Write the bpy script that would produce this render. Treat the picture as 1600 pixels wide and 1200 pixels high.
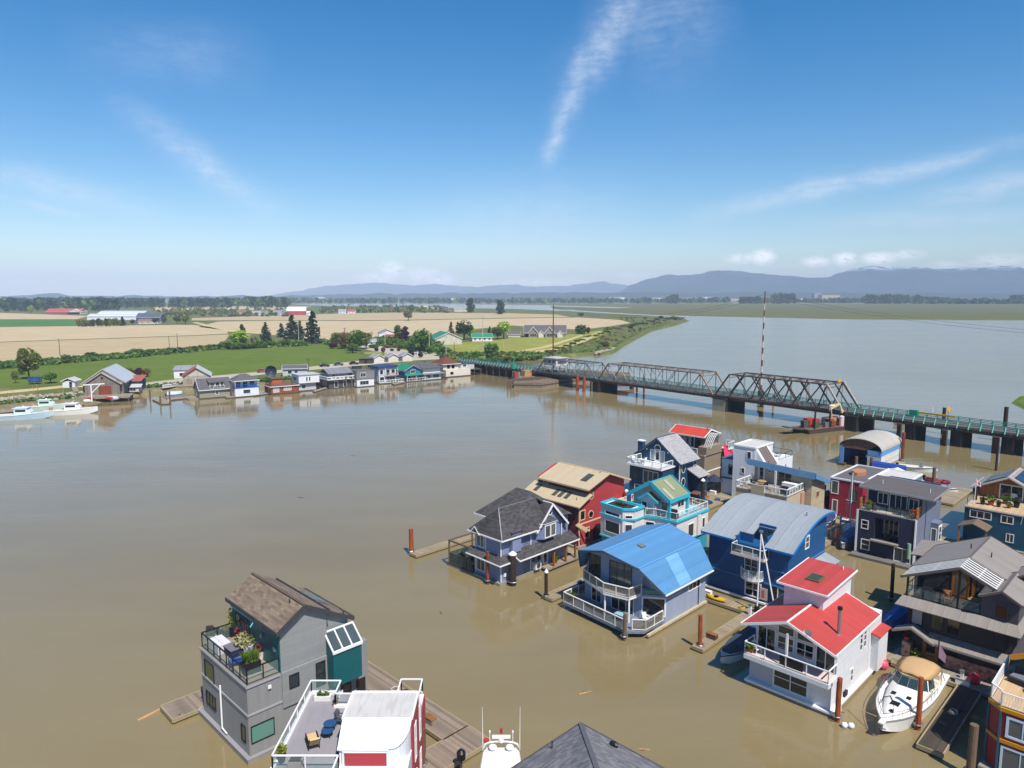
import bpy,bmesh,math,random
from mathutils import Vector,Matrix,noise
R = math.radians
rnd = random.Random(7)
for o in list(bpy.data.objects):bpy.data.objects.remove(o)
SC = bpy.context.scene
COL = SC.collection

# ------------------------------------------------------------------ camera
CAM_H,FPX,PITCH = 33.0,1110.0,math.atan(138/1110.0)
cd = bpy.data.cameras.new("camera");cam = bpy.data.objects.new("camera",cd);COL.objects.link(cam)
cam.location = (0,0,CAM_H);cam.rotation_euler = (R(90)-PITCH,0,0)
cd.sensor_width = 36;cd.lens = 36*FPX/1600;cd.clip_start = .5;cd.clip_end = 40000
SC.camera = cam

# ------------------------------------------------------------------ sun, sky, exposure
SUN_EL = 56.0;SUN_H = Vector((0.471,-0.882))
SUN = Vector((SUN_H.x*math.cos(R(SUN_EL)),SUN_H.y*math.cos(R(SUN_EL)),math.sin(R(SUN_EL))))
ld = bpy.data.lights.new("sun",'SUN');ld.energy = 4.5;ld.angle = R(.5);ld.color = (1,.95,.87)
lo = bpy.data.objects.new("sun",ld);COL.objects.link(lo)
lo.rotation_euler = (-SUN).to_track_quat('-Z','Y').to_euler();lo.location = (60,-100,150)
SC.view_settings.view_transform = 'Standard';SC.view_settings.look = 'None'
SC.view_settings.exposure = 0.56;SC.view_settings.gamma = 1;SC.view_settings.use_curve_mapping = False

class NT:
    """little node-tree writer"""
    def __init__(s,nt):s.nt = nt;s.n = nt.nodes;s.l = nt.links
    def new(s,t,**k):
        n = s.n.new(t)
        for a,b in k.items():setattr(n,a,b)
        return n
    def inp(s,sock,v):
        if v is None:return
        if hasattr(v,'is_output') :s.l.new(v,sock)
        else:sock.default_value = v
    def m(s,op,a,b=None,c=None,clamp=False):
        n = s.new('ShaderNodeMath',operation=op,use_clamp=clamp)
        for i,v in enumerate((a,b,c)):s.inp(n.inputs[i],v)
        return n.outputs[0]
    def mix(s,f,a,b,bt='MIX'):
        n = s.new('ShaderNodeMix',data_type='RGBA',blend_type=bt)
        s.inp(n.inputs[0],f);s.inp(n.inputs[6],a);s.inp(n.inputs[7],b)
        return n.outputs[2]
    def noise(s,vec,scale,detail=3,rough=.55,dist=0):
        n = s.new('ShaderNodeTexNoise');s.inp(n.inputs['Vector'],vec)
        n.inputs['Scale'].default_value = scale;n.inputs['Detail'].default_value = detail
        n.inputs['Roughness'].default_value = rough;n.inputs['Distortion'].default_value = dist
        return n.outputs[0]
    def ramp(s,f,pts):
        n = s.new('ShaderNodeValToRGB');e = n.color_ramp.elements
        while len(e) < len(pts):e.new(.5)
        for i,(p,c) in enumerate(pts):
            e[i].position = p;e[i].color = c if len(c) == 4 else (*c,1)
        s.inp(n.inputs[0],f);return n.outputs[0]
    def mr(s,v,a,b,c=0,d=1):
        n = s.new('ShaderNodeMapRange');s.inp(n.inputs[0],v)
        for i,q in enumerate((a,b,c,d)):n.inputs[i+1].default_value = q
        return n.outputs[0]
    def vmath(s,op,a,b=None):
        n = s.new('ShaderNodeVectorMath',operation=op);s.inp(n.inputs[0],a)
        if b is not None:s.inp(n.inputs[1],b)
        return n
    def mapping(s,vec,sc=(1,1,1),rot=(0,0,0),loc=(0,0,0)):
        n = s.new('ShaderNodeMapping');s.inp(n.inputs[0],vec)
        n.inputs[1].default_value = loc;n.inputs[2].default_value = rot;n.inputs[3].default_value = sc
        return n.outputs[0]

def dir_of(px,py):
    """azimuth / elevation of a sky direction"""
    x = (px-800)/FPX;v = (600-py)/FPX;c,s_ = math.cos(PITCH),math.sin(PITCH)
    d = Vector((x,c+v*s_,-s_+v*c)).normalized()
    return math.atan2(d.x,d.y),math.asin(d.z)

W = bpy.data.worlds.new("World");SC.world = W;W.use_nodes = True
t = NT(W.node_tree);t.n.clear()
sky = t.new('ShaderNodeTexSky',sky_type='NISHITA');sky.sun_disc = False
sky.sun_elevation = R(SUN_EL);sky.sun_rotation = math.atan2(SUN_H.x,SUN_H.y)
sky.altitude = 0;sky.air_density = 1.0;sky.dust_density = .25;sky.ozone_density = 2.2
hs = t.new('ShaderNodeHueSaturation');hs.inputs['Saturation'].default_value = 1.48;hs.inputs['Hue'].default_value = .5
hs.inputs['Value'].default_value = 1.0
t.l.new(sky.outputs[0],hs.inputs['Color'])
tc = t.new('ShaderNodeTexCoord');gen = tc.outputs['Generated']
sx = t.new('ShaderNodeSeparateXYZ');t.l.new(gen,sx.inputs[0])
az = t.m('ARCTAN2',sx.outputs[0],sx.outputs[1]);el = t.m('ARCSINE',sx.outputs[2])
cx = t.new('ShaderNodeCombineXYZ');t.l.new(az,cx.inputs[0]);t.l.new(el,cx.inputs[1])
P0 = cx.outputs[0]
wob = t.new('ShaderNodeTexNoise');t.l.new(P0,wob.inputs['Vector']);wob.inputs['Scale'].default_value = 9;wob.inputs['Detail'].default_value = 5
wv = t.vmath('SUBTRACT',wob.outputs['Color'],(.5,.5,.5));ws = t.vmath('SCALE',wv.outputs[0]);ws.inputs['Scale'].default_value = .03
P1 = t.vmath('ADD',P0,ws.outputs[0]).outputs[0]
def streak(p,q,w,k,soft=.25):
    a,b = Vector((*dir_of(*p),0)),Vector((*dir_of(*q),0));ab = b-a
    ap = t.vmath('SUBTRACT',P1,tuple(a)).outputs[0]
    d = t.vmath('DOT_PRODUCT',ap,tuple(ab)).outputs['Value']
    h = t.m('DIVIDE',d,ab.length_squared);hc = t.m('MINIMUM',t.m('MAXIMUM',h,0.),1.)
    pr = t.vmath('SCALE',tuple(ab));t.l.new(hc,pr.inputs['Scale'])
    dist = t.vmath('DISTANCE',ap,pr.outputs[0]).outputs['Value']
    g = t.m('POWER',2.718,t.m('MULTIPLY',t.m('POWER',t.m('DIVIDE',dist,w),2),-1))
    e = t.m('MULTIPLY',t.mr(h,-.05,soft),t.mr(h,1.05,1-soft))
    return t.m('MULTIPLY',t.m('MULTIPLY',g,e),k)
def addm(l):
    r = l[0]
    for x in l[1:]:r = t.m('MAXIMUM',r,x)
    return r
cir = addm([streak((846,270),(915,80),.012,.5,.25),streak((872,210),(925,40),.017,.45,.3),streak((885,150),(1020,-60),.026,.42,.3),
            streak((955,60),(1120,-60),.075,.2,.3),
            streak((1060,345),(1640,212),.011,.6,.4),streak((1400,322),(1700,265),.014,.45,.4),
            streak((1250,352),(1700,330),.010,.3,.3),streak((170,150),(450,345),.018,.42,.4),
            streak((-80,245),(260,335),.015,.36,.3),streak((-60,290),(160,345),.005,.3,.3),
            streak((640,360),(1000,330),.05,.22,.4),streak((100,70),(420,90),.03,.14,.4)])
fib = t.noise(t.mapping(P1,(34,130,1),(0,0,R(-10))),1.0,8,.68)
fib2 = t.noise(P1,22,8,.7)
cir = t.m('MULTIPLY',cir,t.mr(t.m('MULTIPLY',t.m('ADD',fib,fib2),.5),.36,.62,.18,1.15))
puffs = []
for (x,y,w,h,k) in [(590,433,.03,.008,.8),(612,424,.018,.013,.9),(660,430,.03,.010,.8),(690,436,.022,.008,.8),
                        (1160,404,.022,.007,.55),(1192,402,.016,.010,.95),(1275,409,.018,.007,.8),(1320,405,.014,.009,.95),
                        (1372,404,.020,.008,.9),(1412,398,.022,.006,.5),(1565,408,.03,.009,.5),(1480,414,.02,.005,.35),
                        (850,440,.06,.006,.35),(985,430,.03,.006,.3)]:
    a = dir_of(x,y)
    d = t.vmath('SUBTRACT',P0,(a[0],a[1],0)).outputs[0]
    d = t.vmath('MULTIPLY',d,(1/w,1/h,0)).outputs[0]
    ln = t.vmath('LENGTH',d).outputs['Value']
    puffs.append(t.m('MULTIPLY',t.mr(ln,1.25,.35),k))
pf = addm(puffs)
pn = t.noise(t.mapping(P0,(1,1.8,1)),95,7,.66)
pf = t.m('MULTIPLY',pf,t.mr(pn,.36,.5,0,1))
skyc = hs.outputs[0]
c1 = t.mix(cir,skyc,(6.6,7.1,8.0,1))
c2 = t.mix(t.m('MINIMUM',pf,.9),c1,(11.5,11.3,11.2,1))
bg = t.new('ShaderNodeBackground');t.l.new(c2,bg.inputs[0]);bg.inputs[1].default_value = .094
wo = t.new('ShaderNodeOutputWorld');t.l.new(bg.outputs[0],wo.inputs[0])

# ------------------------------------------------------------------ helpers: points
_c,_s = math.cos(PITCH),math.sin(PITCH)
def G(px,py,z=0.):
    """where the ground (or a level z) lies in the direction of a pixel of the photograph"""
    x = (px-800)/FPX;v = (600-py)/FPX
    d = (x,_c+v*_s,-_s+v*_c);k = (z-CAM_H)/d[2]
    return Vector((x*k,d[1]*k,z))
R2 = math.sqrt(.5)
def AB(a,b,z=0.):return Vector(((a+b)*R2,(b-a)*R2,z))
def inab(px,py,z=0.):
    g = G(px,py,z);return ((g.x-g.y)*R2,(g.x+g.y)*R2)

# ------------------------------------------------------------------ helpers: objects
class Root:
    pass
def tag(o,label=None,cat=None,group=None,kind=None):
    if label:o['label'] = label
    if cat:o['category'] = cat
    if group:o['group'] = group
    if kind:o['kind'] = kind
    return o
def thing(name,label,cat,loc=(0,0,0),rot=0.,group=None):
    o = bpy.data.objects.new(name,None);COL.objects.link(o);o.empty_display_size = .3
    o.location = loc;o.rotation_euler = (0,0,rot);o['o'] = (0.,0.,0.)
    return tag(o,label,cat,group)
def mthing(name,label,cat,a,b,group=None,z=0.):
    """a thing in the marina grid: its parts are written in marina coordinates a, b, z"""
    o = thing(name,label,cat,AB(a,b,z),R(-45),group);o['o'] = (float(a),float(b),float(z));return o
def copy_tree(o,parent=None):
    c = o.copy();COL.objects.link(c)
    if parent is not None:c.parent = parent
    for ch in o.children:copy_tree(ch,c)
    return c
def place(o,loc,rot=0.,label=None,scale=None,group=None):
    c = copy_tree(o);c.location = loc;c.rotation_euler = (0,0,rot)
    if label:c['label'] = label
    if group:c['group'] = group
    if scale:c.scale = scale if hasattr(scale,'__len__') else (scale,)*3
    return c

class MB:
    """collects shapes and links them as one mesh object with metre-sized UVs on every face"""
    def __init__(s):s.v = [];s.f = [];s.mi = [];s.cur = 0
    def p(s,q):s.v.append(Vector(q));return len(s.v)-1
    def poly(s,pts):
        s.f.append([s.p(q) for q in pts]);s.mi.append(s.cur);return s
    def face(s,ids):s.f.append(list(ids));s.mi.append(s.cur)
    def box(s,x0,x1,y0,y1,z0,z1):
        if x0 > x1:x0,x1 = x1,x0
        if y0 > y1:y0,y1 = y1,y0
        b = [s.p((x,y,z)) for z in (z0,z1) for x,y in ((x0,y0),(x1,y0),(x1,y1),(x0,y1))]
        for q in ((3,2,1,0),(4,5,6,7),(0,1,5,4),(1,2,6,5),(2,3,7,6),(3,0,4,7)):s.face([b[i] for i in q])
        return s
    def ext(s,pts,d):
        """polygon extruded along vector d"""
        d = Vector(d);pts = [Vector(q) for q in pts];n = len(pts)
        nr = Vector((0,0,0))
        for i in range(n):nr += pts[i].cross(pts[(i+1) % n])
        if nr.dot(d) > 0:pts.reverse()
        a = [s.p(q) for q in pts];b = [s.p(q+d) for q in pts]
        s.face(a);s.face(b[::-1])
        for i in range(n):j = (i+1) % n;s.face((a[j],a[i],b[i],b[j]))
        return s
    def prism(s,axis,prof,c0,c1):
        if axis == 'x':return s.ext([(c0,u,v) for u,v in prof],(c1-c0,0,0))
        if axis == 'y':return s.ext([(u,c0,v) for u,v in prof],(0,c1-c0,0))
        return s.ext([(u,v,c0) for u,v in prof],(0,0,c1-c0))
    def slab(s,pts,th):
        pts = [Vector(q) for q in pts];n = Vector((0,0,0))
        for i in range(len(pts)):n += pts[i].cross(pts[(i+1) % len(pts)])
        n.normalize()
        if n.z < 0:n = -n
        return s.ext(pts,-n*th)
    def bar(s,p,q,w=.1,h=None):
        p,q = Vector(p),Vector(q);h = h or w;d = q-p
        if d.length < 1e-6:return s
        d.normalize();up = Vector((0,0,1)) if abs(d.z) < .95 else Vector((0,1,0))
        u = d.cross(up).normalized()*w/2;v = u.cross(d).normalized()*h/2
        return s.ext([p-u-v,p+u-v,p+u+v,p-u+v],q-p)
    def tube(s,p,q,r,r2=None,n=8,cap=True):
        p,q = Vector(p),Vector(q);r2 = r if r2 is None else r2;d = (q-p).normalized()
        up = Vector((0,0,1)) if abs(d.z) < .95 else Vector((1,0,0))
        u = d.cross(up).normalized();v = u.cross(d)
        A = [];B = []
        for i in range(n):
            a = 2*math.pi*i/n;k = u*math.cos(a)+v*math.sin(a)
            A.append(s.p(p+k*r));B.append(s.p(q+k*r2))
        for i in range(n):j = (i+1) % n;s.face((A[i],B[i],B[j],A[j]))
        if cap:s.face(A);s.face(B[::-1])
        return s
    def path(s,pts,r,n=6):
        for a,b in zip(pts,pts[1:]):s.tube(a,b,r,n=n)
        return s
    def lathe(s,c,prof,n=14):
        c = Vector(c);rows = []
        for r,z in prof:rows.append([s.p(c+Vector((r*math.cos(2*math.pi*i/n),r*math.sin(2*math.pi*i/n),z))) for i in range(n)])
        for A,B in zip(rows,rows[1:]):
            for i in range(n):j = (i+1) % n;s.face((A[i],A[j],B[j],B[i]))
        s.face(rows[0][::-1]);s.face(rows[-1]);return s
    def blob(s,c,r,sc=(1,1,1),n=8,m=5,jit=0.):
        c = Vector(c);rows = []
        for k in range(1,m):
            a = math.pi*k/m
            rows.append([s.p(c+Vector((r*sc[0]*math.sin(a)*math.cos(2*math.pi*i/n),r*sc[1]*math.sin(a)*math.sin(2*math.pi*i/n),-r*sc[2]*math.cos(a)))*1.+Vector((rnd.uniform(-jit,jit),rnd.uniform(-jit,jit),rnd.uniform(-jit,jit)))) for i in range(n)])
        b = s.p(c-Vector((0,0,r*sc[2])));tp = s.p(c+Vector((0,0,r*sc[2])))
        for A,B in zip(rows,rows[1:]):
            for i in range(n):j = (i+1) % n;s.face((A[i],A[j],B[j],B[i]))
        for i in range(n):j = (i+1) % n;s.face((rows[0][j],rows[0][i],b));s.face((rows[-1][i],rows[-1][j],tp))
        return s
    def leaves(s,n,c,rx,ry,rz,size,shell=.55,low=-1.,flat=.0):
        """n leaf clumps spread through an uneven ellipsoid"""
        c = Vector(c)
        for _ in range(n):
            while 1:
                q = Vector((rnd.uniform(-1,1),rnd.uniform(-1,1),rnd.uniform(low,1)))
                if q.length <= 1 and (q.length > shell or rnd.random() < .25):break
            k = Vector((q.x*rx,q.y*ry,q.z*rz));s.leaf(c+k,size*rnd.uniform(.6,1.3))
        return s
    def leaf(s,p,z):
        u = Vector((rnd.gauss(0,1),rnd.gauss(0,1),rnd.gauss(0,.7))).normalized()
        w = u.cross(Vector((rnd.gauss(0,1),rnd.gauss(0,1),rnd.gauss(0,1)))).normalized()
        s.poly([p-u*z*.5-w*z*.28,p+u*z*.1-w*z*.42,p+u*z*.55,p+u*z*.05+w*z*.42,p-u*z*.5+w*z*.25])
    def build(s,name,mat,parent=None,smooth=False,off=None):
        me = bpy.data.meshes.new(name)
        o = Vector(off) if off is not None else (Vector(parent_off(parent)))
        me.from_pydata([v-o for v in s.v],[],s.f);me.update()
        uv = me.uv_layers.new(name="uv");dat = uv.data
        vs = s.v
        for p in me.polygons:
            n = p.normal
            if abs(n.z) > .995:U,V = Vector((1,0,0)),Vector((0,1,0))
            else:
                U = Vector((-n.y,n.x,0)).normalized();V = n.cross(U)
                if V.z < 0:V = -V
            for li in p.loop_indices:
                co = vs[me.loops[li].vertex_index];dat[li].uv = (co.dot(U),co.dot(V))
            p.use_smooth = smooth
        mats = mat if isinstance(mat,(list,tuple)) else [mat]
        for m_ in mats:me.materials.append(m_)
        if len(mats) > 1:me.polygons.foreach_set('material_index',s.mi)
        ob = bpy.data.objects.new(name,me);COL.objects.link(ob)
        if parent is not None:ob.parent = parent;ob['o'] = tuple(o)
        return ob
def parent_off(p):
    if p is None:return (0,0,0)
    return tuple(p['o']) if 'o' in p.keys() else (0,0,0)

# ------------------------------------------------------------------ helpers: materials
def lin(h):
    if isinstance(h,str):
        h = h.lstrip('#');h = [int(h[i:i+2],16) for i in (0,2,4)]
    r = []
    for c in h:
        c /= 255;r.append(c/12.92 if c <= .04045 else ((c+.055)/1.055)**2.4)
    return (*r,1)
_mc = {}
def mat(name,col,rough=.6,pat=None,ps=.2,var=.12,bump=.3,metal=0.,spec=.4,col2=None,alpha=1.,nscale=.6,ior=1.45,dirt=0.):
    if name in _mc:return _mc[name]
    m = bpy.data.materials.new(name);m.use_nodes = True;_mc[name] = m
    t = NT(m.node_tree);t.n.clear()
    out = t.new('ShaderNodeOutputMaterial');b = t.new('ShaderNodeBsdfPrincipled');t.l.new(b.outputs[0],out.inputs[0])
    b.inputs['Roughness'].default_value = rough;b.inputs['Metallic'].default_value = metal
    b.inputs['Specular IOR Level'].default_value = spec;b.inputs['IOR'].default_value = ior
    if alpha < 1:b.inputs['Alpha'].default_value = alpha
    base = lin(col) if not isinstance(col,tuple) else (*col[:3],1)
    tc = t.new('ShaderNodeTexCoord');ob = tc.outputs['Object'];uv = tc.outputs['UV']
    su = t.new('ShaderNodeSeparateXYZ');t.l.new(uv,su.inputs[0]);u,v = su.outputs[0],su.outputs[1]
    c = base;h = None
    dark = lambda k:(base[0]*k,base[1]*k,base[2]*k,1)
    def rand(x):
        w = t.new('ShaderNodeTexWhiteNoise',noise_dimensions='1D');t.l.new(x,w.inputs['W']);return w.outputs[0]
    if pat in ('lap','plank','seam','batten','corr'):
        q = t.m('DIVIDE',v if pat == 'lap' else u,ps)
        fr = t.m('FRACT',q);rn = rand(t.m('FLOOR',q))
        c = t.mix(rn,dark(1-var),dark(1+var))
        if pat == 'lap':h = fr
        elif pat == 'corr':h = t.m('SINE',t.m('MULTIPLY',q,6.283))
        elif pat == 'plank':
            h = t.mr(t.m('ABSOLUTE',t.m('SUBTRACT',fr,.5)),.42,.5,1,0)
            c = t.mix(t.mr(h,0,1,.45,0),c,dark(.45))
        else:h = t.mr(t.m('ABSOLUTE',t.m('SUBTRACT',fr,.5)),.40,.46,0,1)
    elif pat == 'shingle':
        br = t.new('ShaderNodeTexBrick');t.l.new(uv,br.inputs['Vector']);br.inputs['Scale'].default_value = 1
        br.inputs['Brick Width'].default_value = ps*1.6;br.inputs['Row Height'].default_value = ps*.7;br.inputs['Mortar Size'].default_value = ps*.03
        c2 = lin(col2) if col2 else dark(1-2*var)
        br.inputs['Color1'].default_value = dark(1+var);br.inputs['Color2'].default_value = c2;br.inputs['Mortar'].default_value = dark(.6)
        c = br.outputs[0];h = br.outputs[1];h = t.m('SUBTRACT',1,h)
    elif pat == 'stone':
        vo = t.new('ShaderNodeTexVoronoi');t.l.new(ob,vo.inputs['Vector']);vo.inputs['Scale'].default_value = 1/ps
        c = t.mix(vo.outputs['Color'],dark(.55),lin(col2) if col2 else dark(1.5));h = t.m('SUBTRACT',1,vo.outputs[0])
    elif pat == 'bark':
        h = t.noise(t.mapping(ob,(6,6,1.2)),3);c = t.mix(h,dark(.5),dark(1.4))
    elif pat == 'rust':
        n1 = t.noise(t.mapping(ob,(3,3,.7)),1.5,5);c = t.mix(t.mr(n1,.35,.65),base,lin(col2) if col2 else dark(.4));h = n1
    elif pat == 'leaf':
        gi = t.new('ShaderNodeNewGeometry');rn = gi.outputs['Random Per Island']
        c = t.mix(rn,dark(1-var),lin(col2) if col2 else dark(1+var))
        oi = t.new('ShaderNodeObjectInfo');c = t.mix(t.m('MULTIPLY',oi.outputs['Random'],.35),c,dark(.75))
    if pat in ('lap','batten') and not dirt and var < .1:dirt = .16
    if pat == 'pane':
        oi = t.new('ShaderNodeObjectInfo');c = t.ramp(oi.outputs['Random'],[(0,base),(.45,(.022,.028,.03)),(.6,(.05,.055,.05)),(.75,(.11,.115,.11)),(.85,(.03,.04,.045))]);t.n[-1].color_ramp.interpolation = 'CONSTANT'
    n = t.noise(ob,nscale,5,.6)
    if pat != 'leaf':
        c = t.mix(t.mr(n,.3,.7,0,.55),c,t.mix(1.,c,(1-var*1.6,1-var*1.5,1-var*1.4,1),'MULTIPLY'))
    if dirt:
        st = t.noise(t.mapping(uv,(1.3,.16,1)),3,4,.6)
        c = t.mix(t.mr(st,.5,.8,0,dirt),c,(.10,.085,.06,1))
    t.inp(b.inputs['Base Color'],c)
    if pat == 'leaf':
        b.inputs['Roughness'].default_value = .7
        tr = t.new('ShaderNodeBsdfTranslucent');t.inp(tr.inputs[0],c);ms = t.new('ShaderNodeMixShader');ms.inputs[0].default_value = .4
        t.l.new(b.outputs[0],ms.inputs[1]);t.l.new(tr.outputs[0],ms.inputs[2]);t.l.new(ms.outputs[0],out.inputs[0])
    elif bump:
        fine = t.noise(ob,14,3)
        hh = t.m('ADD',t.m('MULTIPLY',h,1.),t.m('MULTIPLY',fine,.25)) if h is not None else t.m('MULTIPLY',fine,.3)
        bp = t.new('ShaderNodeBump');bp.inputs['Strength'].default_value = bump;bp.inputs['Distance'].default_value = .03
        t.l.new(hh,bp.inputs['Height']);t.l.new(bp.outputs[0],b.inputs['Normal'])
    if pat is None and rough > .15:
        t.inp(b.inputs['Roughness'],t.mr(n,.3,.7,max(.05,rough-.12),min(1,rough+.12)))
    return m
# ================================================================== SETTING: water, land, fields, hills, air
def struct(o):o['kind'] = 'structure';return o
def water_mat():
    m = bpy.data.materials.new("river water");m.use_nodes = True;t = NT(m.node_tree)
    b = t.n['Principled BSDF'];tc = t.new('ShaderNodeTexCoord');ob = tc.outputs['Object']
    n = t.noise(t.mapping(ob,(1,1.6,1),(0,0,R(25))),.012,6,.6)
    n2 = t.noise(t.mapping(ob,(.5,1.8,1),(0,0,R(-30))),.06,5,.6)
    c = t.mix(t.mr(n,.3,.7),(.176,.135,.062,1),(.222,.174,.084,1))
    c = t.mix(t.mr(n2,.45,.75,0,.35),c,(.236,.188,.1,1))
    t.inp(b.inputs['Base Color'],c)
    b.inputs['IOR'].default_value = 1.333;b.inputs['Specular IOR Level'].default_value = .95
    # calm in the lee of the houses, ruffled by the wind out on the main river
    sxyz = t.new('ShaderNodeSeparateXYZ');t.l.new(ob,sxyz.inputs[0])
    far = t.m('ADD',t.mr(t.m('ADD',t.m('MULTIPLY',sxyz.outputs[0],.8),sxyz.outputs[1]),240,420,0,1),t.mr(n,.45,.65,-.12,.12),clamp=True)
    t.inp(b.inputs['Roughness'],t.mr(far,0,1,.045,.16))
    w1 = t.noise(t.mapping(ob,(1,1.7,1),(0,0,R(35))),1.3,4,.6,.3)
    w2 = t.noise(t.mapping(ob,(1,2.4,1),(0,0,R(20))),.22,4,.55,.5)
    h = t.m('ADD',t.m('MULTIPLY',w1,.022),t.m('MULTIPLY',w2,.06))
    h = t.m('MULTIPLY',h,t.m('ADD',t.mr(far,0,1,.5,2.6),t.mr(n2,.35,.7,-.38,.9)))
    bp = t.new('ShaderNodeBump');bp.inputs['Strength'].default_value = .5;bp.inputs['Distance'].default_value = 1.
    t.l.new(h,bp.inputs['Height']);t.l.new(bp.outputs[0],b.inputs['Normal'])
    return m
mb = MB();X0,X1,Y0,Y1 = -12500,12500,-600,13600
mb.poly([(X0,Y0,0),(X1,Y0,0),(X1,Y1,0),(X0,Y1,0)])
struct(mb.build('water',water_mat()))

def ground_mat(name,cols,scale=.05,stripe=None,s2=.6,bump=.0,streak=(1,1,1),rot=0.):
    m = bpy.data.materials.new(name);m.use_nodes = True;t = NT(m.node_tree);b = t.n['Principled BSDF']
    ob = t.new('ShaderNodeTexCoord').outputs['Object']
    n = t.noise(t.mapping(ob,streak,(0,0,R(rot))),scale,6,.6);n2 = t.noise(ob,s2,4,.6)
    c = t.mix(t.mr(n,.3,.7),lin(cols[0]),lin(cols[1]))
    c = t.mix(t.mr(n2,.35,.7,0,.6),c,lin(cols[2]))
    if len(cols) > 3:
        n3 = t.noise(t.mapping(ob,streak,(3,5,R(rot))),scale*2.3,5,.65);c = t.mix(t.mr(n3,.56,.66),c,lin(cols[3]))
    if stripe:
        w = t.new('ShaderNodeTexWave',wave_type='BANDS',bands_direction='X');t.l.new(t.mapping(ob,(1,1,1),(0,0,R(stripe[1]))),w.inputs[0])
        w.inputs['Scale'].default_value = stripe[0];w.inputs['Distortion'].default_value = 3;w.inputs['Detail'].default_value = 3
        c = t.mix(t.m('MULTIPLY',w.outputs[1],stripe[2]),c,lin(cols[1]))
    t.inp(b.inputs['Base Color'],c);b.inputs['Roughness'].default_value = .95;b.inputs['Specular IOR Level'].default_value = .1
    if bump:
        bp = t.new('ShaderNodeBump');bp.inputs['Strength'].default_value = bump;bp.inputs['Distance'].default_value = .4
        t.l.new(n2,bp.inputs['Height']);t.l.new(bp.outputs[0],b.inputs['Normal'])
    return m
SCRUB = ground_mat('scrub',['#4f5a2c','#6c6c3e','#3e4c24','#7a704c'],.03,s2=.35,bump=.6)
LAWN = ground_mat('mown grass',['#50631f','#62702b','#43551c'],.02,stripe=(.035,40,.35),s2=.15,streak=(1,3,1),rot=-25)
SOIL = ground_mat('tilled soil',['#a2906f','#ae9c7b','#958466'],.012,stripe=(.02,12,.4),s2=.05,streak=(1,4,1),rot=10)
SOIL2 = ground_mat('dry soil',['#ab9878','#b7a485','#9e8b6c'],.012,stripe=(.02,12,.3),s2=.05,streak=(1,4,1),rot=10)
CROP = ground_mat('green crop',['#3f6a30','#4c7538','#3a6030'],.02,s2=.1)
MEADOW = ground_mat('dry meadow',['#7b7e36','#8d8a44','#6d7832','#93904c'],.03,s2=.3,bump=.4)
MARSH = ground_mat('marsh grass',['#525c34','#6a6844','#5c4e38','#44562e'],.007,s2=.03,streak=(.3,2.6,1))
GRAVEL = ground_mat('gravel',['#a39a8a','#b3aa99','#8f8778'],.2,s2=2)
PATH = ground_mat('sandy track',['#b0a070','#bcae80','#9c8c5c'],.1,s2=1)
MUD = ground_mat('muddy bank',['#6f664c','#847a5e','#4e5430','#9a8c70'],.25,s2=1.5,bump=.8)
FARLAND = ground_mat('far land',['#5c6a4a','#77785a','#52603f'],.004,s2=.02)
def area(z,px):return [G(x,y,z) for x,y in px]
def land(name,px,z,m,skirt=3.,zb=-.25,world=None):
    pts = world or area(z,px);n = len(pts);mb = MB()
    sa = sum(pts[i].x*pts[(i+1) % n].y-pts[(i+1) % n].x*pts[i].y for i in range(n))
    if sa < 0:pts = pts[::-1]
    top = [mb.p(p) for p in pts]
    low = []
    for i in range(n):
        d = (pts[(i+1) % n]-pts[i-1]);d.z = 0;d.normalize();k = Vector((d.y,-d.x,0))*skirt*rnd.uniform(.7,1.3)
        low.append(mb.p((pts[i].x+k.x,pts[i].y+k.y,zb)))
    mb.face(top)
    for i in range(n):j = (i+1) % n;mb.face((top[i],low[i],low[j],top[j]))
    o = mb.build(name,m);bm = bmesh.new();bm.from_mesh(o.data)
    bmesh.ops.triangulate(bm,faces=[f for f in bm.faces if len(f.verts) > 4]);bm.to_mesh(o.data);bm.free()
    return struct(o)
def rough_line(px,step=6,amp=1.2):
    """a bank line that wanders between the given pixels"""
    out = []
    for (x0,y0),(x1,y1) in zip(px,px[1:]):
        k = max(1,int(abs(x1-x0)/step))
        for i in range(k):
            f = i/k;out.append((x0+(x1-x0)*f+rnd.uniform(-amp,amp),y0+(y1-y0)*f+rnd.uniform(-.3,.3)*amp))
    return out+[px[-1]]
LZ = 1.3
shore = rough_line([(-420,660),(-160,644),(0,634),(60,628),(120,624),(160,618),(200,611),(260,606),(300,603),(350,600),(430,597),(520,589),(620,579),(690,573),
                    (735,566),(800,560),(850,557),(905,552),(940,549),(955,547),(968,538),(990,526),(1016,513),(1050,506)],9,1.)
tipl = rough_line([(1050,506),(1074,499.5),(1066,496.5),(1020,494),(960,490),(905,487),(870,485.5)],12,.8)
landA = shore+tipl[1:]+[(800,482.5),(700,481),(600,479),(500,477.5),(455,475.5),(300,473.5),(0,473),(-600,473),(-1500,478),(-1500,640)]
land('ground',landA,LZ,SCRUB,3.)
land('field',[(-60,571),(60,566),(150,559),(260,548),(335,542),(352,531),(358,522.5),(300,525),(0,535),(-60,537)],LZ+.06,SOIL,.3,LZ)
land('field',[(-60,535.6),(0,533.8),(300,523.8),(355,521),(356,514),(300,507.5),(240,508),(118,509.5),(0,511),(-60,512)],LZ+.06,SOIL2,.3,LZ)
land('field',[(-60,510),(0,509.4),(116,508.5),(116,499.5),(0,499.6),(-60,499.8)],LZ+.06,CROP,.3,LZ)
land('field',[(-60,498.8),(120,498.6),(138,493.5),(0,488.8),(-60,488)],LZ+.06,SOIL2,.3,LZ)
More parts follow.
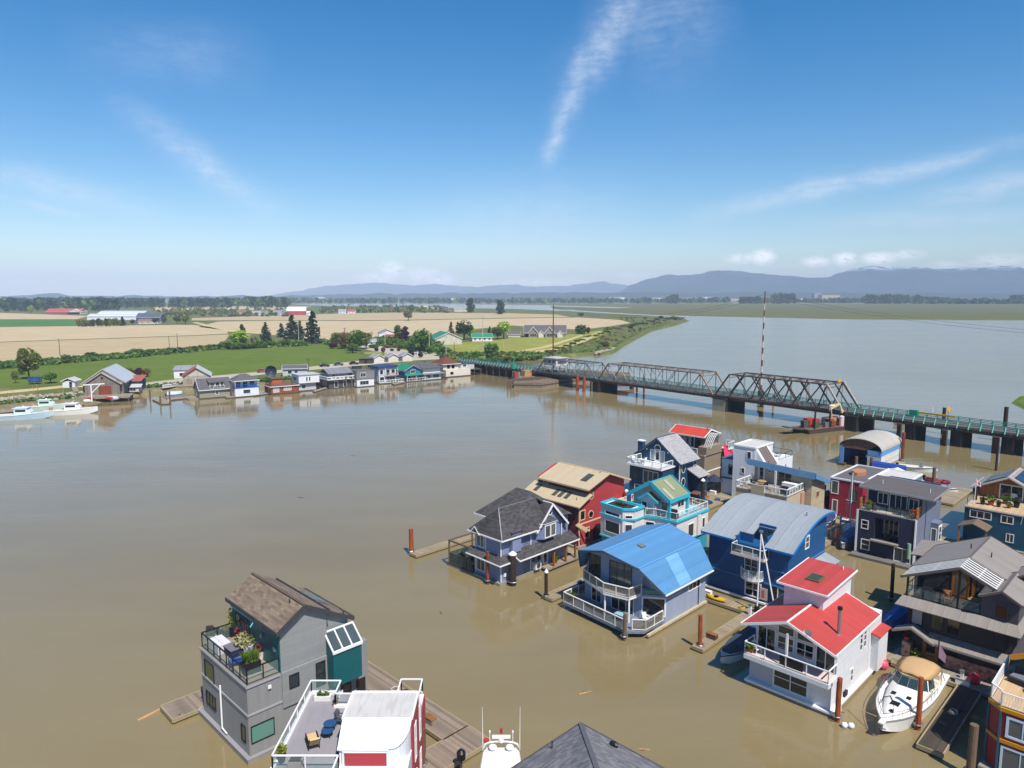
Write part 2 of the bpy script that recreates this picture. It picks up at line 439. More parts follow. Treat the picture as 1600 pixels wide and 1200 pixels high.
land('field',[(310,510.6),(362,517.5),(420,521),(470,530),(530,531),(600,527),(680,522),(740,514),(800,508.5),(905,515),(950,510),(985,504.5),(970,500),(905,496),(800,497.5),(640,500.6),(560,501.6),(430,501),(340,502.5)],LZ+.06,SOIL2,.3,LZ)
land('field',[(300,500.5),(420,500),(560,500.4),(640,499.4),(800,496.4),(890,495.2),(870,491.5),(800,489.5),(640,488.3),(540,489.5),(470,492),(300,497)],LZ+.06,SOIL,.3,LZ)
land('field',[(240,486.5),(380,488.5),(450,487),(485,478.5),(400,477.5),(300,478.5),(240,480)],LZ+.06,SOIL2,.3,LZ)
land('field',[(490,486.5),(640,486),(640,482),(560,480.5),(500,480)],LZ+.06,CROP,.3,LZ)
land('lawn',[(-120,600),(0,573),(70,569),(150,563),(260,553),(340,547),(420,543),(470,540),(520,540),(560,549),(580,556),(562,566),(520,571),(460,577),(330,590),(225,600),(180,592),(100,597),(30,603),(-120,614)],LZ+.08,LAWN,.4,LZ)
land('meadow',[(560,552),(640,541),(700,537),(800,528),(905,521),(960,513),(930,528),(850,547),(760,552),(700,556),(650,556)],LZ+.08,MEADOW,.4,LZ)
land('path',[(812,550.5),(860,545),(905,531),(935,518),(941,518.6),(915,533),(872,546.5),(830,552)],LZ+.14,PATH,.2,LZ)
land('path',[(806,549),(850,541),(890,529),(908,523),(911,524),(893,530.5),(856,542.5),(812,550)],LZ+.14,PATH,.2,LZ)
ROADZ = LZ+.16
land('road',[(190,606),(260,601),(330,594),(420,583),(500,576),(600,567),(650,562),(700,560),(735,560.5),(735,556.5),(690,553),(640,549),(600,541),(560,540),(575,546),(628,556),(600,559),(540,566),(470,575),(400,581.5),(300,590),(235,597),(180,603)],ROADZ,GRAVEL,.3,LZ)
land('path',[(0,611.5),(60,606),(110,601),(190,601),(190,603.5),(110,604),(60,609),(0,614.5)],LZ+.14,PATH,.2,LZ)
land('path',[(300,504),(358,518),(440,524),(446,523),(366,516),(308,503.4)],LZ+.14,PATH,.2,LZ)
# shore rocks and tide line
land('shore',[(-300,661),(-160,645),(0,635),(60,629),(120,625),(160,619),(200,612),(260,607),(350,601),(430,598),(430,596.5),(350,599),(260,604),(200,609),(160,614),(120,619),(60,622),(0,628),(-160,638),(-300,652)],LZ+.05,MUD,4,-.2)
land('shore',[(930,551.5),(955,549),(970,539.5),(992,527.5),(1018,515),(1052,507.4),(1074,500.6),(1070,499.6),(1048,505.6),(1012,513.8),(987,526),(965,537.3),(948,546.3),(925,549)],LZ-.1,SCRUB,1.4,-.2)
# marsh across the river, far bank, land to the foot of the hills
land('marsh',rough_line([(1000,489.5),(1080,492.5),(1200,495),(1330,497.5),(1500,498.6),(1700,499.5),(2100,503)],30,.5)+[(2600,490),(2400,476),(1500,474.6),(1100,474.3),(850,474.2),(700,474.6),(840,476),(1000,480),(900,484)],1.0,MARSH,4)
land('marsh',[(860,478.5),(960,481.6),(1100,487),(980,485.6),(870,482.5)],.9,MARSH,3)
land('shoal',[(1590,628),(1602,618),(1640,612),(1760,612),(1760,660),(1620,645)],.5,LAWN,2)
land('terrain',None,1.2,FARLAND,5.,-.3,world=[Vector((-12400,3150,1.2)),Vector((-2600,3000,1.2)),Vector((0,3250,1.2)),Vector((2600,3000,1.2)),Vector((12400,2500,1.2)),Vector((12400,13500,1.2)),Vector((-12400,13500,1.2))])

# hills at the horizon
def hills(name,D,prof,depth,seed,col,amp):
    """a ridge of real depth: prof = (px, py) of its skyline seen at distance D"""
    mb = MB();pr = []
    for x,y in prof:
        X = (x-800)/FPX*D;pr.append((X,CAM_H+(462-y)/FPX*D))
    nx,ny = 260,14;xs = [pr[0][0]+(pr[-1][0]-pr[0][0])*i/nx for i in range(nx+1)]
    def H(X):
        for (a,h),(b,k) in zip(pr,pr[1:]):
            if a <= X <= b:f = (X-a)/(b-a);f = f*f*(3-2*f)*.6+f*.4;return h+(k-h)*f
        return pr[-1][1]
    ids = []
    for j in range(ny+1):
        f = j/ny;row = []
        for X in xs:
            k = math.sin(f*math.pi/2)**.8
            nz = noise.fractal(Vector((X/520+seed,f*2.2,seed)),.9,2.1,5)
            nr = noise.fractal(Vector((X/150+seed,0,seed)),.9,2.,4)
            h = H(X)*k*(1+amp*nz*(1-f)*1.6)+nr*11*f+noise.fractal(Vector((X/60,seed,1)),.8,2.,3)*5*f
            row.append(mb.p((X,D-depth*(1-f)+noise.noise(Vector((X/400,f*3,seed)))*depth*.15*(1-f),max(.9,h) if j else .5)))
        ids.append(row)
    for A,B in zip(ids,ids[1:]):
        for i in range(nx):mb.face((A[i],A[i+1],B[i+1],B[i]))
    mb.face([ids[0][0],ids[-1][0],ids[-1][-1],ids[0][-1]])
    return struct(mb.build(name,col,smooth=True))
HILL = ground_mat('wooded hillside',['#24382e','#2e4434','#1e3028'],.003,s2=.012)
def snow_mat():
    m = ground_mat('snowy hillside',['#263a38','#324842','#1e302e'],.003,s2=.012);t = NT(m.node_tree);b = t.n['Principled BSDF']
    src = b.inputs['Base Color'].links[0].from_socket
    ob = t.new('ShaderNodeTexCoord').outputs['Object'];sp = t.new('ShaderNodeSeparateXYZ');t.l.new(ob,sp.inputs[0])
    n = t.noise(ob,.008,5,.65)
    f = t.m('MULTIPLY',t.mr(sp.outputs[2],300,385),t.mr(n,.47,.55));t.inp(b.inputs['Base Color'],t.mix(f,src,(.85,.87,.9,1)))
    return m
hills('hills',8400,[(960,458),(985,446),(1010,436),(1040,430),(1065,432),(1085,430),(1110,424),(1125,423),(1150,426),(1180,429),(1215,431),(1260,436),(1285,434),(1310,426),(1335,419),(1360,417),(1385,418),(1400,418),(1440,422),(1480,421),(1530,419),(1560,415),(1600,419),(1680,424),(1800,432),(2000,448)],1400,3.1,snow_mat(),.35)
hills('hills',13000,[(430,464),(480,455),(520,447),(560,444),(590,442),(625,445),(650,447),(680,444),(710,447),(745,449),(780,446),(800,445),(840,448),(880,447),(915,443),(935,440),(950,444),(985,446),(1020,445),(1080,450),(1150,455)],1600,8.7,HILL,.3)
hills('hills',6200,[(-200,464),(-60,462),(60,462),(95,459),(115,462),(240,463),(420,462.5),(620,459),(760,458),(900,457),(1040,457),(1200,456.5),(1400,457.5),(1700,458),(2000,460)],500,5.2,HILL,.3)

# the air
hm = bpy.data.materials.new("haze");hm.use_nodes = True;t = NT(hm.node_tree);t.n.clear()
out = t.new('ShaderNodeOutputMaterial');pv = t.new('ShaderNodeVolumePrincipled');t.l.new(pv.outputs[0],out.inputs['Volume'])
pv.inputs['Color'].default_value = (.66,.78,1,1);pv.inputs['Density'].default_value = .000115;pv.inputs['Anisotropy'].default_value = -.38
mb = MB();mb.box(X0-200,X1+200,Y0-200,Y1+300,-1.3,440)
tag(mb.build('haze',hm),kind='stuff')
# ================================================================== BUILDING KIT
WHITE = mat('white trim','#dedcda',.45,var=.05,bump=.05)
GLASS = mat('window glass','#12191d',.04,'pane',var=.3,bump=0,spec=.9,nscale=.35)
GLASSL = mat('curtained glass','#46504f',.06,var=.3,bump=0,spec=.9,nscale=.5)
GREENGL = mat('frosted green glass','#5d8577',.15,var=.06,bump=0)
OLIVEGL = mat('olive reflecting glass','#3c4526',.05,var=.3,bump=0,spec=.9)
CLEAR = mat('clear rail glass','#8fa8a2',.04,var=.02,bump=0,alpha=.13)
BLACK = mat('black metal','#17181a',.45,var=.1,bump=0)
DARKG = mat('dark grey trim','#3d3b3d',.55,var=.08,bump=.05)
CONC = mat('float concrete','#8b8578',.85,var=.2,bump=.5,dirt=.5)
TIMB = mat('grey timber','#8d8070',.8,'plank',.16,var=.18)
TIMBD = mat('dark wet timber','#4a4036',.8,'plank',.18,var=.2)
WOOD = mat('stained wood','#8a5a30',.6,'plank',.2,var=.15)
WOODL = mat('pale wood','#b08a5c',.65,'plank',.18,var=.15)
RUST = mat('rusty steel','#8a4526',.85,'rust',col2='#5a2e1c',bump=.4)
STEEL = mat('galvanised steel','#9a9c9e',.4,var=.1,metal=.7)
def A3(*p):return Vector(p)
def frame_of(face,c):
    """origin-maker for a wall: q(u, z, out) gives a point, u along the wall"""
    if face == '+x':return lambda u,z,k=0.:(c+k,u,z)
    if face == '-x':return lambda u,z,k=0.:(c-k,u,z)
    if face == '-y':return lambda u,z,k=0.:(u,c-k,z)
    return lambda u,z,k=0.:(u,c+k,z)
def fbox(mb,q,u0,u1,z0,z1,k0,k1):
    a,b = q(u0,z0,k0),q(u1,z1,k1);mb.box(a[0],b[0],a[1],b[1],a[2],b[2])
def win(H,face,c,u0,u1,z0,z1,nv=0,nh=0,fr=None,fw=.09,gl=None,name='window',sill=False,label=None):
    fr = fr or WHITE;gl = gl or GLASS;q = frame_of(face,c);mb = MB()
    fbox(mb,q,u0-fw,u1+fw,z1,z1+fw,-.02,.06);fbox(mb,q,u0-fw,u1+fw,z0-fw,z0,-.02,.06)
    fbox(mb,q,u0-fw,u0,z0,z1,-.02,.06);fbox(mb,q,u1,u1+fw,z0,z1,-.02,.06)
    for i in range(nv):u = u0+(u1-u0)*(i+1)/(nv+1);fbox(mb,q,u-.035,u+.035,z0,z1,-.02,.045)
    for i in range(nh):z = z0+(z1-z0)*(i+1)/(nh+1);fbox(mb,q,u0,u1,z-.03,z+.03,-.02,.04)
    if sill:fbox(mb,q,u0-fw-.05,u1+fw+.05,z0-fw-.06,z0-fw,-.02,.12)
    o = mb.build(name,fr,H)
    if label:o['label'] = label
    mb = MB();fbox(mb,q,u0,u1,z0,z1,-.02,.018);mb.build('pane',gl,o)
    return o
def door(H,face,c,u0,u1,z0,z1,m=None,glass=True,fr=None):
    q = frame_of(face,c);mb = MB();fr = fr or WHITE;m = m or fr
    for a,b,e,f in ((u0-.1,u0,z0,z1),(u1,u1+.1,z0,z1),(u0-.1,u1+.1,z1,z1+.1)):fbox(mb,q,a,b,e,f,-.02,.06)
    o = mb.build('door',fr,H);mb = MB();fbox(mb,q,u0,u1,z0,z1,-.02,.03);mb.build('door_leaf',m,o)
    if glass:mb = MB();w = (u1-u0)*.18;fbox(mb,q,u0+w,u1-w,z0+.35,z1-.15,0,.042);mb.build('pane',GLASS,o)
    mb = MB();mb.tube(q(u1-.1,z0+1.,.03),q(u1-.1,z0+1.,.1),.025,n=6);mb.build('handle',STEEL,o)
    return o
def rail(H,pts,h=1.05,sp=1.3,m=None,glass=CLEAR,w=.05,bars=0,name='railing',low=.1):
    m = m or WHITE;mb = MB();pts = [Vector(p) for p in pts];up = Vector((0,0,1));gm = MB()
    for a,b in zip(pts,pts[1:]):
        d = b-a;n = max(1,round(d.length/sp))
        for i in range(n+1):p = a+d*i/n;mb.bar(p,p+up*h,w)
        mb.bar(a+up*h,b+up*h,w*1.3,w);mb.bar(a+up*low,b+up*low,w*.8)
        if bars:
            k = int(d.length/bars)
            for i in range(k):p = a+d*(i+.5)/k;mb.bar(p+up*low,p+up*h,.022)
        if glass:
            s = Vector((d.y,-d.x,0)).normalized()*.008
            for i in range(n):
                p,q = a+d*(i+.04)/n,a+d*(i+.96)/n
                gm.ext([p-s+up*(low+.03),q-s+up*(low+.03),q-s+up*(h-.04),p-s+up*(h-.04)],s*2)
    o = mb.build(name,m,H)
    if glass:gm.build('glass_panel',glass,o)
    return o
def bx(H,name,m,*c,smooth=False):
    return MB().box(*c).build(name,m,H)
def gable(H,ax,lo,hi,e0,ze0,rp,zr,e1,ze1,m,th=.2,fasc=None,name='roof',fw=.22):
    """pitched roof: ridge along ax between lo and hi, eaves at e0 / e1"""
    P = (lambda l,e,z:(l,e,z)) if ax == 'x' else (lambda l,e,z:(e,l,z))
    mb = MB()
    mb.slab([P(lo,e0,ze0),P(hi,e0,ze0),P(hi,rp,zr),P(lo,rp,zr)],th)
    mb.slab([P(lo,e1,ze1),P(hi,e1,ze1),P(hi,rp,zr),P(lo,rp,zr)],th)
    o = mb.build(name,m,H)
    if fasc:
        f = MB();dz = -th*.5
        for l,s in ((lo,-1),(hi,1)):
            k = l+s*.035
            f.bar(P(k,e0,ze0+dz),P(k,rp,zr+dz),.07,fw);f.bar(P(k,rp,zr+dz),P(k,e1,ze1+dz),.07,fw)
        s0 = -1 if e0 < rp else 1
        f.bar(P(lo,e0+s0*.035,ze0+dz),P(hi,e0+s0*.035,ze0+dz),.07,fw);f.bar(P(lo,e1-s0*.035,ze1+dz),P(hi,e1-s0*.035,ze1+dz),.07,fw)
        f.bar(P(lo,rp,zr+.02),P(hi,rp,zr+.02),.16,.05)
        f.build('fascia',fasc,o)
    return o
def roofpoly(H,polys,m,th=.2,fasc=None,name='roof',parent=None):
    mb = MB()
    for p in polys:mb.slab(p,th)
    o = mb.build(name,m,parent or H)
    return o
def trim(H,segs,m,w=.1,h=.2,name='trim'):
    mb = MB()
    for a,b in segs:mb.bar(a,b,w,h)
    return mb.build(name,m,H)
def roundwin(H,face,c,u,z,r,ru=1.,fr=None):
    q = frame_of(face,c);fr = fr or WHITE;n = 18;mb = MB();g = MB()
    pt = lambda i,k,o:q(u+k*ru*math.cos(2*math.pi*i/n),z+k*math.sin(2*math.pi*i/n),o)
    for i in range(n):
        mb.poly([pt(i,r+.12,.06),pt(i+1,r+.12,.06),pt(i+1,r,.06),pt(i,r,.06)])
        mb.poly([pt(i,r+.12,0),pt(i+1,r+.12,0),pt(i+1,r+.12,.06),pt(i,r+.12,.06)])
    o = mb.build('window',fr,H);g.poly([pt(i,r+.01,.03) for i in range(n)]);g.build('pane',GLASS,o);return o
def floatbase(H,x0,x1,y0,y1,top=.4,m=None):
    o = bx(H,'float_base',m or CONC,x0,x1,y0,y1,-.35,top);return o
def vents(H,pts,h=.35,r=.06,m=None):
    for p in pts:MB().tube(p,Vector(p)+Vector((0,0,h)),r,n=7).build('vent_pipe',m or DARKG,H)
    return
    mb = MB()
    for p in pts:mb.tube(p,Vector(p)+Vector((0,0,h)),r,n=7)
    mb.build('vent_pipe',m or DARKG,H)

# ------------------------------------------------------------------ small things for the decks
LEAFG = mat('leaves green','#3c5a1e',pat='leaf',var=.3,col2='#6b8a2c')
LEAFY = mat('leaves yellow green','#7d8a20',pat='leaf',var=.3,col2='#a8a838')
LEAFR = mat('leaves red','#6a1420',pat='leaf',var=.3,col2='#942838')
FLOWER = mat('flowers mixed','#8a8c3a',pat='leaf',var=.4,col2='#d8d0a0')
TERRA = mat('terracotta','#a8502c',.8);POTB = mat('black pot','#1b1b1e',.5);POTW = mat('white pot','#d8d4cc',.5)
CUSH = mat('tan cushion','#c8a878',.85);NAVY = mat('navy fabric','#232a48',.8);BLUEF = mat('blue fabric','#1d4fae',.7)
WICK = mat('dark wicker','#2e2823',.8,'stone',.05);PLW = mat('white plastic','#e2e2e0',.4,bump=0)
_first = {}
def put(kind,maker,loc,rot,label,group=None,scale=None):
    """first call builds the thing, later calls copy it with its parts"""
    if kind not in _first:
        o = maker();_first[kind] = o
    else:o = copy_tree(_first[kind])
    o.location = loc;o.rotation_euler = (0,0,rot);o['label'] = label
    if group:o['group'] = group
    elif 'group' in o.keys():del o['group']
    if scale:o.scale = (scale,)*3 if not hasattr(scale,'__len__') else scale
    return o
def mk_pot(potm,leafm,shape='round',w=.28,h=.45,ph=.5,pr=.35,nl=70,ls=.16,name='plant_pot',spike=False):
    def f():
        o = thing(name,'x','plant pot');mb = MB()
        if shape == 'round':mb.lathe((0,0,0),[(w*.7,0),(w,h),(w*.86,h),(w*.8,h-.05)],14)
        else:mb.box(-w*shape,w*shape,-w,w,0,h)
        mb.build('pot',potm,o);l = MB()
        if spike:
            for _ in range(nl):
                a = rnd.uniform(0,6.28);k = rnd.uniform(.1,1);x,y = w*(shape if shape != 'round' else 1)*rnd.uniform(-.8,.8),w*rnd.uniform(-.8,.8)
                d = Vector((math.cos(a)*pr*k,math.sin(a)*pr*k,ph*rnd.uniform(.6,1)));s = Vector((-math.sin(a),math.cos(a),0))*ls*.25
                b = Vector((x,y,h-.02));l.poly([b-s,b+s,b+d*.7+s*.7,b+d,b+d*.7-s*.7])
        else:l.leaves(nl,(0,0,h+ph*.45),pr*(shape if shape != 'round' else 1),pr,ph*.6,ls,.3)
        l.build('plant',leafm,o);return o
    return f
def mk_chair(fm,cm,arms=True,name='deck_chair',cat='chair'):
    def f():
        o = thing(name,'x',cat);mb = MB()
        for x in (-.26,.26):
            for y in (-.26,.24):mb.bar((x,y,0),(x,y,.42 if y < 0 else .9),.05)
            if arms:mb.bar((x,-.28,.62),(x,.26,.62),.06,.04);mb.bar((x,-.26,.4),(x,-.26,.62),.05)
        mb.bar((-.26,-.26,.38),(.26,-.26,.38),.05);mb.bar((-.26,.24,.38),(.26,.24,.38),.05)
        mb.build('frame',fm,o)
        MB().box(-.27,.27,-.27,.25,.40,.47).build('seat',cm,o)
        MB().slab([(-.27,.22,.47),(.27,.22,.47),(.27,.34,.95),(-.27,.34,.95)],.06).build('backrest',cm,o)
        return o
    return f
def mk_table(tm,lm,r=.5,h=.72,sq=0.,name='patio_table'):
    def f():
        o = thing(name,'x','table');mb = MB()
        if sq:mb.box(-r,r,-r*sq,r*sq,h-.05,h)
        else:mb.lathe((0,0,h-.05),[(r,0),(r,.05)],18)
        mb.build('tabletop',tm,o)
        for i in range(4):
            a = math.pi/4+i*math.pi/2;k = r*(.95 if sq else .6)
            MB().bar((k*math.cos(a),k*math.sin(a)*(sq or 1),0),(k*math.cos(a),k*math.sin(a)*(sq or 1),h-.05),.045).build('leg',lm,o)
        return o
    return f
def mk_lounger(fm,cm):
    def f():
        o = thing('sun_lounger','x','sun lounger');mb = MB()
        for x in (-.33,.33):
            mb.bar((x,-.7,.3),(x,.5,.3),.05);mb.bar((x,.4,.3),(x,.85,.95),.05);mb.bar((x,-.5,.55),(x,.45,.6),.06)
            for y in (-.65,.42):mb.bar((x,y,0),(x,y,.55),.05)
        mb.bar((-.33,.85,.95),(.33,.85,.95),.05);mb.build('frame',fm,o)
        MB().box(-.3,.3,-.7,.45,.32,.42).build('seat',cm,o)
        MB().slab([(-.3,.43,.42),(.3,.43,.42),(.3,.84,1.0),(-.3,.84,1.0)],.1).build('backrest',cm,o)
        return o
    return f
def mk_bbq():
    o = thing('barbecue','x','barbecue');MB().box(-.55,.55,-.3,.3,.1,.8).build('cart',BLACK,o)
    MB().prism('x',[(-.3,.8),(-.3,1.0),(-.15,1.18),(.15,1.18),(.3,1.0),(.3,.8)],-.4,.4).build('lid',mat('barbecue lid','#2b2c2f',.35,metal=.4),o)
    mb = MB()
    for x in (-.5,.5):mb.tube((x,-.2,.08),(x,.2,.08),.08)
    mb.build('wheel',BLACK,o);return o
def mk_dish():
    o = thing('satellite_dish','x','satellite dish');mb = MB();rows = []
    for r,z in ((.02,.12),(.2,.09),(.38,0)):rows.append([mb.p((r*math.cos(i*.4488),z-.1+.0,r*math.sin(i*.4488)+.5)) for i in range(14)])
    for a,b in zip(rows,rows[1:]):
        for i in range(14):mb.face((a[i],a[(i+1) % 14],b[(i+1) % 14],b[i]))
    mb.build('dish',mat('dish grey','#c9c9c8',.5),o)
    MB().bar((0,.05,0),(0,.05,.5),.06).bar((0,0,.3),(0,-.35,.5),.03).build('mount',STEEL,o);return o
# ================================================================== FLOATING HOMES IN THE FOREGROUND
# ---- grey house with the roof terrace
GREY = mat('grey metal siding','#8d8d8b',.55,'lap',.16,var=.05,bump=.5)
GREYV = mat('grey vertical siding','#858381',.55,'batten',.3,var=.05,bump=.4)
TEAL = mat('teal panel','#0d5558',.45,'batten',.6,var=.06,bump=.2)
BRSH = mat('brown shingles','#80705f',.9,'shingle',.3,var=.16,col2='#69594c',bump=.5)
H = mthing('floating_home','grey three storey floating home with teal panels, brown shingle roof and roof terrace','floating home',-46.4,20)
fb = floatbase(H,-54.9,-46.1,19.7,30.6,.35);bx(fb,'ledge',mat('grey ledge','#8b888a',.6),-54.92,-46.08,19.68,30.62,.36,.42)
mb = MB();mb.box(-54.5,-46.4,20,22.7,.45,5.7);mb.box(-54.5,-46.45,22.7,30,.45,5.6);mb.build('wall',[GREYV],H)
prof = [(22.6,5.6),(22.6,8.95),(24.4,10.15),(26.4,9.05),(26.4,5.6)]
mb = MB();mb.prism('x',prof,-54.2,-46.4);mb.prism('x',[(26.4,5.5),(26.4,8.9),(28.6,7.7),(28.6,5.5)],-54.2,-47.0);mb.box(-46.42,-46.32,22.62,26.38,2.95,5.7);mb.build('upper_wall',GREY,H)
bx(H,'teal_wall',TEAL,-54.22,-46.42,22.52,22.6,5.78,9.0)
trim(H,[((-54.55,19.96,3.5),(-46.36,19.96,3.5)),((-46.36,19.96,3.5),(-46.36,22.6,3.5)),((-54.6,19.95,5.62),(-46.3,19.95,5.62)),((-46.34,19.95,5.62),(-46.34,22.5,5.62))],mat('grey trim','#9b989b',.5),.06,.14)
mb = MB();mb.slab([(-54.6,22.25,8.98),(-46.05,22.25,8.98),(-46.05,24.45,10.42),(-54.6,24.45,10.42)],.22)
mb.slab([(-54.6,24.45,10.42),(-46.05,24.45,10.42),(-46.05,26.5,9.3),(-54.6,26.5,9.3)],.22)
mb.slab([(-54.4,26.52,9.1),(-46.7,26.52,9.1),(-46.7,28.95,7.8),(-54.4,28.95,7.8)],.2);rf = mb.build('roof',BRSH,H)
trim(rf,[((-54.65,22.2,8.88),(-46.0,22.2,8.88)),((-46.0,22.2,8.88),(-46.0,24.45,10.32)),((-46.0,24.45,10.32),(-46.0,26.5,9.2)),((-46.66,26.5,9.0),(-46.66,28.95,7.7)),((-54.4,29,7.7),(-46.66,29,7.7)),((-54.6,26.52,9.28),(-46.1,26.52,9.28))],DARKG,.08,.3,'fascia')
trim(rf,[((-54.6,24.45,10.45),(-46.1,24.45,10.45))],mat('ridge cap brown','#5d493f',.9),.22,.05,'ridge_cap')
sk = MB();sk.slab([(-51.8,27.0,9.0),(-49.4,27.0,9.0),(-49.4,28.4,8.24),(-51.8,28.4,8.24)],.1);sk = sk.build('skylight',STEEL,rf)
MB().slab([(-51.7,27.1,8.97),(-49.5,27.1,8.97),(-49.5,28.3,8.32),(-51.7,28.3,8.32)],.06).build('pane',GLASSL,sk)
vents(H,[(-47.6,24.1,10.1),(-47.1,28.3,8.0)],.4,.06)
# sunroom bump-out
S = MB();S.prism('y',[(-47,3.45),(-47,7.35),(-46.6,7.35),(-45.4,6.25),(-45.4,3.45)],26.3,28.8);S = S.build('sunroom',TEAL,H)
f = MB()
for b in (26.3,27.12,27.95,28.8):f.bar((-46.62,b,7.42),(-45.34,b,6.26),.1,.14)
f.bar((-46.62,26.25,7.42),(-46.62,28.85,7.42),.14,.12);f.bar((-45.35,26.25,6.22),(-45.35,28.85,6.22),.16,.2);f = f.build('sunroom_frame',WHITE,S)
for b in (26.36,27.18,28.01):MB().slab([(-46.55,b,7.38),(-45.45,b,6.38),(-45.45,b+.7,6.38),(-46.55,b+.7,7.38)],.04).build('pane',GLASSL,f)
bx(H,'door',mat('dark brown door','#2a1c16',.5),-46.46,-46.38,28.9,29.7,.5,2.6)
win(H,'+x',-46.4,27.0,28.3,.6,2.6,1,0,DARKG)
win(H,'+x',-46.32,23.2,23.9,4.3,5.26,0,0,BLACK,.05);win(H,'+x',-46.32,25.37,26.07,3.57,5.37,0,1,BLACK,.05)
win(H,'+x',-46.4,20.2,21.85,1.35,2.55,0,0,BLACK,.06,GREENGL,label='wide window of frosted green glass')
win(H,'-y',20,-47.55,-46.95,1.25,2.4,0,0,BLACK,.05,OLIVEGL);win(H,'-y',20,-53.75,-52.15,3.45,5.0,0,0,BLACK,.06,OLIVEGL)
win(H,'-y',20,-53.75,-52.1,1.4,2.4,2,0,BLACK,.06,OLIVEGL)
MB().tube((-50.7,19.85,.7),(-50.7,19.85,4.1),.07).tube((-50.7,19.85,.7),(-49.9,19.85,.62),.06).build('mooring_post',WHITE,H)
bx(H,'terrace_floor',TIMB,-54.4,-46.45,20.08,22.5,5.7,5.78)
rail(H,[(-46.5,22.5,5.72),(-46.5,20.1,5.72),(-54.4,20.1,5.72),(-54.4,22.5,5.72)],1.15,1.15,BLACK,CLEAR,.07,low=.08)
win(H,'-y',22.52,-53.6,-51.3,5.85,8.0,2,0,DARKG,.08,GLASS,name='sliding_door')
MB().tube((-53.9,22.3,8.55),(-49.9,22.3,8.55),.06).tube((-49.9,22.3,8.55),(-49.7,21.9,8.3),.05).build('awning_bar',mat('pale teal metal','#4fa5ad',.4),H)
mb = MB()
for (a,z) in ((-49.0,7.6),(-47.0,7.2)):mb.box(a-.1,a+.1,22.36,22.52,z,z+.3)
mb.build('wall_lamp',STEEL,H)
MB().box(-46.32,-46.24,21.5,21.75,4.95,5.2).build('vent_hood',WHITE,H)
def at57(x,y):a,b = inab(x,y,5.78);return AB(a,b,5.78)
o = thing('covered_table','white cloth covered table near the glass rail of the grey roof terrace','covered table',at57(344,1014),R(-45))
MB().prism('z',[(-.85,-.5),(.85,-.5),(.9,0),(.85,.5),(-.85,.5)],0,.72).build('cover',mat('white cover','#c9c7cc',.8,bump=.6,nscale=3),o)
MB().box(-.8,.8,-.12,.12,.72,.78).build('fold',mat('white cover','#c9c7cc',.8),o)
o = thing('fire_table','navy square fire table in the middle of the grey roof terrace','fire table',at57(366,1022),R(-45))
MB().box(-.62,.62,-.5,.5,0,.6).build('base',NAVY,o);MB().box(-.68,.68,-.55,.55,.6,.66).build('top',mat('grey slate','#6b6870',.6),o)
put('spikeplanter',mk_pot(POTB,mat('grass green','#5a7a1c',pat='leaf',var=.25,col2='#86a030'),1.8,.34,.85,.9,.5,300,.16,'planter',True),at57(393,1050),R(40),'long black planter of tall green grass at the near corner of the grey roof terrace')
put('sqplanter',mk_pot(POTB,LEAFY,1.0,.28,.55,.4,.32,80,.15,'planter'),at57(352,994),R(-45),'square black planter with yellow green leaves beside the black chair')
put('tallplanter',mk_pot(POTB,LEAFY,1.0,.26,.8,1.5,.3,130,.18,'planter'),at57(363.5,993),R(-45),'tall black planter with a thin yellow green shrub by the teal sliding door')
put('flowerplanter',mk_pot(POTW,FLOWER,'round',.55,.6,.9,.95,340,.19,'planter'),at57(386,1018),0,'big pale planter overflowing with yellow and white flowers by the teal wall')
put('redpot',mk_pot(POTW,LEAFR,'round',.34,.6,.5,.42,110,.2,'planter',False),at57(407,1029),0,'round white pot with a dark red plant next to the teal wall')
put('redpot2',mk_pot(POTW,LEAFR,'round',.36,.5,.6,.55,140,.2,'planter',False),at57(378,1000),0,'pot with a spreading red plant behind the yellow and white flowers')
put('blkchair',mk_chair(BLACK,BLACK),at57(343,995),R(160),'black armchair between the wire chair and the square black planter')
put('wirechair',mk_chair(DARKG,WICK),at57(328,998),R(20),'dark wire armchair in the far left corner of the grey roof terrace')
put('bluechair',mk_lounger(BLACK,BLUEF),at57(373,1038),R(-60),'lounger with blue and white cushions behind the long black planter')

# ---- white and red house (turned square to the river)
REDS = mat('red siding','#a83a40',.6,'lap',.2,var=.07,bump=.4)
WHS = mat('white siding','#d6d6d8',.55,'lap',.18,var=.04,bump=.4)
WHV = mat('white vertical siding','#d9d9da',.55,'batten',.35,var=.04,bump=.4)
DECKG = mat('grey deck membrane','#8b868a',.85,var=.12,bump=.1,dirt=.25)
H = thing('floating_home','white and red floating home with a grey roof deck, white rails and red shutter','floating home',(-10.2,39,0))
H['o'] = (-10.2,39.,0.)
floatbase(H,-14.6,-5.9,36.3,47.9)
bx(H,'wall',WHS,-14.3,-6.25,36.8,47.4,.4,4.9)
bx(H,'deck_floor',DECKG,-14.25,-10.4,36.8,47.3,4.9,5.0)
mb = MB();mb.box(-14.35,-14.1,36.8,47.4,4.9,5.2);mb.box(-14.1,-12.0,47.15,47.4,4.9,5.2);mb.box(-12.2,-10.4,45.5,45.75,4.9,5.2);mb.build('parapet',WHITE,H)
arc = [(-7.4+1.1*math.sin(i*math.pi/16),41.1-1.4*math.cos(i*math.pi/16)) for i in range(9)]
zt = lambda y:6.85-max(0,41.1-y)*.68
mb = MB();mb.poly([(-10.4,39.7,4.8),(-7.4,39.7,4.8),(-7.4,39.7,zt(39.7)),(-10.4,39.7,zt(39.7))])
for p,q in zip(arc,arc[1:]):mb.poly([(*p,.4),(*q,.4),(*q,zt(q[1])),(*p,zt(p[1]))])
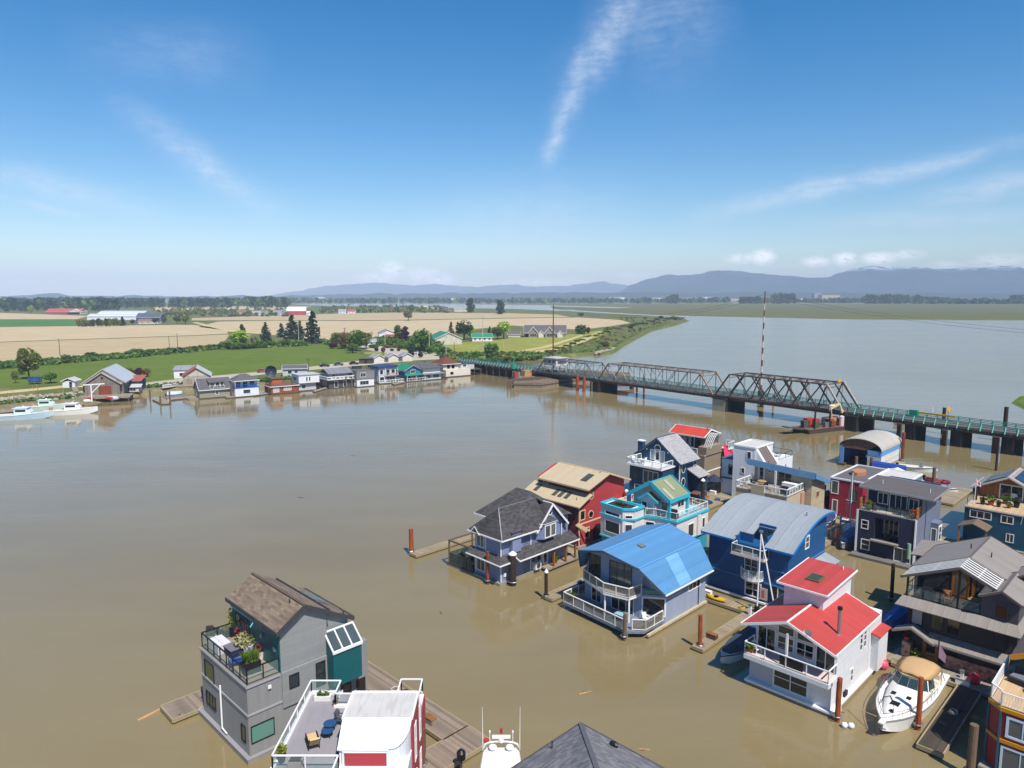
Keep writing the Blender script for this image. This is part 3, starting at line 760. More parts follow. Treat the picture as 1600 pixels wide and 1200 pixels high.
mb.poly([(-6.3,41.1,.4),(-6.3,44,.4),(-6.3,44,6.85),(-6.3,41.1,6.85)]);mb.poly([(-6.3,44,4.8),(-10.4,44,4.8),(-10.4,44,6.85),(-6.3,44,6.85)])
mb.poly([(-10.4,44,4.8),(-10.4,39.7,4.8),(-10.4,39.7,zt(39.7)),(-10.4,41.1,6.85),(-10.4,44,6.85)]);mb.build('upper_wall',WHV,H)
mb = MB();mb.box(-10.5,-6.2,41.1,44.1,6.85,6.98);rf = mb.build('roof',mat('pale roof membrane','#bdb9b4',.85,var=.14,dirt=.4),H)
mb = MB();mb.slab([(-10.5,41.1,6.98),(-6.2,41.1,6.98)]+[(x+.08,y-.1,zt(y)+.12) for x,y in arc[::-1]]+[(-10.5,39.6,zt(39.6)+.12)],.12);mb.build('front_slope',mat('white metal sheet','#dcdcdc',.4,'seam',.5,var=.03,bump=.2),rf)
trim(rf,[((-10.5,44.1,7.0),(-6.2,44.1,7.0)),((-6.2,44.1,7.0),(-6.2,41.1,7.0)),((-10.5,44.1,7.0),(-10.5,41.1,7.0)),((-10.5,41.1,7.0),(-6.2,41.1,7.0)),((-10.5,39.62,5.98),(-7.4,39.58,5.98))],WHITE,.12,.12,'edge_trim')
bx(H,'shutter',mat('red roller shutter','#b0323c',.5,'lap',.1,var=.03,bump=.9),-10.05,-7.55,39.6,39.7,4.2,5.75)
trim(H,[((-10.15,39.6,4.2),(-10.15,39.6,5.8)),((-7.48,39.6,4.2),(-7.48,39.6,5.8)),((-10.2,39.6,5.82),(-7.4,39.6,5.82))],WHITE,.1,.1,'shutter_frame')
MB().box(-6.3,-6.18,41.15,44.05,.4,6.8).box(-6.3,-6.18,44.05,47.42,.4,4.85).build('red_wall',REDS,H)
for y in (42.0,44.2):win(H,'+x',-6.18,y,y+.5,3.6,5.9,0,1);win(H,'+x',-6.18,y,y+.5,.9,2.6,0,1)
bx(H,'rear_balcony',DECKG,-7.6,-6.2,44.1,45.9,4.9,5.0)
rail(H,[(-10.3,37.4,5.0),(-10.3,39.0,5.0),(-14.2,39.0,5.0),(-14.2,47.25,5.0),(-12.1,47.25,5.0),(-12.1,45.6,5.0),(-10.5,45.6,5)],1.0,1.6,WHITE,CLEAR,.07)
rail(H,[(-10.5,45.8,5.0),(-7.7,45.8,5.0)],1.0,1.4,WHITE,CLEAR,.07)
rail(H,[(-7.6,44.2,5.9),(-7.6,45.85,5.9),(-6.15,45.85,5.9),(-6.15,44.2,5.9)],1.0,1.6,WHITE,None,.07)
mb = MB();mb.box(-10.47,-10.4,41.6,42.4,5.05,6.7);mb.box(-10.5,-10.44,39.9,41.2,5.0,5.9);mb.build('side_door',GLASS,H)
D5 = lambda x,y:G(x,y,5.0)
put('lounger',mk_lounger(BLACK,CUSH),D5(489,1165),R(205),'black sun lounger with a tan cushion on the grey roof deck')
put('bluetable',mk_table(mat('blue table','#26476e',.5),BLACK,.42,.6),D5(516,1143),0,'round blue bistro table beside the white block, on the grey roof deck')
put('bluetable',None,D5(512,1151),0,'lower round blue table, nearer to the tan lounger',scale=(.95,.95,.75))
put('wbox',mk_pot(POTW,LEAFG,2.6,.22,.32,.35,.2,120,.13,'planter_box'),D5(505,1093),0,'long white planter box of green plants at the far end of the roof deck')
put('tpot',mk_pot(TERRA,LEAFG,'round',.2,.3,.35,.2,40,.12),D5(524.5,1103),0,'small terracotta pot by the inner corner of the white rail')
put('ypot',mk_pot(POTB,LEAFY,'round',.3,.55,.55,.36,150,.15),D5(440,1190),0,'grey pot with a bushy yellow green plant at the near corner of the white rail')
put('crate',lambda:(lambda o:(MB().box(-.4,.4,-.3,.3,0,.4).build('box',mat('pinkish grey crate','#9a8a88',.8),o),MB().box(-.34,.34,-.24,.24,.4,.42).build('soil',mat('potting soil','#2e2620',1),o),o)[-1])(thing('planter_box','x','planter box')),D5(462,1196),0,'low grey planter box of bare soil by the front white rail')
put('gchair',mk_chair(DARKG,mat('grey sling','#56565c',.7)),D5(533,1132),R(80),'grey sling chair against the side of the white block')

# ---- hip roofed house at the bottom edge
GRSH = mat('grey shingles','#7c797a',.92,'shingle',.32,var=.22,col2='#605e62',bump=.6)
H = mthing('floating_home','floating home seen only by its grey shingle hip roof at the bottom edge','floating home',-26.8,33)
floatbase(H,-26.8,-15,20.5,33)
bx(H,'wall',mat('beige siding','#b5a68c',.6,'lap',.2),-26.2,-15.6,21,32.4,.4,5.6)
E6 = 5.85
rf = roofpoly(H,[[(-26.9,33.1,E6),(-26.9,20.3,E6),(-20.8,26.4,E6+2.9),(-20.8,27,E6+2.9)],[(-26.9,33.1,E6),(-20.8,27,E6+2.9),(-20.7,27,E6+2.9),(-14.6,33.1,E6)],
                  [(-14.6,33.1,E6),(-20.7,27,E6+2.9),(-20.7,26.4,E6+2.9),(-14.6,20.3,E6)],[(-26.9,20.3,E6),(-14.6,20.3,E6),(-20.7,26.4,E6+2.9),(-20.8,26.4,E6+2.9)]],GRSH,.16)
trim(rf,[((-26.94,33.14,E6-.06),(-26.94,20.3,E6-.06)),((-26.94,33.14,E6-.06),(-14.6,33.14,E6-.06))],mat('gutter dark','#4a4444',.5),.1,.14,'gutter')
trim(rf,[((-26.9,33.1,E6+.02),(-20.75,27,E6+2.92))],mat('hip cap grey','#5d5a60',.9),.28,.05,'hip_cap')
MB().blob((-23.6,32.2,E6+.55),.22,(1.5,.8,.9)).build('roof_vent',BLACK,rf)
MB().tube((-26.2,29.6,E6+.3),(-26.2,29.6,E6+.75),.05).bar((-26.2,29.6,E6+.7),(-26.0,29.4,E6+.5),.04).build('vent_pipe',BLACK,rf)
win(H,'-x',-26.2,24,26,3.4,4.8,1);win(H,'-x',-26.2,29,30.4,3.4,4.8,1)

# ---- blue-grey house with many roofs
BG = mat('blue grey siding','#7f88a6',.6,'lap',.17,var=.05,bump=.5)
CHSH = mat('charcoal shingles','#4c494a',.92,'shingle',.3,var=.22,col2='#3a3838',bump=.5)
H = mthing('floating_home','blue grey floating home with dark hipped roofs, white trim and a glass fenced patio','floating home',-56.1,54.2)
floatbase(H,-65,-55.9,53.9,66.5,.35)
mb = MB();mb.box(-60.4,-56.1,54.3,62,.35,5.6);mb.box(-63,-56.1,58,66,.35,5.9);mb.build('wall',BG,H)
ZR = 8.6
rf = roofpoly(H,[[(-61.2,53.8,5.55),(-55.4,53.8,5.55),(-57.4,55.2,ZR),(-57.5,55.2,ZR)],[(-55.4,53.8,5.55),(-55.4,61.5,5.45),(-57.4,61.5,ZR),(-57.4,55.2,ZR)],
                  [(-61.2,53.8,5.55),(-57.5,55.2,ZR),(-57.5,61.5,ZR),(-61.2,58.5,5.75)],
                  [(-64,57.4,6.2),(-61.0,57.4,6.2),(-58.2,61.4,9.3),(-60.6,61.4,9.3)],[(-61.0,57.4,6.2),(-57.4,59.2,8.0),(-57.4,61.4,8.7),(-58.2,61.4,9.3)],
                  [(-64,57.4,6.2),(-60.6,61.4,9.3),(-64,66.2,6.0)],[(-60.6,61.4,9.3),(-58.2,61.4,9.3),(-55.6,66.2,6.0),(-64,66.2,6.0)],[(-58.2,61.4,9.3),(-57.4,61.4,8.7),(-55.5,64.5,6.2),(-55.6,66.2,6.0)]],CHSH,.16)
trim(rf,[((-61.25,53.75,5.48),(-55.35,53.75,5.48)),((-55.35,53.75,5.48),(-55.35,59.6,5.4)),((-64.05,57.35,6.1),(-60.8,57.35,6.1)),((-61.25,53.75,5.48),(-61.25,58.4,5.65)),((-64.05,57.35,6.1),(-64.05,66.2,5.9))],WHITE,.08,.16,'gutter')
trim(rf,[((-55.4,53.8,5.58),(-57.4,55.2,ZR+.02)),((-57.45,55.2,ZR+.02),(-57.45,61.4,ZR+.02)),((-61.2,53.8,5.6),(-57.5,55.2,ZR+.02))],mat('pale hip flashing','#77767c',.5),.09,.04,'hip_cap')
g = gable(H,'x',-59.5,-55.5,59.7,5.1,62.5,8.05,65.4,5.0,CHSH,.16,WHITE,name='cross_gable_roof',fw=.24)
MB().ext([(-56.1,60.1,5.3),(-56.1,65,5.3),(-56.1,62.5,7.85)],(.12,0,0)).build('gable_wall',BG,H)
roundwin(H,'+x',-55.98,62.5,6.9,.28)
S = MB();S.prism('z',[(-56.1,60.2),(-55.3,60.8),(-55.3,62.8),(-56.1,63.3)],4.0,5.9);S = S.build('bay',BG,H)
win(H,'+x',-55.3,60.95,61.75,4.25,5.6,0,0,fw=.12);win(H,'+x',-55.3,61.95,62.7,4.25,5.6,0,0,fw=.12)
MB().ext([(-56.15,60.0,5.9),(-55.15,60.7,5.9),(-55.15,62.9,5.9),(-56.15,63.5,5.9)],(0,0,.08)).build('bay_cornice',WHITE,S)
mb = MB();ap = (-56.1,61.75,6.9)
for p,q in (((-56.15,60,5.98),(-55.15,60.7,5.98)),((-55.15,60.7,5.98),(-55.15,62.9,5.98)),((-55.15,62.9,5.98),(-56.15,63.5,5.98))):mb.poly([p,q,ap])
mb.build('bay_roof',CHSH,S)
rs = roofpoly(H,[[(-56.1,55.8,3.65),(-54.5,55.8,2.95),(-54.5,66.4,2.95),(-56.1,66.4,3.65)],[(-60.9,53.3,2.95),(-55.2,53.3,2.8),(-56.0,54.3,3.45),(-60.9,54.3,3.5)],[(-55.2,53.3,2.8),(-55.2,55.4,2.8),(-56.1,55.4,3.5),(-56.1,54.2,3.5)]],CHSH,.12,name='skirt_roof')
trim(rs,[((-54.46,55.7,2.9),(-54.46,66.4,2.9)),((-61,53.26,2.9),(-55.16,53.26,2.75)),((-55.16,53.26,2.75),(-55.16,55.4,2.75)),((-54.5,55.76,2.9),(-56.1,55.76,3.6))],WHITE,.08,.14,'gutter')
MB().slab([(-60.6,53.7,5.6),(-59.2,53.7,5.6),(-59.9,53.7,6.5)],.05).ext([(-60.6,53.72,5.3),(-59.2,53.72,5.3),(-59.9,53.72,6.2)],(0,1.5,0)).build('small_gable',CHSH,H)
trim(H,[((-60.7,53.7,5.35),(-59.9,53.7,6.25)),((-59.9,53.7,6.25),(-59.1,53.7,5.35))],WHITE,.08,.14,'barge_board')
bx(H,'wall_dormer',BG,-56.2,-55.5,55.6,57.0,3.6,6.1);MB().slab([(-57.2,55.4,6.6),(-55.35,55.4,6.05),(-55.35,57.2,6.05),(-57.2,57.2,6.6)],.1).build('dormer_roof',CHSH,H)
for k in [((-56.06,54.26,.4),(-56.06,54.26,5.4)),((-56.05,55.7,.4),(-56.05,55.7,5.3)),((-56.05,59.2,.4),(-56.05,59.2,5.2)),((-60.4,54.26,.4),(-60.4,54.26,5.4)),((-58.6,54.26,3.5),(-58.6,54.26,5.4)),((-55.94,64.6,3.6),(-55.94,64.6,5.1))]:trim(H,[k],WHITE,.1,.1,'corner_board')
win(H,'-y',54.3,-60.1,-58.95,3.8,5.2,1);win(H,'-y',54.3,-60.1,-58.8,.9,2.6,1);win(H,'+x',-56.1,60.2,61.0,1.2,2.6);door(H,'+x',-56.1,61.4,62.2,.4,2.5)
bx(H,'vent_unit',WHITE,-56.1,-55.95,54.7,55.0,.9,1.3)
ac = bx(H,'heat_pump',mat('heat pump white','#cfd0d0',.5),-56.1,-55.5,59.5,60.5,.5,1.4);MB().tube((-55.5,60,.95),(-55.46,60,.95),.32,n=14).build('fan_grille',DARKG,ac)
bx(H,'porch_floor',TIMB,-56,-54.7,60.8,66.6,.3,.5)
for b in (62.0,64.2,66.0):MB().bar((-54.85,b,.5),(-54.85,b,2.9),.22).build('porch_post',WOOD,H)
bx(H,'patio_floor',TIMBD,-65,-60.4,53.9,58,.2,.42)
fr = MB()
for a,b in ((-64.9,54),(-64.9,57.8),(-61.2,54)):fr.bar((a,b,.3),(a,b,3.3),.16)
fr.bar((-65,54,3.25),(-60.6,54,3.25),.14,.2);fr.bar((-64.9,54,3.25),(-64.9,57.9,3.25),.14,.2);fr.build('patio_frame',mat('weathered beam','#6b5a48',.8),H)
rail(H,[(-60.6,53.98,.42),(-64.85,53.98,.42),(-64.85,57.8,.42)],1.3,1.2,mat('rail bronze','#4a4038',.5),mat('smoked rail glass','#2f4a48',.04,alpha=.5,bump=0),.05)
put('bigpot',mk_pot(POTW,LEAFG,'round',.3,.5,.9,.5,110,.22),AB(-63.6,54.9,.42),0,'potted green shrub behind the glass fence of the blue grey house')
put('bigpot',None,AB(-62.2,55.6,.42),1,'second potted shrub, nearer the wall behind the glass fence',scale=.8)
put('porchpot',mk_pot(TERRA,LEAFG,'round',.3,.4,.6,.5,90,.2),AB(-55.4,62.9,.5),0,'potted fern on the wooden porch between the brown posts')

# ---- red house with tan roofs
RED = mat('barn red siding','#a53a3e',.6,'lap',.22,var=.05,bump=.4)
REDD = mat('shaded red siding','#5e2230',.6,'batten',.4,var=.05,bump=.4)  # red darkened to maroon: shade of the left-facing walls put into the colour
TANR = mat('tan metal roof','#b3a185',.6,'seam',.8,var=.03,bump=.15,dirt=.12)
CREAM = mat('cream trim','#c3ab88',.6,var=.05,bump=.05)
H = mthing('floating_home','red floating home with stepped tan roofs and round cream windows','floating home',-57.2,69.4)
floatbase(H,-66.8,-57,69.2,79.6)
MB().prism('x',[(69.6,.3),(69.6,5.95),(71.5,6.95),(71.5,7.9),(75.1,9.15),(79.4,7.6),(79.4,.3)],-66.3,-57.3).build('wall',RED,H)
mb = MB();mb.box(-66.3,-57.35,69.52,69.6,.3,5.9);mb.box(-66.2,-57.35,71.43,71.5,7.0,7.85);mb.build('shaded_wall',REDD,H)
gable(H,'x',-65.4,-56.6,70.6,7.95,75.1,9.4,80.0,7.65,TANR,.16,CREAM)
rl = roofpoly(H,[[(-67,68.9,5.95),(-56.7,68.9,5.95),(-56.7,71.6,7.15),(-67,71.6,7.15)]],TANR,.14,name='lower_roof')
trim(rl,[((-67,68.86,5.88),(-56.7,68.86,5.88)),((-56.66,68.9,5.88),(-56.66,71.6,7.08))],CREAM,.08,.16,'fascia')
def skyl(H,a0,a1,b0,b1,z0,z1,m=None):
    s = MB().slab([(a0,b0,z0+.07),(a1,b0,z0+.07),(a1,b1,z1+.07),(a0,b1,z1+.07)],.09).build('skylight',m or mat('bronze frame','#4a3a2c',.5),H)
    w = .1;f = w/(b1-b0)*(z1-z0)
    MB().slab([(a0+w,b0+w,z0+.085+f),(a1-w,b0+w,z0+.085+f),(a1-w,b1-w,z1+.085-f),(a0+w,b1-w,z1+.085-f)],.03).build('pane',GLASSL,s)
lz = lambda b:5.95+(b-68.9)*.444
for a in (-65.6,-62.2,-61.2,-60.1):skyl(rl,a,a+.6,69.7,71.0,lz(69.7),lz(71))
skyl(H,-59.2,-58.2,72.1,73.9,7.95+1.5*.322,7.95+3.3*.322)
vents(H,[(-58.0,70.0,6.4),(-57.8,74.6,9.2)],.35,.05,RUST)
win(H,'-y',71.43,-65.2,-64.4,7.15,7.75,0,0,CREAM);win(H,'+x',-57.3,69.95,70.75,3.9,5.0,0,0,CREAM,.14)
roundwin(H,'+x',-57.3,72.1,6.75,.42,1,CREAM);roundwin(H,'+x',-57.3,72.1,4.2,.42,1,CREAM)
trim(H,[((-57.26,69.6,3.3),(-57.26,79.4,3.3)),((-57.26,69.66,.4),(-57.26,69.66,5.9)),((-57.26,74.6,.4),(-57.26,74.6,3.2))],CREAM,.08,.18,'belt_trim')
win(H,'+x',-57.3,71.0,71.7,1.2,2.5,0,0,CREAM,.12)
mb = MB();n = 8;mb.poly([(-57.27,72.6,.35)]+[(-57.27,73.5-.9*math.cos(math.pi*i/n),1.9+.7*math.sin(math.pi*i/n)) for i in range(n+1)]+[(-57.27,74.4,.35)]);mb.build('entrance_arch',mat('dark entrance','#1c0f12',.9),H)
bx(H,'balcony',CREAM,-57.3,-55.8,77.0,80.6,4.9,5.1);bx(H,'balcony_post',CREAM,-56.0,-55.85,80.3,80.5,.4,4.9)
trim(H,[((-57.2,69.2,3.6),(-56.1,70.4,2.6)),((-57.2,68.9,3.5),(-55.9,69.6,2.7))],CREAM,.16,.2,'porch_brace')
put('redbox',lambda:(lambda o:(MB().box(-.6,.6,-.4,.4,0,.7).build('body',mat('red plastic','#a81c20',.5),o),MB().blob((-.3,0,.95),.28).build('lid',PLW,o),o)[-1])(thing('storage_bin','x','storage bin')),AB(-56.5,79.4,5.1),0,'red storage bin on the rear balcony of the red house')
# ---- white and turquoise house
PINKW = mat('off white siding','#d8d1cf',.55,'lap',.16,var=.04,bump=.4)
TURQ = mat('turquoise trim','#35a8ba',.5,var=.06,bump=.05)
OLIV = mat('olive roofing','#7c8264',.9,var=.1,bump=.2)
H = mthing('floating_home','white floating home with turquoise trim, olive roof and wrap around balcony','floating home',-45.1,73.4)
floatbase(H,-54.2,-44.8,69.4,81.4)
low = [(-54,70),(-50.4,69.7),(-49.3,70.8),(-49.3,72.8),(-48,73.3),(-45.1,73.5),(-45.1,81),(-54,81)]
MB().prism('z',low,2.8,5.5).build('wall',PINKW,H)
MB().prism('z',[(a+.12*(1 if a < -50 else -1),b+.1) for a,b in low],.4,2.7).build('lower_wall',mat('turquoise siding','#2a8fa5',.55,'lap',.18,var=.06),H)
MB().prism('z',[(a+(-.1 if a < -50 else .1),b+(-.1 if b < 74 else .1)) for a,b in low],2.66,2.84).build('belt_trim',TURQ,H)
MB().prism('z',[(a+(-.12 if a < -50 else .12),b+(-.12 if b < 75 else .12)) for a,b in low],5.42,5.66).build('deck_edge',TURQ,H)
bx(H,'balcony_floor',mat('pale blue deck','#8fb2ba',.8),-53.8,-45.2,73.6,80.9,5.66,5.7)
tw = [(-54,70),(-50.4,69.7),(-49.3,70.8),(-49.3,72.6),(-54,72.6)]
MB().prism('z',tw,5.5,6.75).build('tower_wall',PINKW,H)
n = len(tw);mb = MB()
for i in range(n):a,b = tw[i],tw[(i+1) % n];mb.bar((*a,6.85),(*b,6.85),.3,.26)
mb.build('parapet',TURQ,H);bx(H,'roof_planter',mat('dark soil','#2a2a24',1),-53.5,-50.2,70.4,72.3,6.75,6.8)
put('parplant',mk_pot(POTB,LEAFG,2.2,.3,.2,.3,.3,110,.16,'planter_box'),AB(-51.8,71.3,6.8),R(-45),'dark planter trough on the turquoise rimmed corner tower')
fl = lambda u,z,k=0.:(u,70+(u+54)*-.0833-k,z)
def winp(H,p,d,w,z0,z1,nv=0,fr=WHITE,fw=.09,gl=GLASS):
    """window on a wall that runs from p along the plan direction d"""
    d = Vector((*d,0)).normalized();o = Vector((d.y,-d.x,0));p = Vector((*p,0));mb = MB();Z = Vector((0,0,1))
    bxp = lambda mb,u0,u1,a,b,k0,k1:mb.ext([p+d*u0+Z*a+o*k0,p+d*u1+Z*a+o*k0,p+d*u1+Z*b+o*k0,p+d*u0+Z*b+o*k0],o*(k1-k0))
    bxp(mb,-fw,w+fw,z1,z1+fw,-.02,.06);bxp(mb,-fw,w+fw,z0-fw,z0,-.02,.06);bxp(mb,-fw,0,z0,z1,-.02,.06);bxp(mb,w,w+fw,z0,z1,-.02,.06)
    for i in range(nv):u = w*(i+1)/(nv+1);bxp(mb,u-.035,u+.035,z0,z1,-.02,.045)
    f = mb.build('window',fr,H);mb = MB();bxp(mb,0,w,z0,z1,-.02,.02);mb.build('pane',gl,f)
winp(H,(-53.2,69.93),(3.6,-.3),2.3,5.75,6.1);winp(H,(-53.2,69.93),(3.6,-.3),2.3,3.5,4.9)
winp(H,(-50.15,69.95),(1,1),.8,5.75,6.05);winp(H,(-50.15,69.95),(1,1),.8,3.5,4.9)
winp(H,(-49.1,72.88),(1.3,.5),1.0,3.2,4.9);winp(H,(-47.6,73.33),(2.9,.2),2.1,3.1,4.9,2)
win(H,'+x',-45.1,76.2,77.4,3.0,4.6,0,0,fw=.12);win(H,'+x',-45.1,79.6,80.1,3.5,4.7);win(H,'+x',-45.1,78.7,79,3.4,4.5)
bx(H,'flower_box',mat('dark flower box','#3a2e28',.8),-45.1,-44.85,79.3,80.4,3.0,3.25)
bx(H,'corner_pier',PINKW,-45.2,-44.9,78.2,78.9,2.8,5.4)
rail(H,[(-49.2,72.75,5.7),(-48,73.35,5.7),(-45.2,73.6,5.7),(-45.2,77.6,5.7),(-45.2,80.9,5.7)],.95,1.25,WHITE,CLEAR,.07)
rail(H,[(-45.2,80.95,5.7),(-48.5,80.95,5.7)],.95,1.2,WHITE,None,.06,bars=.25)
rail(H,[(-53.9,72.7,5.7),(-53.9,80,5.7)],.95,1.2,WHITE,None,.06,bars=.3)
MB().prism('y',[(-52,5.68),(-52,7.75),(-48.9,9.75),(-46.4,8.05),(-46.4,5.68)],74.2,77.6).build('upper_wall',PINKW,H)
g = gable(H,'y',73.3,77.9,-52.4,7.75,-48.9,9.95,-46.05,8.05,OLIV,.14,TURQ,fw=.5)
for a,b in ((-52.3,73.6),(-46.3,73.6),(-46.3,77.7)):MB().box(a-.22,a+.22,b-.15,b+.15,5.68,7.9).build('turquoise_post',TURQ,H)
zr = lambda a:9.95-(a+48.9)*(1.9/2.85)
for a,b in ((-48.5,75.6),(-47.6,73.9)):
    s = MB().slab([(a,b,zr(a)+.12),(a+1.5,b,zr(a+1.5)+.12),(a+1.5,b+.55,zr(a+1.5)+.12),(a,b+.55,zr(a)+.12)],.12).build('skylight',mat('beige skylight','#a39e8a',.5),g)
MB().prism('y',[(-50.3,5.68),(-50.3,7.6),(-49.2,8.3),(-48.1,7.6),(-48.1,5.68)],73.3,74.3).build('porch_bay',PINKW,H)
gable(H,'y',73.1,74.9,-50.5,7.6,-49.2,8.45,-47.8,7.6,OLIV,.1,TURQ,name='porch_roof',fw=.34)
win(H,'-y',73.3,-50.05,-49.35,5.8,7.3);win(H,'-y',73.3,-49.15,-48.35,5.8,7.3,gl=mat('pale curtain','#aeb8c4',.3))  # right pane in one pale grey blue tone
win(H,'+x',-46.4,75.7,77.1,6.7,7.7,1);win(H,'-y',74.2,-47.7,-46.7,5.8,7.5)
put('whchair',mk_chair(PLW,PLW),AB(-47.4,73.85,5.7),0,'white chair beside the glass rail of the turquoise trimmed balcony')
put('terrpot',mk_pot(TERRA,LEAFY,'round',.22,.35,.45,.3,50,.15),AB(-49.0,73.2,5.7),0,'terracotta pot beside the white door of the turquoise trimmed balcony')
put('bbq',mk_bbq,AB(-46,74.2,5.7),R(-45),'black barbecue at the near corner of the turquoise trimmed balcony')

# ---- dark blue gabled house
DBL = mat('deep blue siding','#173f5c',.6,'batten',.3,var=.06,bump=.4)
LGR = mat('light grey roofing','#9d9b9a',.85,'shingle',.3,var=.08,col2='#8e8c8c',bump=.3)
H = mthing('floating_home','dark blue gabled floating home with light grey roof, arched door and front balcony','floating home',-59.5,93.4)
floatbase(H,-68,-59.2,93.2,103)
MB().box(-66.6,-60.3,93.8,97.3,.4,5.85).box(-67.6,-59.5,97.3,102.6,.4,5.85).build('wall',DBL,H)
MB().prism('y',[(-67.6,5.8),(-67.6,6.9),(-63.7,9.85),(-59.5,6.55),(-59.5,5.8)],97.3,102.6).build('upper_wall',DBL,H)
gable(H,'y',96.9,103,-68,6.75,-63.7,10.05,-59.05,6.35,LGR,.14,mat('blue fascia','#1d3c55',.6),fw=.2)
bx(H,'balcony_floor',WHITE,-66.8,-60.1,93.1,97.3,5.8,6.0)
rail(H,[(-66.75,97.2,6),(-66.75,93.15,6),(-60.2,93.15,6),(-60.2,96.4,6)],1.0,1.6,WHITE,CLEAR,.09)
door(H,'-y',97.3,-64.1,-63.2,6.0,8.0)
win(H,'-y',97.3,-65,-64.35,6.3,7.9,0,0,WHITE,.06,mat('sage shutter','#7f9a96',.5),name='shutter');win(H,'-y',97.3,-62.95,-62.3,6.3,7.9,0,0,WHITE,.06,mat('sage shutter','#7f9a96',.5),name='shutter')
roundwin(H,'-y',97.3,-63.65,8.3,.5)
for a in (-65.7,-61.6):MB().blob((a,97.2,7.9),.14).build('wall_lamp',PLW,H)
win(H,'-y',93.8,-65.9,-65.0,3.4,5.2,0,0,DARKG,.06);win(H,'-y',93.8,-63.9,-61.2,3.3,5.2,2,0);win(H,'-y',93.8,-65.5,-62,.8,2.6,2,0)
roundwin(H,'+x',-59.5,98.45,5.4,.62,.75);roundwin(H,'+x',-59.5,98.5,3.2,.62,.75)
trim(H,[((-59.46,97.3,.4),(-59.46,97.3,6.2))],WHITE,.14,.14,'corner_board')
win(H,'+x',-59.5,101.6,102.3,4.8,6.0,0,1)
MB().slab([(-59.5,99.6,5.2),(-57.2,99.6,4.1),(-57.2,103,4.1),(-59.5,103,5.2)],.14).build('porch_roof',LGR,H)
bx(H,'porch_wall',DBL,-59.5,-57.6,101.2,102.8,.4,4.2)
ch = bx(H,'chimney',DBL,-67.7,-66.8,97.5,98.3,5.5,8.9);bx(ch,'chimney_cap',PLW,-67.8,-66.7,97.4,98.4,8.9,9.05)
bx(H,'lower_deck',TIMB,-67.4,-60,92.6,93.7,.4,.6)
for i,(a,b,t) in enumerate(((-66.2,94.3,'white chair at the left end of the dark blue balcony'),(-65.6,94.1,'white chair second from the left on the dark blue balcony'),(-64.3,94.0,'white chair right of the white table on the dark blue balcony'),(-64.8,95.2,'white chair behind the white table on the dark blue balcony'))):
    put('whchair',None,AB(a,b,6),i*1.3,t,'white chairs on the dark blue balcony')
put('whtable',mk_table(PLW,PLW,.55,.72),AB(-65.0,94.4,6),0,'round white table among white chairs on the dark blue balcony')

# ---- tan house with the red roof
TAN = mat('tan siding','#8a7c68',.65,'lap',.2,var=.06,bump=.3)
REDM = mat('red metal roof','#bc4030',.55,'seam',.5,var=.06,bump=.3,dirt=.2)
H = mthing('floating_home','tan floating home with a bright red roof, white glazed arch and pink awning','floating home',-60.2,106.4)
floatbase(H,-68.5,-60,106,115)
MB().box(-68,-60.4,106.6,114.6,.4,6.0).build('wall',TAN,H)
MB().box(-61.8,-60.2,106.8,112,6,7.4).build('parapet_wall',TAN,H)
MB().box(-67.8,-61.4,108.5,113,6,8.9).build('upper_wall',mat('dark tan siding','#5a5048',.65,'lap',.2),H)
gable(H,'x',-68.3,-61.3,107.9,8.9,110.2,10.0,113.6,8.9,REDM,.12,WHITE)
mb = MB();pr = [(107.9+2.9*i/8,7.2+2.2*math.sin(math.pi*i/8*.62)) for i in range(9)]
for p in pr[::2]:pass
for k in range(5):a = -61.3+.32*k;[mb.bar((a,*p),(a,*q),.07) for p,q in zip(pr,pr[1:])]
for p in pr[::2]:mb.bar((-61.3,*p),(-60,*p),.06)
so = mb.build('solarium_frame',WHITE,H);mb = MB()
for p,q in zip(pr,pr[1:]):mb.poly([(-61.3,*p),(-60,*p),(-60,*q),(-61.3,*q)])
mb.build('solarium_glass',CLEAR,so)
for a in (-67.2,-66.2,-65.2,-64.2):win(H,'-y',108.5,a,a+.6,6.8,8.5)
MB().box(-63.4,-62.4,108.45,108.5,6.0,8.2).build('door',mat('dark brown door','#2a1c16',.5),H)
rail(H,[(-68,106.7,6),(-61.9,106.7,6)],1.0,1.2,WHITE,mat('pinkish rail panel','#c08880',.5),.1)
for k in [((-60.36,106.6,6),(-60.36,114.6,6)),((-60.36,106.6,3.1),(-60.36,114.6,3.1)),((-68,106.55,3.2),(-60.4,106.55,3.2))]:trim(H,[k],WHITE,.1,.2,'belt_trim')
mb = MB();pr = [(-63.4+1.1*math.cos(math.pi*(1-i/8)),3.2+1.2*math.sin(math.pi*i/8)) for i in range(9)]
mb.prism('y',pr,105.4,106.7);mb.build('curved_window_hood',PLW,H)
bx(H,'rear_balcony',WHITE,-61,-59.4,113,115.2,6.2,6.4);rail(H,[(-59.45,113,6.4),(-59.45,115.1,6.4),(-61,115.1,6.4)],1.1,1.2,WHITE,CLEAR,.09)
MB().poly([(-60.1,112.2,7.3),(-59.0,111.6,3.4),(-58.4,115.2,3.6),(-60.0,114.4,6.6)]).poly([(-60.1,112.2,7.3),(-60.0,114.4,6.6),(-58.4,115.2,3.6)]).build('awning',mat('pink awning','#d8385a',.8,bump=.1),H)
win(H,'+x',-60.4,112.6,113.8,.9,2.7,1);vents(H,[(-61.9,109.9,9.9)],.4,.07,RUST)

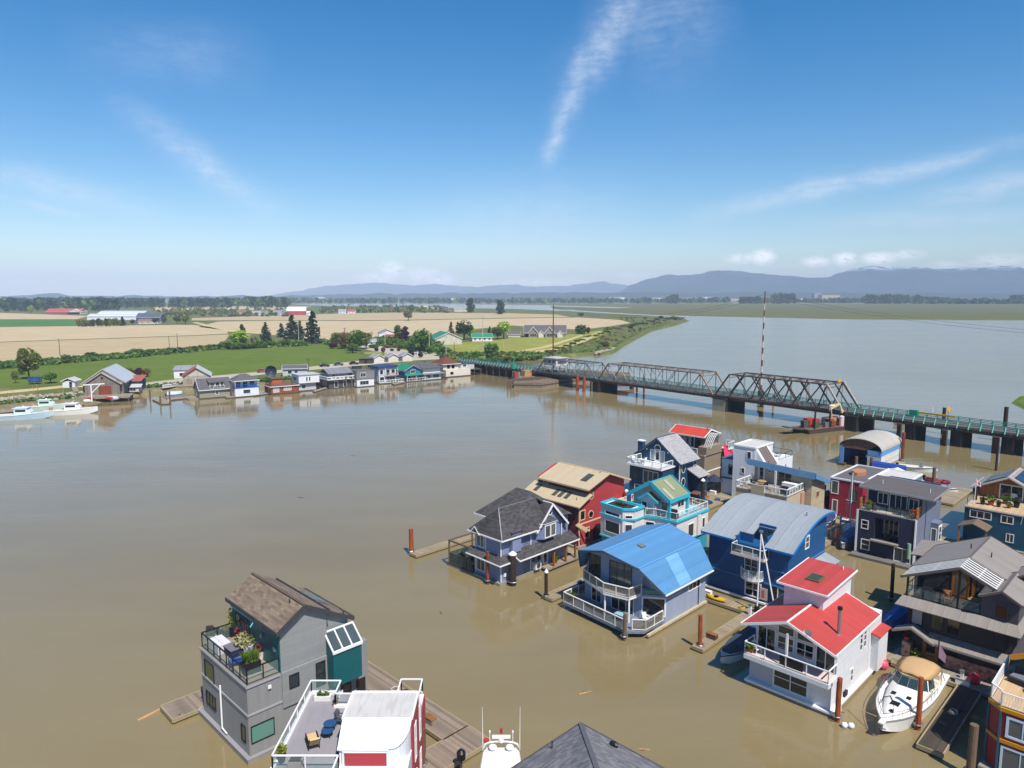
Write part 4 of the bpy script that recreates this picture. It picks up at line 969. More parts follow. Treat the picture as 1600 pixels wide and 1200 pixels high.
# ---- white flat roofed house and beige house
H = mthing('floating_home','tall white floating home of stacked boxes with a flat roof, behind the beige one','floating home',-50.8,105.5)
floatbase(H,-57,-49.5,105.3,118)
MB().box(-57,-53.4,106.3,112,.4,6.3).build('wall',WHV,H);MB().box(-54.6,-50.8,105.5,111.5,.4,8.9).build('tower_wall',WHV,H)
MB().box(-54.4,-50,111.5,117.6,.4,6.0).build('rear_wall',WHV,H)
r_ = bx(H,'roof',mat('pale roof membrane','#bdb9b4',.85),-54.5,-50.9,105.6,111.4,8.9,8.95)
trim(r_,[((-54.6,105.5,9.0),(-50.8,105.5,9.0)),((-50.8,105.5,9),(-50.8,111.5,9)),((-50.8,111.5,9),(-54.6,111.5,9)),((-54.6,111.5,9),(-54.6,105.5,9))],WHITE,.2,.24,'parapet')
bx(H,'lower_roof',mat('blue grey roofing','#4a5a72',.8),-57.1,-54.6,106.2,112,6.3,6.4)
MB().prism('y',[(-50.8,8.8),(-48.9,6.2),(-48.9,5.6),(-50.8,5.6)],105.6,109.6).build('sloped_wing',WHV,H)
MB().slab([(-50.85,106.2,8.9),(-48.85,106.2,6.28),(-48.85,109.2,6.28),(-50.85,109.2,8.9)],.1).build('sloped_roof',mat('brown roofing','#6a5d58',.9),H)
win(H,'-y',105.5,-52.2,-51.6,6.9,8.2);win(H,'-y',106.3,-55.8,-54.9,3.7,5.5,0,0,fw=.14);win(H,'-y',106.3,-54.6,-54.0,1.0,2.6);win(H,'-y',105.5,-53.1,-52.6,4.6,5.4)
trim(H,[((-57,106.25,3.1),(-53.4,106.25,3.1))],DARKG,.12,.2,'belt_trim')
rail(H,[(-50.1,112.5,6),(-50.1,117.5,6),(-54,117.5,6)],.9,2.0,BLACK,None,.05)
put('sqtable',mk_table(DARKG,BLACK,.5,.6,.8),AB(-51.5,115,6),.3,'dark table on the rear terrace of the tall white house')

BEI = mat('beige siding','#c5ac8e',.65,'lap',.25,var=.05,bump=.3);BEIW = mat('beige stucco','#b8a48c',.8,var=.08,bump=.2)
BLUF = mat('blue metal fascia','#5d88ab',.45,'seam',1.4,var=.08,bump=.2)
H = mthing('floating_home','beige floating home with a slanting blue edged roof and a cluttered balcony','floating home',-41.3,95.8)
floatbase(H,-49.2,-39.6,95.4,107)
MB().box(-49,-41.3,95.9,101.6,.4,4.75).build('wall',BEIW,H);MB().box(-49,-40.2,101.6,106.5,.4,4.75).build('rear_wall',BEI,H)
MB().ext([(-49,101.6,4.75),(-41.3,101.6,4.75),(-41.3,101.6,7.35),(-49,101.6,7.65)],(0,.2,0)).ext([(-41.5,101.65,4.75),(-41.5,106.4,4.75),(-41.5,106.4,5.6),(-41.5,101.65,7.2)],(1.3,0,0)).build('upper_wall',BEI,H)
rf = MB().slab([(-49.5,100.0,8.35),(-39.6,101.2,7.62),(-39.6,106.6,5.65),(-49.5,106.6,6.3)],.2).build('roof',mat('blue grey roof','#6c8299',.7),H)
MB().ext([(-49.5,99.95,7.55),(-39.6,101.15,6.75),(-39.6,101.15,7.74),(-49.5,99.95,8.5)],(0,.1,0)).build('fascia',BLUF,rf)
MB().ext([(-39.55,101.15,6.9),(-39.55,106.6,5.1),(-39.55,106.6,5.7),(-39.55,101.15,7.7)],(.08,0,0)).build('side_fascia',BLUF,rf)
vents(rf,[(-46.5,101,7.8),(-44,101.2,7.7),(-42,101.4,7.5)],.6,.06)
bx(H,'balcony_floor',TIMB,-49,-41.3,95.8,101.6,4.75,4.9)
rail(H,[(-49,101,4.9),(-49,95.9,4.9),(-46.6,95.9,4.9)],1.0,1.2,WHITE,None,.1)
rail(H,[(-44.6,95.9,4.9),(-41.35,95.9,4.9),(-41.35,101.4,4.9)],1.05,.95,WHITE,CLEAR,.11)
bx(H,'solid_parapet',BEI,-46.6,-44.6,95.7,96,3.6,5.9)
bx(H,'column',mat('silver column','#c8c8c8',.4),-44.0,-43.75,97.5,97.75,4.9,7.9)
door(H,'-y',101.6,-48.3,-47.4,4.9,7.2);win(H,'-y',101.6,-45.2,-43.2,5.0,7.0,1,0,CREAM,.12);roundwin(H,'-y',101.6,-46.6,6.7,.16)
win(H,'-y',95.9,-48.5,-46.8,1.0,3.2,1,0,BEI,gl=mat('dark garage','#15100e',.6));win(H,'-y',95.9,-44.4,-41.8,1.0,3.1,2,0,BEI);win(H,'+x',-40.2,103.4,104.3,3.6,4.4,0,0,BEI,.1,mat('brown shade','#7a4a30',.6));win(H,'+x',-41.3,96.4,98.2,1.6,3.4,0,0,BEI,gl=mat('brown shade','#7a4a30',.6))
bx(H,'corner_pilaster',mat('pinkish stucco','#b08e74',.8),-41.35,-41.1,100.4,101.5,.4,4.7)
put('freezer',lambda:(lambda o:(MB().box(-1,1,-.45,.45,0,.8).build('body',PLW,o),MB().box(-1.02,1.02,-.47,.47,.8,.9).build('lid',PLW,o),o)[-1])(thing('storage_chest','x','storage chest')),AB(-42.9,100.4,4.9),R(-45),'long white storage chest on the beige balcony under the blue roof')
put('wtable',mk_table(WOODL,WOOD,.65,.75),AB(-46.6,99.2,4.9),0,'round wooden table on the beige balcony')
put('blkchair',None,AB(-47.6,98.4,4.9),1,'dark chair left of the wooden table on the beige balcony')
put('blkchair',None,AB(-45.4,97.9,4.9),3,'dark chair right of the wooden table on the beige balcony')
put('greychair',mk_chair(STEEL,mat('pale sling','#b0a294',.7)),AB(-48.2,97.2,4.9),2,'pale chair near the left rail of the beige balcony')
put('bbq',None,AB(-42.2,97.2,4.9),R(-45),'black barbecue at the glass corner of the beige balcony')

# ---- light blue house with the bright blue roof
BLR = mat('bright blue metal roof','#5081ab',.5,'lap',.32,var=.08,bump=.4,nscale=.35,dirt=.2)
LBS = mat('light blue siding','#8e98ae',.6,'batten',.35,var=.05,bump=.35)
H = mthing('floating_home','light blue floating home with a bright blue barn shaped roof and two glass balconies','floating home',-37,55)
floatbase(H,-46.6,-36.9,57.0,66.8,.35,mat('float timber','#8a7d62',.85,'plank',.3))
MB().prism('z',[(-46.2,57.3),(-39.1,57.3),(-37,58.8),(-37,66.4),(-46.2,66.4)],.35,3.9).build('wall',LBS,H)
MB().prism('y',[(-46.2,3.9),(-45.3,6.2),(-42,7.25),(-38.4,6.3),(-37.15,4.1),(-37.15,3.9)],58.0,66.3).ext([(-46.2,57.3,3.9),(-39.1,57.3,3.9),(-38.6,57.3,6.2),(-42,57.3,7.25),(-45.3,57.3,6.2)],(0,.7,0)).build('upper_wall',LBS,H)
k1,k2 = -45.6,-38.2
rf = roofpoly(H,[[(-42,54.9,7.65),(k2,55.6,6.65),(k2,67,6.65),(-42,67,7.65)],[(k2,55.6,6.65),(-36.3,57.5,3.95),(-36.3,66.7,3.95),(k2,67,6.65)],
                  [(-42,54.9,7.65),(k1,55.4,6.65),(k1,67,6.65),(-42,67,7.65)],[(k1,55.4,6.65),(-47,57.5,3.95),(-47,66.7,3.95),(k1,67,6.65)]],BLR,.12)
trim(rf,[((-36.25,57.5,3.88),(-36.25,66.7,3.88))],WHITE,.09,.14,'gutter')
trim(rf,[((-42,54.86,7.58),(k2,55.56,6.58)),((k2,55.56,6.58),(-36.3,57.45,3.9)),((-42,54.86,7.58),(k1,55.36,6.58)),((k1,55.36,6.58),(-47,57.45,3.9))],mat('dark blue grey trim','#3b4658',.5),.1,.18,'barge_board')
trim(rf,[((k2,55.6,6.7),(k2,67,6.7)),((-42,54.9,7.68),(-42,67,7.68))],mat('blue ridge flashing','#6aa4d8',.4),.12,.04,'ridge_flashing')
pz = lambda b,f:(lambda a,z:(a,b,z+.03))(-38.2+f*1.9,6.65-f*2.7)
MB().poly([pz(60.2,.04),pz(62.4,.04),pz(62.4,.97),pz(60.2,.97)]).build('patched_sheet',mat('faded blue sheet','#6b9cc4',.42,'lap',.32),rf)
vz = lambda a:7.65-(a+42)*.263
MB().slab([(-40.9,59.2,vz(-40.9)+.16),(-40.3,59.2,vz(-40.3)+.16),(-40.3,59.9,vz(-40.3)+.16),(-40.9,59.9,vz(-40.9)+.16)],.16).build('roof_vent',mat('weathered vent','#6e6a62',.8),rf)
lowd = [(-47,54.7),(-38.4,53.95),(-37.1,55.2),(-37.1,58.6),(-39,57.3),(-47,57.3)]
for a in (-46,-43,-40,-38):MB().tube((a,55.4,-.5),(a,55.4,.5),.14).build('strut',DARKG,H)
MB().prism('z',lowd,.5,.75).build('lower_deck',mat('blue grey deck','#6f7684',.8,'plank',.2),H)
TGL = mat('tan rail glass','#7d7766',.06,alpha=.5,var=.1,bump=0)
rail(H,[(-47,57.2,.75),(-47,54.75,.75),(-42.6,54.35,.75),(-38.4,54.0,.75)],1.1,1.5,WHITE,TGL,.08);rail(H,[(-38.1,54.6,.75),(-37.1,55.4,.75),(-37.1,58.4,.75)],1.1,1.5,WHITE,TGL,.08)
upd = [(-45.9,57.3),(-45.6,56.3),(-41.9,54.9),(-39.2,55.5),(-39,57.3)]
MB().prism('z',upd,3.1,3.3).build('upper_deck',WHITE,H)
rail(H,[(*p,3.3) for p in upd],1.05,1.4,WHITE,TGL,.08)
for a,b in ((-41.9,55.2),(-39.3,55.7)):MB().tube((a,b,.75),(a,b,3.1),.1).build('deck_post',WHITE,H)
win(H,'-y',57.3,-45.6,-44.2,3.4,5.8,1,0,DARKG,.06);win(H,'-y',57.3,-42.9,-40.2,3.4,5.8,2,0,DARKG,.06,name='sliding_door')
win(H,'-y',57.3,-45.2,-44,.8,2.8,1,0,WHITE,.08);win(H,'-y',57.3,-42.6,-39.9,.8,2.8,2,0,WHITE,.08,name='sliding_door')
winp(H,(-38.85,57.48),(2.1,1.5),2.1,1.2,2.9,0,WHITE,.16);winp(H,(-38.85,57.48),(2.1,1.5),2.2,3.35,3.8,0,DARKG,.05,GREENGL)
win(H,'+x',-37,63.0,65.2,2.5,3.3,2,0);trim(H,[((-36.93,64.9,.4),(-36.93,64.9,3.7))],DARKG,.07,.07,'downpipe')
bx(H,'side_ledge',mat('pale timber','#b3a68a',.8,'plank',.2),-37,-36.75,55.4,66.4,.2,.42)
put('patio_sq',mk_table(mat('pale blue table','#8fb0bd',.4),STEEL,.5,.72,1),AB(-40.2,55.6,.75),R(-45),'square pale table on the lower deck under the bright blue roof')
put('whchair',None,AB(-38.1,56.9,.75),.6,'chair behind the corner window of the light blue house')
put('porchpot',None,AB(-46.4,55.5,.75),0,'potted shrub at the left corner of the lower deck below the blue roof')

# ---- royal blue house with the barrel roof
ROY = mat('royal blue siding','#114e80',.55,'lap',.2,var=.05,bump=.35)
BARR = mat('pale grey barrel roofing','#8b9196',.8,'seam',1.25,var=.07,bump=.6,nscale=1.2,dirt=.22)
H = mthing('floating_home','royal blue floating home with a pale grey barrel roof cut by a recessed balcony','floating home',-29.9,70.5)
floatbase(H,-39.4,-29.6,70.2,80.6)
MB().box(-39,-29.9,70.5,80.2,.4,6.3).build('wall',ROY,H)
def vz14(b):return 6.7+2.45*math.sin(min(1,max(0,(b-69.9)/13))*math.pi*.78)/math.sin(math.pi*.5)
bs = [69.9+i*11/16 for i in range(17)]
mb = MB();mb.ext([(-29.9,70.5,6.2)]+[(-29.9,b,vz14(b)-.14) for b in bs if b > 70.4 and b < 80.3]+[(-29.9,80.2,6.2)],(-.12,0,0));mb.build('gable_wall',ROY,H)
mb = MB()
def vault(a0,a1,b0):
    bb = [b for b in bs if b > b0+.05];bb = [b0]+bb
    for p,q in zip(bb,bb[1:]):mb.slab([(a0,p,vz14(p)),(a1,p,vz14(p)),(a1,q,vz14(q)),(a0,q,vz14(q))],.14)
vault(-39.7,-35.7,69.9);vault(-35.7,-34.2,71.2);vault(-34.2,-32.3,72.6);vault(-32.3,-29.2,69.9)
rf = mb.build('roof',BARR,H)
for k in ((-39.7,-35.7),(-32.3,-29.2)):trim(rf,[((k[0],69.86,6.6),(k[1],69.86,6.6))],mat('blue eave trim','#1d6fae',.5),.1,.2,'fascia')
trim(rf,[((-29.16,p,vz14(p)-.1),(-29.16,q,vz14(q)-.1)) for p,q in zip(bs,bs[1:])],mat('blue eave trim','#1d6fae',.5),.1,.2,'fascia')
bx(H,'recess_wall',ROY,-35.7,-34.2,71.25,71.4,5.4,7.3);bx(H,'recess_wall',ROY,-34.2,-32.3,72.65,72.8,5.4,8.2)
bx(H,'recess_side',ROY,-32.35,-32.2,70.5,72.7,5.4,7.6);bx(H,'recess_side',ROY,-35.8,-35.65,70.3,71.3,5.4,7.0)
win(H,'-y',72.65,-34.0,-32.5,5.6,7.6,1,0,ROY,.06)
bx(H,'upper_balcony',mat('pale deck','#c9b8ae',.8),-35.7,-31.9,69.2,72.6,5.25,5.45)
rail(H,[(-35.6,70.4,5.45),(-35.6,69.25,5.45),(-32,69.25,5.45),(-32,70.4,5.45)],1.0,1.2,WHITE,mat('smoked rail glass','#2f4a48',.04,alpha=.5),.06)
c14 = [(-35+.0,70.5)]+[(-33.75+1.25*math.cos(math.pi*(1-i/8)),70.5-1.0*math.sin(math.pi*i/8)) for i in range(9)]
MB().prism('z',c14[1:],2.65,2.85).build('lower_balcony',PLW,H);rail(H,[(*p,2.85) for p in c14[1:]],.95,5,WHITE,CLEAR,.045,bars=.12)
win(H,'-y',70.5,-34.6,-33.2,3.0,4.9,1,1);win(H,'-y',70.5,-34.4,-32.8,.75,2.15,1,1,fw=.14)
bx(H,'door',mat('dark brown door','#2a1c16',.5),-31.7,-30.9,70.44,70.5,.45,2.5);win(H,'-y',70.5,-30.8,-30.1,.6,2.4,0,0,gl=GLASSL)
win(H,'+x',-29.9,74.7,75.5,5.9,7.1,0,1,fw=.14)
for k in [((-39,70.45,2.55),(-35.2,70.45,2.55)),((-32.4,70.45,2.55),(-29.9,70.45,2.55)),((-32.4,70.46,4.2),(-29.9,70.46,4.2)),((-29.85,70.5,4.3),(-29.85,80.2,4.3))]:trim(H,[k],mat('blue belt trim','#3f74a8',.5),.08,.14,'belt_trim')
MB().box(-29.9,-28.4,77.2,80.2,.4,3.4).build('annex_wall',ROY,H);MB().slab([(-29.9,77,4.0),(-28.2,77,3.4),(-28.2,80.4,3.4),(-29.9,80.4,4.0)],.1).build('annex_roof',BARR,H)
vents(H,[(-30.6,76.4,8.9)],.5,.07,STEEL)
trim(H,[((-39.2,70.2,.35),(-32,70.2,.35))],PLW,.16,.2,'bumper')
put('whchair',None,AB(-35.0,69.8,5.45),2.6,'white chair on the upper balcony cut into the barrel roof')
o = thing('signboard','pink notice board on the royal blue wall, left of its brown door','notice board',AB(-32.3,70.35,0),R(-45));MB().box(-.4,.4,-.06,.0,.7,2.0).build('panel',mat('pale pink board','#c9a9a5',.6),o);MB().box(-.18,.1,-.075,-.055,.95,1.75).build('faded_picture',mat('faded red print','#b06a64',.6,var=.3),o)

# ---- white house with the red roofs
H = mthing('floating_home','white floating home with bright red roofs, a stovepipe and a full width balcony','floating home',-19.4,55)
floatbase(H,-26.4,-19.2,54.7,66.6,.35);bx(H,'ledge',WHITE,-26.45,-19.1,54.6,66.7,.28,.45)
FW = mat('pale grey panel','#a9adb8',.55,var=.05);RR = mat('red roof sheet','#ac403a',.55,'seam',.45,var=.07,bump=.3,dirt=.22)
MB().box(-26.2,-19.4,55,66.2,.45,2.7).box(-26.2,-19.4,55.9,66.2,2.7,5.1).build('wall',WHS,H)
MB().prism('y',[(-26.2,5.05),(-26.2,5.3),(-22.8,6.65),(-19.4,5.25),(-19.4,5.05)],55.9,64.2).build('gable_wall',WHS,H)
bx(H,'front_panel',FW,-26.15,-24.2,54.95,55,.5,2.5)
gable(H,'y',54.2,64.3,-26.75,5.45,-22.8,6.9,-18.95,5.45,RR,.12,WHITE,fw=.2)
MB().box(-25.3,-21.9,59.1,65.4,5.6,8.1).build('upper_wall',WHS,H)
ur = MB().slab([(-25.75,58.6,8.15),(-21.45,58.6,8.15),(-21.45,65.4,8.5),(-25.75,65.4,8.5)],.12).build('upper_roof',RR,H)
trim(ur,[((-25.75,58.56,8.1),(-21.45,58.56,8.1)),((-21.41,58.6,8.1),(-21.41,65.4,8.45)),((-25.79,58.6,8.1),(-25.79,65.4,8.45))],WHITE,.08,.16,'fascia')
s = MB().slab([(-24.1,60.5,8.42),(-22.9,60.5,8.42),(-22.9,61.9,8.5),(-24.1,61.9,8.5)],.22).build('skylight',mat('brown skylight frame','#6a5a42',.5),ur);MB().slab([(-23.98,60.62,8.45),(-23.02,60.62,8.45),(-23.02,61.78,8.52),(-23.98,61.78,8.52)],.03).build('pane',OLIVEGL,s)
vents(ur,[(-22.4,64.7,8.4)],.35,.05,PLW)
bx(H,'balcony',WHS,-26.35,-19.3,54.1,55.9,2.55,2.95);bx(H,'balcony_floor',mat('pale deck','#c9b8ae',.8),-26.3,-19.35,54.15,55.9,2.95,3.0)
rail(H,[(-26.3,55.85,3),(-26.3,54.18,3),(-22.8,54.18,3),(-19.38,54.18,3),(-19.38,55.85,3)],1.0,1.7,WHITE,None,.07)
bx(H,'rail_screen',BLACK,-23.3,-21.4,54.2,54.26,3.05,3.95);MB().box(-22.85,-22.7,54.2,54.35,2.9,5.9).build('centre_post',WHITE,H)
win(H,'-y',55.9,-25.95,-24.5,3.1,5.0,1,0,name='sliding_door');win(H,'-y',55.9,-24.2,-22.95,3.6,4.7,1,1);win(H,'-y',55.9,-22.6,-21.3,3.6,4.7,1,1);win(H,'-y',55.9,-21.0,-19.6,3.1,4.95,1,0,name='sliding_door')
win(H,'-y',55.9,-24.2,-22.95,5.0,5.6,0,0,gl=OLIVEGL);win(H,'-y',55.9,-22.6,-21.3,4.98,5.55,0,0,gl=OLIVEGL)
win(H,'-y',55,-24.0,-21.3,.75,2.35,1,1)
for b in (60.9,61.8):win(H,'+x',-19.4,b,b+.5,3.2,4.8,0,2)
win(H,'+x',-19.4,59.1,59.5,1.2,2.2,0,1);trim(H,[((-19.36,56.1,.5),(-19.36,56.1,2.6))],DARKG,.08,.08,'downpipe');trim(H,[((-19.36,63.0,.5),(-19.36,63.0,5.0))],WHITE,.1,.1,'corner_board')
MB().box(-19.4,-18.8,63.8,66.2,.45,3.7).build('annex_wall',WHS,H);MB().slab([(-19.4,63.6,3.9),(-18.6,63.6,3.7),(-18.6,66.4,3.7),(-19.4,66.4,3.9)],.1).build('annex_roof',RR,H)
sp = MB().tube((-19.9,57.3,5.55),(-19.9,57.3,7.9),.13,n=10).build('stovepipe',STEEL,H);MB().lathe((-19.9,57.3,7.9),[(.2,0),(.2,.22),(.1,.26)],10).build('pipe_cap',BLACK,sp);MB().lathe((-19.9,57.3,5.5),[(.32,0),(.16,.35)],10).build('pipe_flashing',STEEL,sp)
put('dish',mk_dish,AB(-21.2,54.4,5.95),R(-45),'grey satellite dish at the front edge of the bright red roof')
put('whchair',None,AB(-25.6,54.9,3),.4,'white chair at the left end of the white balcony under the red roof')
put('porchpot',None,AB(-26.0,54.5,3),0,'potted shrub in the left corner of the white balcony under the red roof')
bx(H,'propane_box',BLACK,-19.4,-19.2,57.6,58.2,.5,.9)
# ---- crimson flat roofed house and the dark one in front of it
CRIM = mat('crimson siding','#8e2437',.55,'lap',.3,var=.05,bump=.25)
H = mthing('floating_home','crimson floating home with a white rimmed flat roof behind the navy house','floating home',-35.2,107)
floatbase(H,-39.8,-30,106.7,118.5)
bx(H,'wall',CRIM,-39.6,-35.0,107,118,.4,5.95);bx(H,'blue_wing',mat('slate blue siding','#6d8296',.6,'batten',.5),-35.0,-30.3,109,118,.4,6.1)
rf = bx(H,'roof',mat('grey roof membrane','#5f5a5c',.9,var=.15),-39.5,-35,107.1,117.9,5.95,6.02)
for s in [((-39.6,107,6.05),(-35,107,6.05)),((-39.6,107,6.05),(-39.6,118,6.05)),((-39.6,118,6.05),(-35,118,6.05)),((-35,109,6.2),(-30.3,109,6.2)),((-35,109,6.2),(-35,118,6.2)),((-30.3,109,6.2),(-30.3,118,6.2)),((-35,118,6.2),(-30.3,118,6.2))]:trim(rf,[s],WHITE,.2,.22,'parapet')
bx(rf,'wing_roof',mat('pale roof membrane','#bdb9b4',.85),-34.9,-30.4,109.1,117.9,6.1,6.15)
MB().prism('z',[(-37.4+1.0*math.cos(i*.5),112+1.6*math.sin(i*.5)) for i in range(13)][:12],6.02,6.6).build('roof_hatch',mat('tan tarpaulin','#a8754e',.85,bump=.6),rf)
win(H,'-y',107,-39.35,-38.5,3.8,5.6,0,0,fw=.12,gl=GLASSL);win(H,'-y',107,-39.1,-38.5,.8,2.7,0,0,fw=.12,gl=GLASSL);win(H,'-y',107,-36.6,-35.8,3.2,4.8,0,0,DARKG)
NAV = mat('navy siding','#242840',.6,'lap',.2,var=.05,bump=.35);NAVL = mat('sunlit navy siding','#6a7184',.6,'lap',.2,var=.05,bump=.35)  # second siding is the navy lightened: sunlight put into the colour
FLATR = mat('charcoal roofing','#5a5454',.9,var=.14,bump=.2,dirt=.2)
SOLAR = mat('solar glass','#1a2440',.1,'plank',.16,var=.15,bump=0,spec=.8)
H = mthing('floating_home','three storey navy floating home with flat charcoal roof and planted front terrace','floating home',-24.4,93.7)
floatbase(H,-31.4,-24.2,92.3,105,.32,mat('grey float','#6b675f',.9,var=.2))
mb = MB();mb.box(-31.1,-29.0,93.7,104.5,.35,5.85);mb.box(-26.2,-24.45,93.7,104.5,.35,5.85);mb.box(-29.0,-26.2,93.7,104.5,.35,2.45);mb.box(-29,-26.2,95.6,104.5,2.45,5.85);mb.box(-29,-26.2,93.7,95.6,5.25,5.85);mb.build('wall',NAV,H)
MB().box(-30.6,-24.45,95.8,104.4,5.85,8.4).build('upper_wall',NAV,H)
mb = MB();mb.box(-24.45,-24.36,93.75,104.4,.4,5.8);mb.box(-24.45,-24.36,95.85,104.3,5.8,8.35);mb.build('sunlit_side',NAVL,H)  # thin layer carrying the painted sunlight of the right-hand wall
rf = MB().slab([(-31.4,94.7,8.75),(-22.9,94.7,8.6),(-22.9,101.6,8.75),(-31.4,101.6,8.9)],.22).build('roof',FLATR,H)
for s in [((-31.4,94.66,8.64),(-22.9,94.66,8.5)),((-22.86,94.7,8.5),(-22.86,101.6,8.64)),((-31.44,94.7,8.64),(-31.44,101.6,8.8))]:trim(rf,[s],mat('silver drip edge','#8d8a88',.4),.08,.24,'fascia')
vents(rf,[(-29.5,97.5,8.8),(-24,97.5,8.7)],.5,.04,PLW)
sp = MB().slab([(-30.9,101.8,8.7),(-23.2,101.8,8.6),(-23.2,104.6,8.2),(-30.9,104.6,8.3)],.12).build('rear_roof',mat('blue grey seam roof','#74808e',.4,'seam',.9,var=.05),H)
win(H,'-y',95.8,-29.4,-28.3,6.7,8.0,1);win(H,'-y',95.8,-28.0,-26.1,6.0,8.05,2,0,name='sliding_door');win(H,'-y',95.8,-25.8,-24.8,6.6,7.9,1)
bx(H,'terrace_floor',mat('pale pavers','#b5a89a',.8),-31,-24.5,93.75,95.8,5.85,5.92)
rail(H,[(-31,93.75,5.9),(-24.5,93.75,5.9)],1.0,1.5,BLACK,CLEAR,.035)
for a in (-31.05,-24.5):MB().bar((a,94.6,5.9),(a,94.6,7.3),.12,.12).box(a-.06,a+.06,94.2,95.7,5.9,7.3).build('cedar_screen',mat('orange cedar','#a0622e',.6,'plank',.2),H)
win(H,'-y',95.6,-28.4,-26.8,2.9,5.0,2);win(H,'-y',93.7,-30.5,-29.8,3.6,4.6,0,1);win(H,'-y',93.7,-30.4,-29.5,.9,2.1,0,1)
win(H,'-y',93.7,-26.5,-24.75,.4,2.0,1,0,name='sliding_door');MB().tube((-24.9,93.6,1.0),(-24.9,93.6,2.9),.22,n=12).build('water_tank',mat('sage green tank','#7f9c86',.5),H)
MB().prism('z',[(-29.3,93.1),(-26.1,93.1),(-26.1,93.75),(-29.3,93.75)],2.3,2.48).build('balcony_slab',CONC,H)
trim(H,[((-31.1,93.66,.4),(-31.1,93.66,5.9))],WHITE,.22,.1,'corner_board');trim(H,[((-24.35,93.7,.4),(-24.35,93.7,5.9))],WHITE,.16,.22,'corner_board');trim(H,[((-24.33,97.6,.4),(-24.33,97.6,8.3))],DARKG,.06,.06,'downpipe')
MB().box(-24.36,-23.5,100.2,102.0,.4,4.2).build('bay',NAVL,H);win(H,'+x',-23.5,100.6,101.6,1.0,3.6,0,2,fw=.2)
win(H,'-y',100.2,-24.2,-23.7,1.0,3.4,0,0)
G2 = 'potted plants on the navy house terrace'
for i,(x,y,k,lb) in enumerate(((1341,806,'tall yellow green grass in a pot at the left end of the navy house terrace','spikepot'),(1447,806,'round orange shrub in a pot at the right end of the navy house terrace','orangepot'))):
    a,b = inab(x,y,5.95)
    put(lb,mk_pot(POTB,LEAFY,'round',.28,.4,1.0,.5,90,.25,'plant_pot',True) if i == 0 else mk_pot(POTB,mat('orange leaves','#a8501c',pat='leaf',var=.3,col2='#c8702c'),'round',.3,.45,.8,.55,120,.2),AB(min(-24.8,max(-30.7,a)),94.2,5.92),0,k)
for i,(a,t) in enumerate(((-30.0,'leftmost of the low chairs on the navy house terrace'),(-29.2,'second low chair from the left on the navy house terrace'),(-26.4,'chair right of the sliding door on the navy house terrace'),(-25.6,'rightmost chair on the navy house terrace'))):
    put('wickchair',mk_chair(WICK,WICK),AB(a,94.7,5.92),R(-45)+i,t,'dark chairs on the navy house terrace')
put('lowgreen',mk_pot(POTB,LEAFG,2.2,.18,.3,.4,.25,90,.16,'planter_box'),AB(-27.2,95.4,5.92),R(-45),'long box of green plants below the upper sliding door of the navy house')
put('lowgreen',None,AB(-27.6,94.6,2.5),R(-45),'box of green plants in the recessed middle balcony of the navy house')

# ---- teal house with solar roof and flag
TEALH = mat('dark teal siding','#134a62',.6,'lap',.2,var=.05,bump=.35)
H = mthing('floating_home','dark teal floating home with solar panels, a wooden gable and a cluttered terrace','floating home',-22.5,108.4)
floatbase(H,-22.8,-13,108,122)
bx(H,'wall',TEALH,-22.5,-13.3,108.5,121.5,.4,4.95)
bx(H,'terrace_floor',mat('tan deck boards','#b59a78',.8,'plank',.2),-22.5,-13.3,108.5,115.4,4.95,5.1)
trim(H,[((-22.6,108.45,4.98),(-13.3,108.45,4.98))],mat('pale cap board','#a9a196',.7),.16,.14,'cap_board')
MB().prism('y',[(-22.3,5.1),(-22.3,6.5),(-18.9,8.1),(-15.4,6.5),(-15.4,5.1)],115.5,121.5).build('wooden_wall',WOOD,H)
g = gable(H,'y',114.6,122.2,-23.2,6.3,-18.9,8.45,-14.6,6.3,mat('weathered grey roof','#8c8580',.7,'seam',.6),.14,mat('pale fascia','#b8b0a6',.6),fw=.2)
for a0,a1,z0,z1 in ((-22.0,-19.4,6.9,8.2),(-18.4,-15.6,8.2,6.8)):
    for k in range(2):b = 115.6+k*3.1;MB().slab([(a0,b,z0+.14),(a1,b,z1+.14),(a1,b+2.9,z1+.14),(a0,b+2.9,z0+.14)],.05).build('solar_panel',SOLAR,g)
win(H,'-y',115.5,-19.9,-17.4,5.15,7.1,1,0,fw=.14,name='sliding_door')
win(H,'-y',108.5,-21.8,-19.5,3.75,4.6,2,0,fw=.1);win(H,'-y',108.5,-18.3,-17.1,3.75,4.6,1,0,fw=.1);win(H,'-y',108.5,-17.6,-16.9,1.3,2.3,1);win(H,'-y',108.5,-15.2,-14.2,1.0,2.2,1)
trim(H,[((-16.2,108.3,3.9),(-16.0,107.9,4.9))],PLW,.06,.06,'bracket')
MB().slab([(-22.6,105.6,2.9),(-20.9,105.6,3.6),(-20.9,108.5,3.6),(-22.6,108.5,2.9)],.1).slab([(-20.9,105.6,3.6),(-19.2,105.6,2.9),(-19.2,108.5,2.9),(-20.9,108.5,3.6)],.1).build('porch_roof',mat('weathered beam','#6b5a48',.8),H)
for a in (-22.4,-19.4):MB().bar((a,105.8,.4),(a,105.8,2.9),.18).build('porch_post',WOOD,H)
bx(H,'porch_deck',TIMB,-22.6,-19,105.4,108.5,.2,.45)
MB().path([(-22.3,108.7,5.1),(-22.3,108.7,6.2),(-22.2,110.2,6.6),(-22.3,112.2,6.2),(-22.3,112.2,5.1)],.04).build('arched_rail',BLACK,H)
o = thing('flagpole','white flagpole flying a red and white maple leaf flag on the teal house terrace','flagpole',AB(-21.75,110.0,5.1),0)
MB().tube((0,0,0),(0,0,3.5),.05,.035).build('pole',PLW,o);f = MB()
RED_F = mat('flag red','#b8142a',.7,bump=0);fl = MB()
